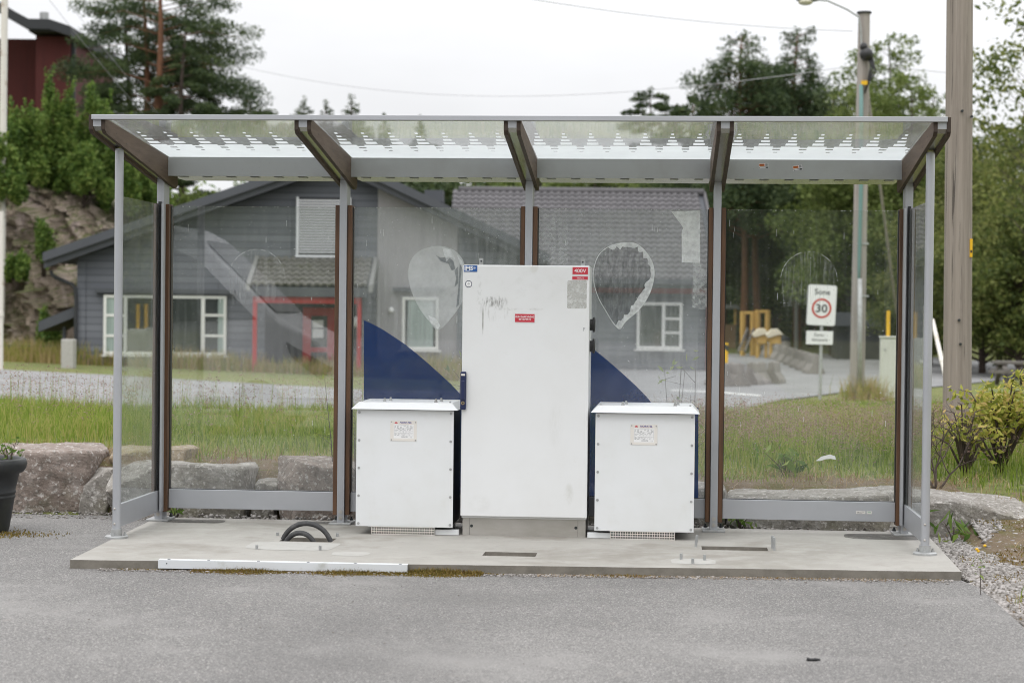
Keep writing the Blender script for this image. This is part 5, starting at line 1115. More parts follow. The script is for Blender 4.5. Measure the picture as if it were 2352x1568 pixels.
for k, (x0, y0, x1, y1) in enumerate(((90, -30, 400, 345), (130, -30, 420, 330))):
    wire((at(x0, y0, 45), at((x0 + x1) / 2, (y0 + y1) / 2 + 6, 58), at(x1, y1, 74)), .006, ['lower of two wires slanting past the red house roof', 'upper of two wires slanting past the red house roof'][k])
wood_pole('utility_pole', gpt(2, 700, 58), at(11, -40, 58), .11, .10, M['rust_white'], 'pale slim pole in front of the red house at top left', 'utility pole')
b = gpt(2, 838, 46); rp = thing('barrier_post', b, 'rusty white steel post at the left edge of the road', 'post'); mb = MB(); t = at(3, 486, 46); mb.tube([b, tuple(t)], .055, 12); mb.build('post_shaft', M['rust_white'], rp, smooth=True)
mb = MB(); c = at(2, 722, 46); mb.lathe([(.05, -.05), (.075, -.05), (.075, .05), (.05, .05)], c, 16); mb.build('collar', M['rust_white'], rp)

# ------------------------------------------------------------------ zone sign
ZS = 41.0
b = gpt(1883, 921, ZS); zs = thing('zone_sign', b, 'white speed zone sign with red ring 30 and a small lower plate', 'road sign')
mb = MB(); tp = at(1889, 655, ZS); mb.cyl((b[0], b[1], b[2] - .2), (tp[0], tp[1], tp[2]), .035, n=14); mb.build('sign_post', M['galv'], zs, smooth=True)
def face(pxs, depth, Zd, name, mats, fn, parent, tilt):
    # plate facing the camera side; drawn in its own plane (x right, z up) then turned and tilted
    c = Vector(at(*pxs, Zd)); mb = MB(); fn(mb); yaw = Matrix.Rotation(YAW + .04, 3, 'Z') @ Matrix.Rotation(R(tilt), 3, 'Y'); mb.xf(lambda v: c + yaw @ v); return mb.build(name, mats, parent, fix=False)
def plate(mb, w, h, r, y0, y1, mi=0):
    P = [(x, z) for x, _, z in rrect(-w, w, -h, h, r, 0)]; mb.prism(P, 'y', y0, y1, mi)
W2, H2 = .302, .425
pl = face((1887.5, 701), 0, ZS - .06, 'sign_plate', [M['sign_white'], M['galv']], lambda mb: (plate(mb, W2, H2, .05, 0, .006), plate(mb, W2 + .012, H2 + .012, .055, .0065, .025, 1)), zs, 2.5)
def ring_fn(mb):
    n = 48
    for r0, r1, y, mi in ((.170, .212, -.004, 0),):
        vs = []
        for k in range(n): a = 2 * math.pi * k / n; vs += [(r0 * math.cos(a), y, -.065 + r0 * math.sin(a)), (r1 * math.cos(a), y, -.065 + r1 * math.sin(a))]
        mb.add(vs, [(2 * k, 2 * k + 1, (2 * k + 3) % (2 * n), (2 * k + 2) % (2 * n)) for k in range(n)], mi)
face((1887.5, 701), 0, ZS - .06, 'red_ring', mat('red_ring', (.52, .03, .015), .4), ring_fn, pl, 2.5)
face((1887.5, 701), 0, ZS - .06, 'lettering', mat('grey_black_letter', (.04, .042, .045), .45), lambda mb: (put_text(mb, 'Sone', -.165, .165, .225, .345, -.004, 0, .012), put_text(mb, '30', -.125, .125, -.155, .025, -.004, 0, .02)), pl, 2.5)
pl = face((1882.5, 775.5), 0, ZS - .06, 'lower_plate', [M['sign_white'], M['galv']], lambda mb: (plate(mb, .285, .142, .02, 0, .006), plate(mb, .29, .147, .022, .0065, .018, 1)), zs, .8)
face((1882.5, 775.5), 0, ZS - .06, 'lettering', M['ink'], lambda mb: (put_text(mb, 'Farts-', -.11, .11, .025, .098, -.003), put_text(mb, 'dempere', -.17, .17, -.09, -.01, -.003)), pl, .8)

# cable cabinets with snow markers
def cable_cab(px_, py_, Z, w, h, label, markers, rz=.5):
    b = gpt(px_, py_, Z); t = thing('cable_cabinet', b, label, 'cable cabinet', 'pale green cable cabinets'); mb = MB(); mb.box(b[0] - w / 2, b[0] + w / 2, b[1] - .16, b[1] + .16, b[2] - .1, b[2] + h)
    mb.v = [((v[0]), v[1], v[2] + (.05 * (v[1] - b[1] + .16) if v[2] > b[2] + .5 else 0)) for v in mb.v]; bd = mb.build('body', M['cab_green'], t, bevel=.02)
    mb = MB(); mb.box(b[0] - w / 2 - .02, b[0] + w / 2 + .02, b[1] - .19, b[1] + .19, b[2] + h + .002, b[2] + h + .035); mb.build('lid', M['cab_green'], t, bevel=.01)
    mb = MB(); mb.box(b[0] - w / 2 + .03, b[0] + w / 2 - .03, b[1] - .172, b[1] - .161, b[2] + .12, b[2] + h - .06); dd = mb.build('door', M['cab_green'], t, bevel=.004)
    mb = MB(); mb.cyl((b[0] - w * .3, b[1] - .172, b[2] + h * .8), (b[0] - w * .3, b[1] - .19, b[2] + h * .8), .022, n=12); mb.build('lock', M['galv'], dd)
    for dx, hh in markers: mb = MB(); mb.box(b[0] + dx - .04, b[0] + dx + .04, b[1] + .20, b[1] + .225, b[2], b[2] + hh); mb.build('snow_marker', M['yellow'], t)
cable_cab(2042, 919, 44, .42, 1.36, 'pale green cable cabinet with yellow marker behind the right corner post', [(-.02, 1.98)])
b = gpt(2072, 921, 44.5); t = thing('cable_cabinet', b, 'second pale cabinet mostly hidden behind the right corner post', 'cable cabinet', 'pale green cable cabinets'); mb = MB(); mb.box(b[0] - .05, b[0] + .45, b[1] - .16, b[1] + .16, b[2] - .1, b[2] + 1.35); mb.build('body', M['cab_green'], t, bevel=.02)
for dx in (.1, .3): mb = MB(); mb.box(b[0] + dx - .04, b[0] + dx + .04, b[1] + .2, b[1] + .225, b[2], b[2] + 1.95); mb.build('snow_marker', M['yellow'], t)

# concrete barriers
def barrier_mesh():
    mb = MB(); prof = [(-.26, 0), (.26, 0), (.235, .10), (.11, .30), (.075, .56), (-.075, .56), (-.11, .30), (-.235, .10)]
    mb.prism(prof, 'y', -.5, .5); mb.box(-.05, .05, -.4, -.2, .561, .585); mb.box(-.05, .05, .2, .4, .561, .585); return mb
proto = None
def add_barrier(px_, py_, Z, rz, label, grp, sc_=1.0):
    global proto
    b = gpt(px_, py_, Z)
    if proto is None:
        o = barrier_mesh().build('concrete_barrier', M['barrier'], bevel=.025); o.location = b; proto = o; tag(o, label, 'barrier', grp)
    else: o = proto.copy(); COL.objects.link(o); o.location = b; tag(o, label, 'barrier', grp)
    o.location = (b[0], b[1], b[2] + .028); o.rotation_euler = (0, 0, rz); o.scale = (sc_,) * 3; return o
gN = 'near row of concrete barriers'; gF = 'far row of concrete barriers'
add_barrier(1652, 893, 49, .30, 'concrete barrier partly behind the fourth post, under the yellow marker', gN)
add_barrier(1688, 890, 49.3, .30, 'pale concrete barrier second from the left in the near row', gN)
add_barrier(1737, 884, 50.3, -.42, 'darker concrete barrier in the middle of the near row', gN)
add_barrier(1777, 879, 51.3, -.22, 'right end barrier of the near row', gN)
fx = [(1868, 857, 60), (1851, 848, 63), (1836, 843, 66), (1820, 838, 69.5), (1803, 835, 73), (1787, 833, 77), (1768, 830, 81), (1742, 830, 84)]
fl_ = ['nearest barrier of the far row, at its right end', 'second barrier from the right in the far row', 'third barrier from the right in the far row', 'fourth barrier from the right in the far row', 'fifth barrier from the right in the far row', 'sixth barrier from the right in the far row', 'barrier of the far row in front of the right play figure', 'farthest barrier, standing in front of the left play figure']
for i, (x, y, z) in enumerate(fx): add_barrier(x, y, z, .12 if i < 6 else .3, fl_[i], gF, 1.05)
b = gpt(1660, 880, 50.5); dm = thing('direction_marker', b, 'yellow and black striped marker board beside the fourth post', 'marker board'); mb = MB(); mb.cyl((b[0], b[1], b[2]), (b[0], b[1], b[2] + .5), .03, n=8); mb.build('stand', M['galv'], dm)
mb = MB(); mb.box(b[0] - .13, b[0] + .13, b[1] - .03, b[1], b[2] + .42, b[2] + 1.1)
for z in (.45, .93): mb.add([(b[0] - .13, b[1] - .034, b[2] + z + .12), (b[0] + .13, b[1] - .034, b[2] + z - .06), (b[0] + .13, b[1] - .034, b[2] + z + .10), (b[0] - .13, b[1] - .034, b[2] + z + .2)], [(0, 1, 2, 3)], 1)
mb.build('board', [M['yellow'], M['ink']], dm)
# playground: tower with ladder, two stump figures, a low hut
def Pt(x, y, Z): return Vector(at(x, y, Z))
ZP = 82
b = gpt(1735, 812, ZP); pt = thing('play_tower', b, 'yellow timber playground tower with two open frames and a ladder', 'playground tower')
for x0, x1, yt in ((1706, 1729, 715), (1740, 1763, 712)):
    mb = MB()
    for x in (x0, x1): mb.obox(Pt(x, 818, ZP), Pt(x, yt, ZP), .16, .16)
    mb.obox(Pt(x0, yt + 3, ZP), Pt(x1, yt + 3, ZP), .12, .12); mb.obox(Pt(x0, yt + 3, ZP + 1.2), Pt(x1, yt + 3, ZP + 1.2), .12, .12)
    for x in (x0, x1): mb.obox(Pt(x, 818, ZP + 1.2), Pt(x, yt, ZP + 1.2), .12, .12)
    mb.build('frame', M['yel_wood'], pt)
mb = MB(); a, c = Pt(1722, 752, ZP + .3), Pt(1764, 792, ZP + .3); mb.box(a.x, c.x, a.y, a.y + .08, c.z, a.z); mb.build('wall_panel', M['yel_wood'], pt)
mb = MB()
for dx in (0, 15): mb.obox(Pt(1696 + dx, 808, ZP - 1), Pt(1717 + dx, 754, ZP - .2), .07, .07)
for k in range(7): t_ = k / 7; mb.obox(Pt(1698 + 21 * t_, 803 - 50 * t_, ZP - .95 + .8 * t_), Pt(1711 + 21 * t_, 803 - 50 * t_, ZP - .95 + .8 * t_), .05, .05)
mb.build('ladder', M['grey_wood'], pt)
for i, (x, y, Z) in enumerate(((1747, 806, 79), (1778, 806, 78))):
    b = gpt(x, y, Z); sfig = thing('play_figure', b, ['yellow timber play figure with pale roof, left of the pair', 'yellow timber play figure with pale roof, right of the pair'][i], 'play figure', 'yellow play figures'); mb = MB()
    for dx in (-.14, .22): mb.box(b[0] + dx - .06, b[0] + dx + .06, b[1] - .06, b[1] + .06, b[2], b[2] + .75)
    mb.build('leg', M['yel_wood'], sfig); mb = MB(); mb.box(b[0] - .16, b[0] + .26, b[1] - .2, b[1] + .2, b[2] + .6, b[2] + 1.0); mb.build('body', M['yel_wood'], sfig, bevel=.05)
    mb = MB(); mb.prism([(b[0] - .36, b[2] + .98), (b[0] - .26, b[2] + .86), (b[0] + .20, b[2] + 1.0), (b[0] + .38, b[2] + .98), (b[0] + .12, b[2] + 1.24), (b[0] - .14, b[2] + 1.22)], 'y', b[1] - .3, b[1] + .3); mb.build('roof', mat('pale_wood_roof', (.75, .68, .52), .7), sfig, bevel=.03)
b = gpt(1672, 798, 92); ph = thing('play_hut', b, 'brown board play hut left of the yellow playground tower', 'play hut'); mb = MB(); a, c = Pt(1655, 745, 92), Pt(1690, 798, 92); mb.box(a.x, c.x, a.y, a.y + 1.2, c.z - .6, a.z); mb.build('wall', M['brown_wood'], ph)
mb = MB(); mb.prism([(a.x - .2, a.z + .75), (c.x + .2, a.z + .75), (c.x, a.z + .95), (a.x, a.z + .95)], 'y', a.y - .2, a.y + 1.4); mb.build('roof', M['lamp'], ph)
mb = MB()
for x in (a.x + .05, c.x - .05): mb.box(x - .05, x + .05, a.y, a.y + .1, a.z, a.z + .75)
mb.build('post', M['yel_wood'], ph)
b = gpt(1800, 815, 80); rb = thing('rubbish_bin', b, 'grey tapering bin right of the play figures', 'bin'); mb = MB(); mb.lathe([(.001, 0), (.38, 0), (.26, .72), (.001, .72)], b, 16); mb.build('body', M['barrier'], rb, smooth=True); mb = MB(); mb.lathe([(.001, .725), (.29, .725), (.25, .85), (.001, .95)], b, 16); mb.build('lid', M['dark_trim'], rb, smooth=True)
# dark kiosk hut between sign and lamp pole, picnic table, leaning pole
b = gpt(1945, 812, 78); kh = thing('dark_shed', b, 'dark grey shed with a small white notice between sign and lamp pole', 'shed'); mb = MB(); a, c = Pt(1922, 745, 78), Pt(2035, 815, 78); mb.box(a.x, c.x, a.y, a.y + 2.5, c.z - .4, a.z); mb.build('wall', M['dark_trim'], kh)
mb = MB(); mb.prism([(a.x - .4, a.z - .05), (c.x + .4, a.z - .05), (c.x + .1, a.z + .5), (a.x - .1, a.z + .5)], 'y', a.y - .5, a.y + 3); mb.build('roof', M['roof_grey'], kh)
mb = MB(); n_ = Pt(1963, 770, 77.9); mb.box(n_.x - .12, n_.x + .14, a.y - .03, a.y - .002, n_.z - .22, n_.z + .2); mb.build('notice', M['louvre'], kh)
ZT = 52; b = gpt(2322, 880, ZT); pk = thing('picnic_table', b, 'weathered grey picnic table on the lawn at the right edge', 'picnic table')
def pb(x0, x1, y0, y1, name, d0, d1): mb = MB(); a, c = Pt(x0, y0, ZT), Pt(x1, y1, ZT); mb.box(a.x, c.x, a.y + d0, a.y + d1, c.z, a.z); mb.build(name, M['grey_wood'], pk)
pb(2283, 2380, 829, 836, 'table_top', -.4, .4); pb(2262, 2380, 849, 856, 'bench_seat', -.95, -.65); pb(2290, 2390, 849, 856, 'bench_seat', .65, .95)
for x in (2302, 2360):
    mb = MB(); c = Pt(x, 836, ZT); g_ = b[2]
    mb.obox((c.x, c.y - .3, c.z), (c.x, c.y - .85, g_), .12, .09); mb.obox((c.x, c.y + .3, c.z), (c.x, c.y + .85, g_), .12, .09); mb.obox((c.x, c.y - .8, g_ + .42), (c.x, c.y + .8, g_ + .42), .08, .12); mb.build('leg', M['grey_wood'], pk)
mb = MB(); mb.tube([at(2142, 735, 34), at(2164, 832, 33)], [.034, .040], 10); mb.tube([at(2164, 832, 33), at(2177, 890, 32.6), gpt(2186, 925, 32.3)], [.036, .03, .03], 10); tag(mb.build('leaning_pole', M['rust_white'], smooth=True), 'thin white pole leaning beside the thick wooden pole', 'pole')

# ------------------------------------------------------------------ grey house (gable side faces the shelter)
cyw, syw = math.cos(YAW), math.sin(YAW)
def house_frame(Z):
    O = CAM.copy(); fw = np.array([-syw, cyw, 0]); rt = np.array([cyw, syw, 0])
    def uz(x, y): p = at(x, y, Z) - O; return (float(p @ rt), float(p[2] + O[2]))     # survey point -> (along, height)
    def W(u, d, z): p = O + rt * u + fw * (Z + d); return (p[0], p[1], z)
    return uz, W
def hbuild(mb, W, *a, **k): mb.v = [W(*v) for v in mb.v]; return mb.build(*a, **k)
uz, W = house_frame(52.0)
u0, _ = uz(180, 700); zb = -.7
hs = thing('grey_house', W(uz(560, 860)[0], 0, -.4), 'dark grey gabled timber house with red framed entrance and white windows', 'house')
def U(x, y=720): return uz(x, y)[0]
def Zh(y, x=700): return uz(x, y)[1]
eL, apx, eR = uz(112, 607), uz(775, 379), uz(1262, 611)
def under(u):                                                     # underside of the roof along the gable
    if u < apx[0]: t = (u - eL[0]) / (apx[0] - eL[0]); return eL[1] + t * (apx[1] - eL[1]) - .10
    t = (u - apx[0]) / (eR[0] - apx[0]); return apx[1] + t * (eR[1] - apx[1]) - .10
uR = U(1218)
mb = MB(); mb.prism([(u0, zb), (uR, zb), (uR, under(uR)), (apx[0], under(apx[0])), (u0, under(u0))], 'y', 0, 13); hw = hbuild(mb, W, 'wall', M['siding'], hs)
# rendered bay and corner boards
ua, ub = U(866), U(1050)
mb = MB(); mb.prism([(ua, zb), (ub, zb), (ub, under(ub) - .02), (ua, under(ua) - .02)], 'y', -.06, -.002); hbuild(mb, W, 'rendered_bay', M['plaster'], hs)
mb = MB(); mb.box(u0 - .03, u0 + .20, -.035, -.002, zb, under(u0 + .1) - .12); hbuild(mb, W, 'corner_board', M['siding'], hs)
zp_ = Zh(848, 400); mb = MB(); mb.box(u0 + .01, ua - .02, -.03, -.003, zb, zp_ - .08); hbuild(mb, W, 'plinth', M['barrier'], hs)
# roof slabs with two-step barge boards
rf = None
for A, Bp, sgn in ((eL, apx, 1), (eR, apx, -1)):
    mb = MB(); th = .12
    mb.prism([(A[0], A[1] + .06), (Bp[0], Bp[1] + .06), (Bp[0], Bp[1] + .06 + th), (A[0], A[1] + .06 + th)], 'y', -.60, 13.5)
    rf = hbuild(mb, W, 'roof', M['roof_grey'], hs)
    mb = MB(); mb.prism([(A[0], A[1] - .12), (Bp[0], Bp[1] - .12), (Bp[0], Bp[1] + .10), (A[0], A[1] + .10)], 'y', -.52, -.46); mb.prism([(A[0], A[1] + .06), (Bp[0], Bp[1] + .06), (Bp[0], Bp[1] + .30), (A[0], A[1] + .30)], 'y', -.66, -.602)
    hbuild(mb, W, 'barge_board', M['roof_grey'], rf)
mb = MB(); mb.box(U(960), U(1005), 3, 4.2, apx[1] - .8, Zh(418)); hbuild(mb, W, 'chimney', M['roof_grey'], rf)
# gutter pipe
mb = MB(); P = [uz(120, 622), uz(122, 630), uz(130, 637), uz(168, 653), uz(175, 662), uz(177, 690)]
mb.tube([(u, -.12, z) for u, z in P] + [(P[-1][0], -.12, zb)], .05, 8); hbuild(mb, W, 'downpipe', M['dark_trim'], hs, smooth=True)
def hwindow(x0, y0, x1, y1, mull, trans, name='window', d=-.05, curt=(), parent=None, WW=None, uu=None, fw_=.075):
    WW = WW or W; uu = uu or uz; a, zt = uu(x0, y0); c, zz = uu(x1, y1); fr = MB(); dd = d
    fr.box(a, a + fw_, dd - .05, 0.0, zz, zt); fr.box(c - fw_, c, dd - .05, 0, zz, zt); fr.box(a + fw_, c - fw_, dd - .05, 0, zt - fw_, zt); fr.box(a + fw_, c - fw_, dd - .05, 0, zz, zz + fw_)
    for m in mull: u = uu(m, y0)[0]; fr.box(u - .05, u + .05, dd - .045, 0, zz + fw_, zt - fw_)
    for (xa, xb, ys_) in trans:
        for yy in ys_: z = uu((xa + xb) / 2, yy)[1]; fr.box(uu(xa, yy)[0] + .05, uu(xb, yy)[0] - .05, dd - .04, 0, z - .035, z + .035)
    o = hbuild(fr, WW, name, M['trim_white'], parent or hs)
    g = MB(); g.box(a + fw_ * .5, c - fw_ * .5, dd - .012, dd + .012, zz + fw_ * .5, zt - fw_ * .5); hbuild(g, WW, 'pane', M['house_glass'], o)
    for xa, xb in curt: g = MB(); g.box(uu(xa, y0)[0], uu(xb, y0)[0], dd - .02, dd - .0125, zz + fw_, zt - fw_); hbuild(g, WW, 'curtain', M['curtain'], o)
    g = MB(); g.box(a - .08, c + .08, dd - .14, dd - .052, zz - .06, zz - .01); hbuild(g, WW, 'sill', M['trim_white'], o)
    return o
hwindow(240, 677, 520, 816, [290, 468], [(240, 290, [724, 771]), (468, 520, [724, 771])], curt=((246, 276), (502, 516)))
mb = MB(); a, z = uz(222, 668); mb.box(a, U(540), -.16, -.01, z - .05, z + .07); hbuild(mb, W, 'window_hood', M['roof_grey'], hs)
hwindow(925, 682, 1007, 803, [], [], d=-.11, curt=((938, 996),))
mb = MB(); a, z = uz(903, 665); mb.box(a, U(1020), -.22, -.062, z - .06, z + .06); hbuild(mb, W, 'window_hood', M['roof_grey'], hs)
hwindow(1128, 690, 1212, 815, [1165], [(1165, 1212, [732, 774])], curt=((1172, 1200),))
mb = MB(); a, zt = uz(683, 453); c, zz = uz(806, 587); mb.box(a, c, -.03, -.003, zz, zt, 1); n = 20  # dark backing colour paints the shade between the slats
for k in range(n): z = zz + .06 + (zt - zz - .1) * k / n; mb.prism([(-.125, z), (-.032, z + .024), (-.032, z + .034), (-.125, z + .036)], 'x', a + .05, c - .05)
mb.box(a, a + .05, -.13, -.0301, zz, zt); mb.box(c - .05, c, -.13, -.0301, zz, zt); mb.box(a - .02, c + .02, -.13, -.0301, zz - .06, zz); hbuild(mb, W, 'louvre_vent', [M['louvre'], M['dark_trim']], hs)
for x in (497, 664): mb = MB(); a = U(x); mb.box(a - .04, a + .04, -.03, -.003, Zh(678), under(a) - .25); hbuild(mb, W, 'cover_strip', M['siding'], hs)
# entrance canopy with pantiles
cz1, cz0 = Zh(594), Zh(659); ca, cb = U(586), U(868); D0, D1 = -1.75, 0
cn = MB(); cn.prism([(D0, cz0 - .02), (D1, cz1 - .02), (D1, cz1 - .10), (D0, cz0 - .10)], 'x', ca + .15, cb - .15); co = hbuild(cn, W, 'canopy', M['roof_grey'], hs)
M['tile'] = mat('mossy_pantiles', (.13, .125, .115), .85, 0, [(2.0, (.09, .085, .07), .4, .65, .8), (7, (.20, .19, .17), .5, .7, .7), (3, (.085, .09, .04), .55, .7, .7)])
M['tile_far'] = mat('greyish_pantiles', (.115, .11, .115), .85, 0, [(1.0, (.09, .087, .09), .4, .65, .8), (6, (.145, .138, .142), .5, .7, .6)])
def pantiles(W_, ua_, ub_, dA, zA, dB, zB, tw, tl, m, parent, name='roof_tiles'):
    mb = MB(); nr = max(1, int(round(math.hypot(dB - dA, zB - zA) / tl))); nc = int((ub_ - ua_) / tw); sl = Vector((0, dB - dA, zB - zA)); nn = Vector((0, -(zB - zA), (dB - dA))).normalized(); prof = [(0, .0), (.18, .05), (.42, .075), (.66, .05), (.82, .0), (1.0, -.005)]
    for r in range(nr):
        f0, f1 = r / nr - .03 / nr, (r + 1.12) / nr; rows = []
        for f, lift in ((f0, .055), (f1, .01)):
            row = []
            for c in range(nc):
                for t, h in prof[:-1]: p = Vector((ua_ + (c + t) * tw, dA, zA)) + sl * f + nn * (h * tw * 3.2 + lift); row.append(p)
            rows.append(row)
        k = len(rows[0]); low = [p - nn * .055 for p in rows[0]]
        mb.add(low + rows[0] + rows[1], [(i, i + 1, k + i + 1, k + i) for i in range(k - 1)] + [(k + i, k + i + 1, 2 * k + i + 1, 2 * k + i) for i in range(k - 1)])
    mb.v = [W_(*v) for v in mb.v]; return mb.build(name, m, parent, smooth=True, fix=False)
pantiles(W, ca + .12, cb - .12, D0 - .05, cz0, D1 - .01, cz1, .205, .33, M['tile'], co)
for a in (ca, cb - .12): mb = MB(); mb.prism([(D0 - .1, cz0 - .14), (D1, cz1 - .14), (D1, cz1 + .07), (D0 - .1, cz0 + .05)], 'x', a, a + .11); hbuild(mb, W, 'verge_board', M['lamp'], co)
mb = MB(); mb.box(ca + .15, cb - .15, D0 - .06, D0 - .02, Zh(682), cz0 - .03); hbuild(mb, W, 'fascia', M['roof_grey'], co)
pr = Zh(682)
mb = MB(); mb.box(U(600), U(841), D0 + .05, D0 + .17, Zh(697), pr - .005); hbuild(mb, W, 'red_beam', M['red_paint'], co)
for x0, x1 in ((600, 609), (832, 841)): mb = MB(); mb.box(U(x0), U(x1), D0 + .05, D0 + .17, zb, Zh(697) - .003); hbuild(mb, W, 'red_post', M['red_paint'], co)
mb = MB(); mb.box(U(609), U(832), -.012, -.0025, zb, Zh(690)); hbuild(mb, W, 'entrance_recess', M['recess'], hs)  # flat dark panel on the wall; dark colour stands in for depth
df = MB(); y0, y1 = 706, 872; a, c = U(697), U(772)
df.box(a, a + .22, -.14, -.003, zb, Zh(y0)); df.box(c - .22, c, -.14, -.003, zb, Zh(y0)); df.box(a + .22, c - .22, -.14, -.003, Zh(y0) - .22, Zh(y0)); do = hbuild(df, W, 'door', M['red_paint'], hs)
mb = MB(); mb.box(a + .22, c - .22, -.10, -.004, zb, Zh(y0) - .22); mb.box(a + .225, c - .225, -.115, -.1005, Zh(808), Zh(796)); mb.box(a + .225, c - .225, -.115, -.1005, zb, Zh(862)); hbuild(mb, W, 'door_leaf', [M['house_glass']], do)
mb = MB(); mb.box(a + .225, c - .225, -.117, -.1155, Zh(808), Zh(797)); hbuild(mb, W, 'door_rail', M['red_paint'], do)
for y0_, y1_ in ((735, 752), (755, 775)): mb = MB(); mb.box(U(719), U(744), -.112, -.102, Zh(y1_), Zh(y0_)); hbuild(mb, W, 'paper_notice', M['louvre'], do)
mb = MB(); mb.sphere((U(818), -.25, Zh(738)), .15, 8); mb.box(U(818) - .03, U(818) + .03, -.12, -.003, Zh(738) - .04, Zh(738) + .04); hbuild(mb, W, 'globe_lamp', M['sign_white'], hs, smooth='all')
mb = MB(); mb.sphere((U(899), -.12, Zh(710)), .08, 6); hbuild(mb, W, 'wall_lamp', M['sign_white'], hs, smooth='all')
mb = MB(); mb.box(U(828), U(831), -.10, -.003, Zh(794), Zh(772)); hbuild(mb, W, 'letter_box', M['sign_white'], hs)
# side porch roof at the left corner
mb = MB(); A, Bq = uz(88, 752), uz(176, 716); mb.prism([(A[0], A[1] - .12), (Bq[0], Bq[1] - .12), (Bq[0], Bq[1] + .16), (A[0], A[1] + .16)], 'y', .0, 3.0); sp = hbuild(mb, W, 'porch_roof', M['roof_grey'], hs)
mb = MB(); mb.box(U(138), U(144), .3, .45, zb, A[1] + .02); mb.box(U(168), U(176), .8, .95, zb, A[1] + .3); hbuild(mb, W, 'porch_post', M['roof_grey'], sp)
# right wing farther back, built onto the house
uz2, W2_ = house_frame(62.0)
ra, rb_ = uz2(1040, 700)[0], uz2(1624, 700)[0]; ez = uz2(1350, 640)[1]; uzr, _w = house_frame(67.5); rz = uzr(1350, 443)[1]; dR = 5.5
mb = MB(); mb.prism([(0.0, -.9), (11, -.9), (11, ez), (dR, rz - .12), (0.0, ez - .1)], 'x', ra, rb_); hbuild(mb, W2_, 'wing_wall', M['siding'], hs)
mb = MB()
for d0, z0, d1, z1 in ((-.5, ez - .2, dR, rz - .05), (11.5, ez - .2, dR, rz - .05)): mb.prism([(d0, z0), (d1, z1), (d1, z1 - .08), (d0, z0 - .08)], 'x', ra - .2, rb_ + .42)
wr = hbuild(mb, W2_, 'wing_roof', M['roof_grey'], hs)
pantiles(W2_, ra - .2, rb_ + .36, -.55, ez - .16, dR, rz, .24, .36, M['tile_far'], wr)
mb = MB(); mb.tube([(ra, dR, rz + .05), (rb_ + .4, dR, rz + .05)], .13, 10); hbuild(mb, W2_, 'ridge_cap', M['tile_far'], wr, smooth='all')
mb = MB(); mb.prism([(-.6, ez - .30), (dR, rz - .22), (dR, rz + .08), (-.6, ez)], 'x', rb_ + .38, rb_ + .46); hbuild(mb, W2_, 'verge_board', M['tile_far'], wr)
z1, z2, z3 = uz2(1350, 638)[1], uz2(1350, 652)[1], uz2(1350, 672)[1]
mb = MB(); mb.box(ra, rb_ + .35, -.62, -.52, z2, z1 - .02); hbuild(mb, W2_, 'wing_gutter', M['roof_grey'], wr)
mb = MB(); mb.box(ra, rb_ + .05, -.06, -.003, z3, z2); hbuild(mb, W2_, 'red_band', M['dkred_paint'], hs)
mb = MB(); mb.box(rb_ - .02, rb_ + .09, -.07, .10, -.6, z3); hbuild(mb, W2_, 'red_corner_board', M['dkred_paint'], hs)
mb = MB(); mb.box(ra, rb_ + .1, -.10, -.003, -1.0, uz2(1350, 850)[1]); hbuild(mb, W2_, 'wing_plinth', M['concrete_light'], hs)
hwindow(1463, 694, 1566, 802, [1524], [(1524, 1566, [732, 764])], WW=W2_, uu=uz2, d=-.05, fw_=.09)
# stone post and wire fence at the left of the house
b = gpt(154, 846, 49); mb = MB(); a, c = Pt(140, 779, 49), Pt(168, 846, 49); mb.box(a.x, c.x, a.y, a.y + .3, b[2] - .2, a.z); tag(mb.build('stone_post', M['concrete_light'], bevel=.02), 'square pale grey post standing in the grass left of the house', 'post')
fn = thing('wire_fence', gpt(80, 830, 54), 'green wire mesh fence in front of the rock face', 'fence'); mb = MB()
for y in (796, 806, 816, 826): mb.tube([at(-40, y - 3, 54), at(176, y, 54)], .02 if y == 796 else .008, 6)
for x in range(-36, 176, 9): mb.tube([at(x, 796, 54), at(x, 832, 54)], .006, 4)
M['fence_green'] = mat('green_fence_wire', (.02, .06, .04), .5); mb.build('mesh', M['fence_green'], fn)
for x in (20, 86): mb = MB(); mb.tube([at(x, 792, 54), at(x, 850, 54)], .03, 8); mb.build('post', M['fence_green'], fn)

# ------------------------------------------------------------------ red house on the hill
ZR = 82; uzR, WR = house_frame(ZR); hz = Hs(*at(60, 200, ZR)[:2])
rh = thing('red_house', WR(uzR(60, 200)[0], 1, hz), 'dark red house with black roof and grey flue on the hill at top left', 'house')
mb = MB(); a, c = uzR(-160, 200)[0], uzR(162, 200)[0]; m_ = uzR(84, 200)[0]; zl, zr = uzR(0, 50)[1], uzR(160, 98)[1]
mb.box(a, m_, 2.2, 9, hz - 1, uzR(30, 75)[1]); mb.box(m_, c, 0, 9, hz - 1, uzR(84, 85)[1]); hbuild(mb, WR, 'wall', M['barn_red'], rh)
mb = MB(); P = [uzR(-170, -75), uzR(-0, 32), uzR(80, 75), uzR(128, 76), uzR(176, 92)]
for d0, d1 in ((-.9, 10),): mb.prism([(u, z) for u, z in P] + [(u, z + .42) for u, z in P[::-1]], 'y', d0, d1)
hbuild(mb, WR, 'roof', M['dark_trim'], rh)
mb = MB(); a, z0 = uzR(78, 80); c, z1 = uzR(136, 57); mb.prism([(a, z0), (c, z0), (c - .1, z1), (a + .15, z1)], 'y', -.7, 2); mb.build('dormer_cap', M['dark_trim'], None) if 0 else hbuild(mb, WR, 'dormer_cap', M['dark_trim'], rh)
mb = MB(); a = uzR(99, 50)[0]; mb.cyl((a, .4, uzR(99, 62)[1]), (a, .4, uzR(99, 28)[1]), .19, n=16); hbuild(mb, WR, 'flue', M['galv'], rh, smooth=True)
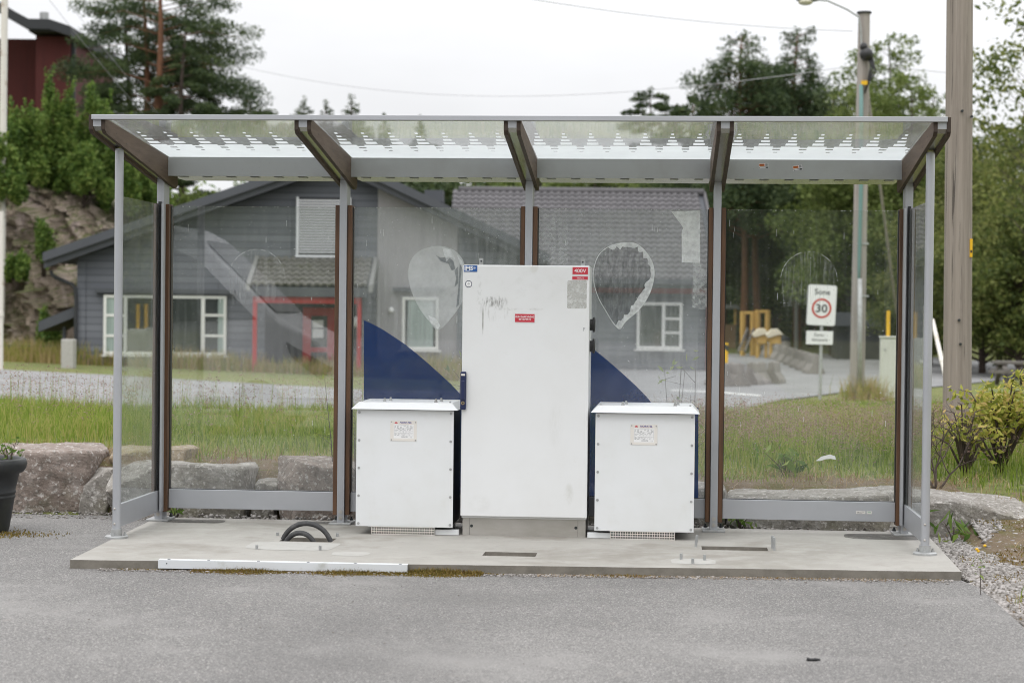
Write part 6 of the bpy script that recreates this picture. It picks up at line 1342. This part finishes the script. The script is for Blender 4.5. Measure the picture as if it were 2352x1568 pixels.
mb = MB(); mb.box(uzR(164, 100)[0], uzR(172, 100)[0], .2, .4, hz - 1, uzR(164, 97)[1]); hbuild(mb, WR, 'corner_post', M['dark_trim'], rh)

# ------------------------------------------------------------------ rock face at the left
def cliff():
    nu, nv = 240, 110; mb = MB(); rnd = random.Random(2)
    top = [(-760, 430), (-500, 380), (-260, 450), (0, 470), (45, 415), (110, 432), (190, 452), (262, 520), (330, 585), (400, 640)]
    tx, ty = zip(*top)
    for j in range(nv + 1):
        v = j / nv
        for i in range(nu + 1):
            x = -760 + 1140 * i / nu; yt = np.interp(x, tx, ty); yb = 862; y = yb + (yt - yb) * v; Z = 57.5 + 2.6 * v ** 1.4 + .012 * max(0, x - 150) * (1 - v)
            p = Vector(at(x, y, Z)); q = Vector((p.x * .78 + p.z * .34, p.y * .2, p.z * .36 - p.x * .08)); e = 0
            for fq_, am in ((1.0, 1.25), (2.3, .62), (5.0, .26)):    # blocks with their own depth and tilt
                q_ = q * fq_ + Vector((noise.noise(q * fq_ * 1.4), noise.noise(q * fq_ * 1.4 + Vector((5, 5, 5))), noise.noise(q * fq_ * 1.4 + Vector((9, 2, 1))))) * .35
                dd, pp_ = noise.voronoi(q_); c_ = pp_[0]; hsh = noise.noise(c_ * 7.31) * 1.6; tl = Vector((noise.noise(c_ * 3.7 + Vector((1, 0, 0))), 0, noise.noise(c_ * 3.7 + Vector((0, 4, 0))) - .25)) * 1.5
                e += am * (hsh + (q_ - c_).dot(tl) - max(0, .10 - (dd[1] - dd[0])) * 3.0)
            e += noise.noise(p * 2.7) * .22 + noise.noise(p * 6.1) * .10
            p.y += e * .75 * (.45 + v * .8); p.x += e * .22; p.z += .12 * e * v
            if j == nv: p.y += 3; p.z += .1
            mb.v.append(tuple(p))
    for j in range(nv):
        for i in range(nu): k = j * (nu + 1) + i; mb.f.append((k, k + 1, k + nu + 2, k + nu + 1)); mb.m.append(0)
    tag(mb.build('rock_face', M['cliff'], smooth=False, fix=False), kind='structure')
cliff()

# ------------------------------------------------------------------ shrubs on the rock face
def base_at(px_, Z, zz=None):
    p = at(px_, 700, Z); return (p[0], p[1], Hs(p[0], p[1]) if zz is None else zz)
def zof(y, Z, x=300): return at(x, y, Z)[2]
gS = 'green bushes growing on the rock face'
def sh_at(px_, ytop, ybot, hw, Z, lab, n, m='shrub', seed=1, leaf=.065):
    p = at(px_, ybot, Z); Hh = at(px_, ytop, Z)[2] - p[2]; rx = hw / FD * Z
    shrub('bush', (p[0], p[1], p[2]), lab, gS, rx, rx * .8, Hh, M[m], int(n * 1.7), leaf, 28, seed)
sh_at(60, 205, 450, 120, 60.6, 'big bright green bush directly below the red house', 13000, seed=41)
sh_at(125, 150, 470, 60, 61, 'tall pointed green bush reaching in front of the red house wall', 9000, seed=42)
sh_at(215, 190, 470, 75, 62, 'light green bush between the red house and the tall pines', 8000, seed=43)
sh_at(285, 260, 510, 80, 61, 'dark green bush above the left end of the shelter roof', 8000, seed=44)
sh_at(-20, 300, 470, 90, 58, 'dark bush hanging over the rock at the left edge', 9000, seed=45)
sh_at(190, 330, 462, 85, 60, 'dense bush on the brow of the rock face behind the left front post', 10000, seed=46)
sh_at(345, 385, 560, 90, 62, 'bush beyond the grey house roof, behind the left corner post', 8000, seed=47)
sh_at(470, 400, 600, 95, 66, 'pale green bush behind the ridge side of the grey house roof', 8000, 'birch', 48)
sh_at(590, 405, 560, 80, 70, 'green bush just under the left gutter, behind the grey roof', 6000, 'shrub', 49)
sh_at(40, 560, 650, 34, 56.6, 'small bush rooted in a crack of the rock face', 2200, seed=50)
sh_at(112, 690, 850, 34, 55.6, 'bush at the foot of the rock face beside the porch roof', 2200, seed=51)
sh_at(240, 520, 640, 26, 58.4, 'bright bush on the pink rock slab behind the left side pane', 1500, seed=53)
sh_at(100, 470, 620, 30, 57.4, 'narrow green bush in the gully between two rock ribs', 2200, seed=54)
sh_at(60, 800, 850, 50, 54.5, 'low weeds at the foot of the rock face', 1800, 'willow', 55)

# ------------------------------------------------------------------ trees
def up_to(px_, ytop, Z, zb_=None):
    b = base_at(px_, Z, zb_); return b, at(px_, ytop, Z)[2] - b[2]
gP = 'tall pines above the left end of the roof'
pine_prof = lambda t: .45 + .75 * math.sin(min(1, t * 1.05 + .12) * math.pi) ** .8
b, Ht = up_to(358, -110, 75)
tree('pine_tree', b, 'tallest pine with orange trunk left above the shelter roof', gP, Ht, 2.75, pine_prof, M['pine'], M['bark_pine'], 30000, .075, 50, .26, .10, (.26, .12), .25, 61, .05, cat='pine tree', aspect=.34, clear=.95, limb_show=.55)
b, Ht = up_to(328, -60, 77)
tree('pine_tree', b, 'slender pine with darker trunk just left of the orange pine', gP, Ht, 2.2, pine_prof, M['pine'], M['bark_pine'], 13000, .075, 34, .40, .12, (.25, .11), .21, 62, .05, cat='pine tree', aspect=.34, clear=.95, limb_show=.5)
b, Ht = up_to(290, -40, 79)
tree('pine_tree', b, 'dark pine at the left of the tall pine group', gP, Ht, 1.75, pine_prof, M['pine'], M['bark_dark'], 19000, .075, 40, .16, .05, (.28, .14), .17, 63, .1, cat='pine tree', aspect=.34)
b, Ht = up_to(408, 45, 74)
tree('pine_tree', b, 'broad dark pine leaning right beside the orange trunk', gP, Ht, 1.4, pine_prof, M['pine'], M['bark_dark'], 24000, .075, 46, .08, .06, (.28, .14), .17, 64, .08, lean=(.03, 0), cat='pine tree', aspect=.34)
# conifer tops over the roof
spr = lambda t: max(.04, (1 - t) ** .8 * (.85 + .25 * math.sin(t * 23)))
gC = 'conifer tops showing above the shelter roof'
for i, (x, yt, Z, Rm, lab) in enumerate(((575, 200, 92, 1.4, 'pale thin conifer top right of the tall pines'), (690, 217, 100, 1.5, 'pointed conifer top left of the second roof arm'), (738, 224, 100, 1.4, 'conifer top directly above the second roof arm'), (800, 214, 100, 1.6, 'dense green conifer top right of the second roof arm'),
                                        (880, 258, 104, 1.1, 'small conifer tip just peeping over the roof edge near the middle'), (966, 262, 106, 1.0, 'tiniest conifer tip at the middle of the roof edge'))):
    b, Ht = up_to(x, yt, Z)
    tree('conifer_tree', b, lab, gC, Ht, Rm * 1.35, spr, M['spruce'], M['bark_dark'], 20000, .085, 90, .62, .2, (.36, .22), .14, 70 + i, .05, cat='conifer', aspect=.35, padmin=.08)
midp = lambda t: (.9 - .5 * t) * (.75 + .35 * math.sin(t * 9))
for i, (x, yt, Z, Rm, lab) in enumerate(((1488, 198, 96, 2.4, 'dark pine top right of the centre, above the roof edge'), (1530, 222, 99, 1.7, 'thin leafless-tipped pine beside the dark pine top'))):
    b, Ht = up_to(x, yt, Z)
    tree('pine_tree', b, lab, gC, Ht, Rm, midp, M['pine'], M['bark_dark'], 17000, .09, 44, .3, .08, (.34, .15), .15, 80 + i, .08, cat='pine tree', aspect=.4)
# wooded row behind the house seen in the gap under the gutter
gR = 'trees behind the tiled roof'
rowlab = ['tree behind the tiled roof just right of the grey ridge', 'tree behind the tiled roof left of the third post', 'tree behind the tiled roof right of the third post', 'tree behind the tiled roof above the torn drop-shaped film', 'tree behind the tiled roof above the hanging film strip', 'tree behind the right end of the tiled roof', 'tree behind the grey house ridge under the gutter']
for i, x in enumerate((965, 1085, 1235, 1365, 1480, 1595, 850)):
    b, Ht = up_to(x, (385, 405, 372, 396, 380, 360, 370)[i], 92 + 2 * (i % 3))
    tree('broadleaf_tree', b, rowlab[i], gR, Ht, 2.2, lambda t: .6 + .5 * math.sin(t * 3.1), M['birch' if i % 2 else 'spruce'], M['bark_dark'], 4600, .16, 24, .25, .35, (.38, .24), .13, 90 + i)
# right hand wood
gW = 'dark pines of the wood behind the zone sign'
def rp(x, yt, Z, Rm, t0, lab, seed, n=11000, m='pine', tr=.2, grp='big pines above the right end of the roof'):
    b, Ht = up_to(x, yt, Z); return tree('pine_tree', b, lab, grp, Ht, Rm, lambda t: (1.0 - .72 * t) * (.85 + .25 * math.sin(t * 11 + seed)), M[m], M['bark_pine'], int(n * 3.2), .095, 130, t0, .2, (.36, .24), tr, seed, .06, cat='pine tree', aspect=.4, padmin=.2)
rp(1702, 64, 88, 3.9, .36, 'left big pine with jagged top above the fourth roof arm', 101, 16000)
rp(1822, 55, 90, 3.5, .36, 'tall dense pine in the middle of the right hand wood', 102, 16000)
rp(1740, 150, 89, 3.0, .40, 'lower pine filling the gap between the two big right pines', 103, 12000)
gB_ = 'birches behind the wooden lamp pole'
def br(x, yt, Z, Rm, lab, seed, n=11000, m='birch', grp=gB_, t0=.16, leaf=.085, tr=.13):
    b, Ht = up_to(x, yt, Z); return tree('birch_tree', b, lab, grp, Ht, Rm, lambda t: (.55 + .6 * math.sin(min(1, t + .15) * 3.0)) * (1 - .45 * t), M[m], M['bark_dark'], int(n * 2.3), leaf, 84, t0, .55, (.36, .30), tr, seed, .22, cat='birch', aspect=.55)
br(1968, 150, 80, 3.0, 'light green birch directly behind the lamp pole', 111, 14000)
br(2040, 85, 84, 2.6, 'tall birch with its top right of the lamp pole', 112, 13000)
br(2095, 190, 78, 2.5, 'rounded birch left of the thick wooden pole', 113, 12000)
br(2140, 205, 88, 1.8, 'narrow birch half behind the thick wooden pole', 114, 8000)
br(1905, 190, 84, 2.2, 'dark birch between the big pine and the lamp pole', 115, 10000, 'spruce')
br(1785, 470, 95, 2.6, 'light green tree behind the yellow play tower', 118, 9000)
br(1862, 500, 94, 2.4, 'light green tree just left of the zone sign', 119, 9000)
br(1930, 440, 92, 3.0, 'low light green tree seen through the right pane', 116, 9000)
br(2030, 430, 84, 2.8, 'leafy tree behind the upper right pane corner', 117, 9000)
# dark stand: three prototypes copied
Pz = []
for k in range(3):
    b = base_at(1700, 104); Pz.append(tree('pine_tree', b, 'dark pine with bare lower trunk in the shaded wood behind the right pane', gW, 11.5, 2.4, lambda t: (1 - .6 * t) * (.8 + .25 * math.sin(t * 9 + k)), M['pine'], M['bark_pine'], 6500, .19, 30, .34, .05, (.38, .2), .17, 120 + k, .05, cat='pine tree', aspect=.45))
rr = random.Random(9); k = 0
for x in range(1560, 2190, 27):
    Z = rr.uniform(93, 112); b = base_at(x + rr.uniform(-8, 8), Z); s_ = rr.uniform(.8, 1.1)
    if k < 3: o = Pz[k]; o.location = b; o.rotation_euler = (0, 0, rr.uniform(0, 6)); o.scale = (s_,) * 3
    else: place(Pz[k % 3], b, None, s_, rr.uniform(0, 6))
    k += 1
rngf = np.random.default_rng(31)                                  # far undergrowth and wood: one mass
x = rngf.uniform(-12, 40, 26000); y = rngf.uniform(98, 116, 26000); z = H(x, y) + 8.5 * rngf.uniform(0, 1, 26000) ** 1.3
tag(mesh_obj('far_wood', quads_mesh('far_wood', leaf_quads(np.column_stack([x, y, z]), .34, rngf, .6), M['pine'])), 'dark mass of the far wood behind the single trees', 'wood', kind='stuff')
x = rngf.uniform(-60, -14, 16000); y = rngf.uniform(52, 110, 16000); z = H(x, y) + 1.3 * rngf.uniform(0, 1, 16000) ** 1.5 * (1 + np.sin(x * .9) * np.cos(y * .7)); k_ = (H(x, y) > 3.0) & ((x < -27) | (x > -16) | (y > 78) | (y < 66))
tag(mesh_obj('scrub', quads_mesh('scrub', leaf_quads(np.column_stack([x, y, z])[k_], .22, rngf, .5), M['shrub'])), 'low green scrub covering the hill above the rock face', 'scrub', kind='stuff')
x = rngf.uniform(4, 38, 9000); y = rngf.uniform(82, 98, 9000); z = H(x, y) + 1.1 * rngf.uniform(0, 1, 9000) ** 1.6
tag(mesh_obj('undergrowth', quads_mesh('undergrowth', leaf_quads(np.column_stack([x, y, z]), .16, rngf, .5), M['willow'])), 'yellowish undergrowth along the edge of the wood', 'undergrowth', kind='stuff')
# willows at the right edge
gE = 'leafy trees at the right edge'
def we(x, yt, Z, Rm, lab, seed, n, t0=.08, leaf=.075, tr=.12, m='willow'):
    b, Ht = up_to(x, yt, Z); tree('willow_tree', b, lab, gE, Ht, Rm, lambda t: (.85 + .35 * math.sin(t * 3.1)) * (1 - .62 * t), M[m], M['bark_dark'], int(n * 2.2), leaf, 84, t0, .45, (.36, .30), tr, seed, .12, cat='tree', aspect=.5)
we(2300, 315, 66, 2.6, 'dense willow right of the thick pole', 131, 16000)
we(2190, 330, 70, 2.4, 'dense willow directly behind the thick pole', 132, 12000)
we(2400, 290, 60, 2.6, 'willow cut by the right edge of the view', 133, 13000)
we(2255, 520, 62, 2.0, 'lower willow behind the yellow tag', 134, 9000)
we(2345, 560, 58, 1.8, 'low willow behind the picnic table', 135, 8000)
we(2140, 520, 72, 2.0, 'low willow between front post and thick pole', 136, 8000)
b, Ht = up_to(2372, 95, 48)
tree('birch_tree', b, 'sparse airy birch with gaps, tallest at the right edge', gE, Ht, 1.7, lambda t: .7 + .4 * math.sin(t * 3), M['willow'], M['twig'], 3000, .085, 34, .42, .7, (.36, .28), .05, 141, .15, cat='birch', aspect=.5)
b = base_at(2320, 170); tag(sheet('far_hill', np.linspace(10, 90, 30), np.linspace(150, 260, 16), lambda X, Y: 14 * np.exp(-((X - 52) / 26) ** 2) * np.clip((Y - 150) / 50, 0, 1) + 2, M['hill']))

# unseen dark rise, added behind the viewer so the panes mirror less sky
def rise(X, Y): return AZ - 2 + 17 * sst(-70, -130, Y) + 2.2 * np.sin(X * .11) * sst(-70, -100, Y) + 1.2 * np.sin(X * .37 + 1) * sst(-80, -110, Y)
sheet('hill', np.linspace(-120, 120, 60), np.linspace(-190, -66, 20), rise, M['hill'])

# ------------------------------------------------------------------ van parked left of the viewer (mirrored in the left pane)
vx, vy = -2.88, -9.3
vn = thing('parked_van', (vx - 2.5, vy - .95, AZ), 'silver van facing right, seen only mirrored in the left glass pane', 'van')
prof = [(0, .55), (-.02, .30), (-.25, .24), (-5.3, .24), (-5.4, .5), (-5.42, 1.2), (-5.35, 2.1), (-5.2, 2.40), (-4.6, 2.48), (-2.3, 2.48), (-1.95, 2.45), (-1.72, 2.33), (-.72, 1.38), (-.50, 1.27), (-.25, 1.13), (-.08, .95), (-.02, .78)]
mb = MB(); mb.prism([(vx + a, AZ + z) for a, z in prof], 'y', vy - 1.9, vy)
mb.v = [(v[0], (v[1] - (vy - .95)) * (1 - .16 * max(0, (v[2] - AZ - 1.0) / 1.2)) + vy - .95, v[2]) for v in mb.v]; mb.build('body', M['van_paint'], vn, bevel=.06, segs=3)
for a, m in (([(-.98, 1.36), (-1.70, 2.05), (-2.0, 2.18), (-2.6, 2.18), (-2.6, 1.30)], 'house_glass'), ([(-2.72, 1.30), (-2.70, 2.18), (-4.0, 2.18), (-4.7, 2.18), (-4.8, 1.3)], 'house_glass')):
    for sy in (1, -1):
        mb = MB(); q = []
        for off in (.004, -.012):
            for u, z in a: q.append((vx + u, vy - .95 + sy * (.95 * (1 - .16 * max(0, (z - 1.0) / 1.2)) + off), AZ + z))
        mb.add(q, [(0, 1, 2, 3, 4), (9, 8, 7, 6, 5)] + [(k, 5 + k, 5 + (k + 1) % 5, (k + 1) % 5) for k in range(5)]); mb.build('side_window', M[m], vn)
mb = MB(); mb.add([(vx - .78, vy - .16, AZ + 1.44), (vx - 1.66, vy - .28, AZ + 2.275), (vx - 1.66, vy - 1.62, AZ + 2.275), (vx - .78, vy - 1.74, AZ + 1.44)], [(0, 1, 2, 3)]); mb.xf(lambda v: v + Vector((.012, 0, .012))); mb.build('windscreen', M['house_glass'], vn, fix=False)
for sy in (-.02, -1.88): mb = MB(); s = 1 if sy > -1 else -1; mb.prism([(vx - .06, AZ + .80), (vx - .62, AZ + 1.10), (vx - .55, AZ + .92), (vx - .2, AZ + .66)], 'y', vy + sy - .03 * s, vy + sy + .035 * s); mb.build('headlight', M['dark_metal'], vn)
for u in (-.95, -4.1):
    for sy in (-.12, -1.78):
        mb = MB(); mb.cyl((vx + u, vy + sy - .11, AZ + .33), (vx + u, vy + sy + .13, AZ + .33), .33, n=28); wh = mb.build('wheel', M['black'], vn, bevel=.03)
        mb = MB(); mb.cyl((vx + u, vy + sy - .115, AZ + .33), (vx + u, vy + sy + .136, AZ + .33), .2, n=20); mb.build('rim', M['dark_metal'], wh)
mb = MB(); mb.box(vx - 5.1, vx + .01, vy - 1.91, vy + .012, AZ + .30, AZ + .46); mb.build('bumper', M['black'], vn, bevel=.03)

# ------------------------------------------------------------------ overcast daylight
w = bpy.data.worlds.new('World'); sc.world = w; w.use_nodes = True; nt = w.node_tree
for n_ in list(nt.nodes): nt.nodes.remove(n_)
SUN_EL, SUN_AZ = 58, 205
out = N(nt, 'ShaderNodeOutputWorld'); bg = N(nt, 'ShaderNodeBackground'); bg.inputs['Strength'].default_value = .1
sky = N(nt, 'ShaderNodeTexSky', sky_type='NISHITA'); sky.sun_disc = False; sky.sun_elevation = R(SUN_EL); sky.sun_rotation = R(SUN_AZ); sky.air_density = 1; sky.dust_density = 3
tc = N(nt, 'ShaderNodeTexCoord'); sp = N(nt, 'ShaderNodeSeparateXYZ'); nt.links.new(tc.outputs['Generated'], sp.inputs[0])
mx_ = N(nt, 'ShaderNodeMath', operation='MAXIMUM'); mx_.inputs[1].default_value = 0; nt.links.new(sp.outputs[2], mx_.inputs[0])
mr = N(nt, 'ShaderNodeMapRange'); mr.inputs[3].default_value = 8.3; mr.inputs[4].default_value = 26; nt.links.new(mx_.outputs[0], mr.inputs[0])
mp = N(nt, 'ShaderNodeMapping'); mp.inputs['Scale'].default_value = (1, 1, 2.6); nt.links.new(tc.outputs['Generated'], mp.inputs[0])
f, _ = noise_ramp(nt, 3.2, .91, 1.06, mp.outputs[0], 5, .55, .3, .7)
mu = N(nt, 'ShaderNodeMath', operation='MULTIPLY'); nt.links.new(mr.outputs[0], mu.inputs[0]); nt.links.new(f, mu.inputs[1])
cc = N(nt, 'ShaderNodeVectorMath', operation='SCALE'); cc.inputs[0].default_value = (.99, .995, 1.015); nt.links.new(mu.outputs[0], cc.inputs['Scale'])
col = mixc(nt, .94, sky.outputs[0], cc.outputs[0]); nt.links.new(col, bg.inputs[0]); nt.links.new(bg.outputs[0], out.inputs[0])
sl = bpy.data.lights.new('sun', 'SUN'); sl.energy = .7; sl.angle = R(35); sl.color = (1, .97, .93)
so = bpy.data.objects.new('sun', sl); COL.objects.link(so); so.rotation_euler = (R(90 - SUN_EL), 0, R(180 - SUN_AZ))

# ------------------------------------------------------------------ camera
cd = bpy.data.cameras.new('camera'); cd.lens = LENS; cd.sensor_width = 36; cd.clip_end = 3000; cd.clip_start = .1
cam = bpy.data.objects.new('camera', cd); COL.objects.link(cam)
m4 = Matrix.Identity(4)
for i in range(3): m4[i][0], m4[i][1], m4[i][2], m4[i][3] = CM[i][0], CM[i][2], -CM[i][1], CAM[i]
cam.matrix_world = m4; sc.camera = cam
cd.dof.use_dof = True; cd.dof.focus_distance = 12.25; cd.dof.aperture_fstop = 2.8
sc.view_settings.view_transform = 'Standard'; sc.view_settings.look = 'None'; sc.view_settings.exposure = 0; sc.view_settings.gamma = 1
sc.render.engine = 'CYCLES'; sc.cycles.transparent_max_bounces = 40; sc.cycles.max_bounces = 10; sc.cycles.use_denoising = True
sc.cycles.sample_clamp_indirect = 6; sc.cycles.filter_width = 1.0
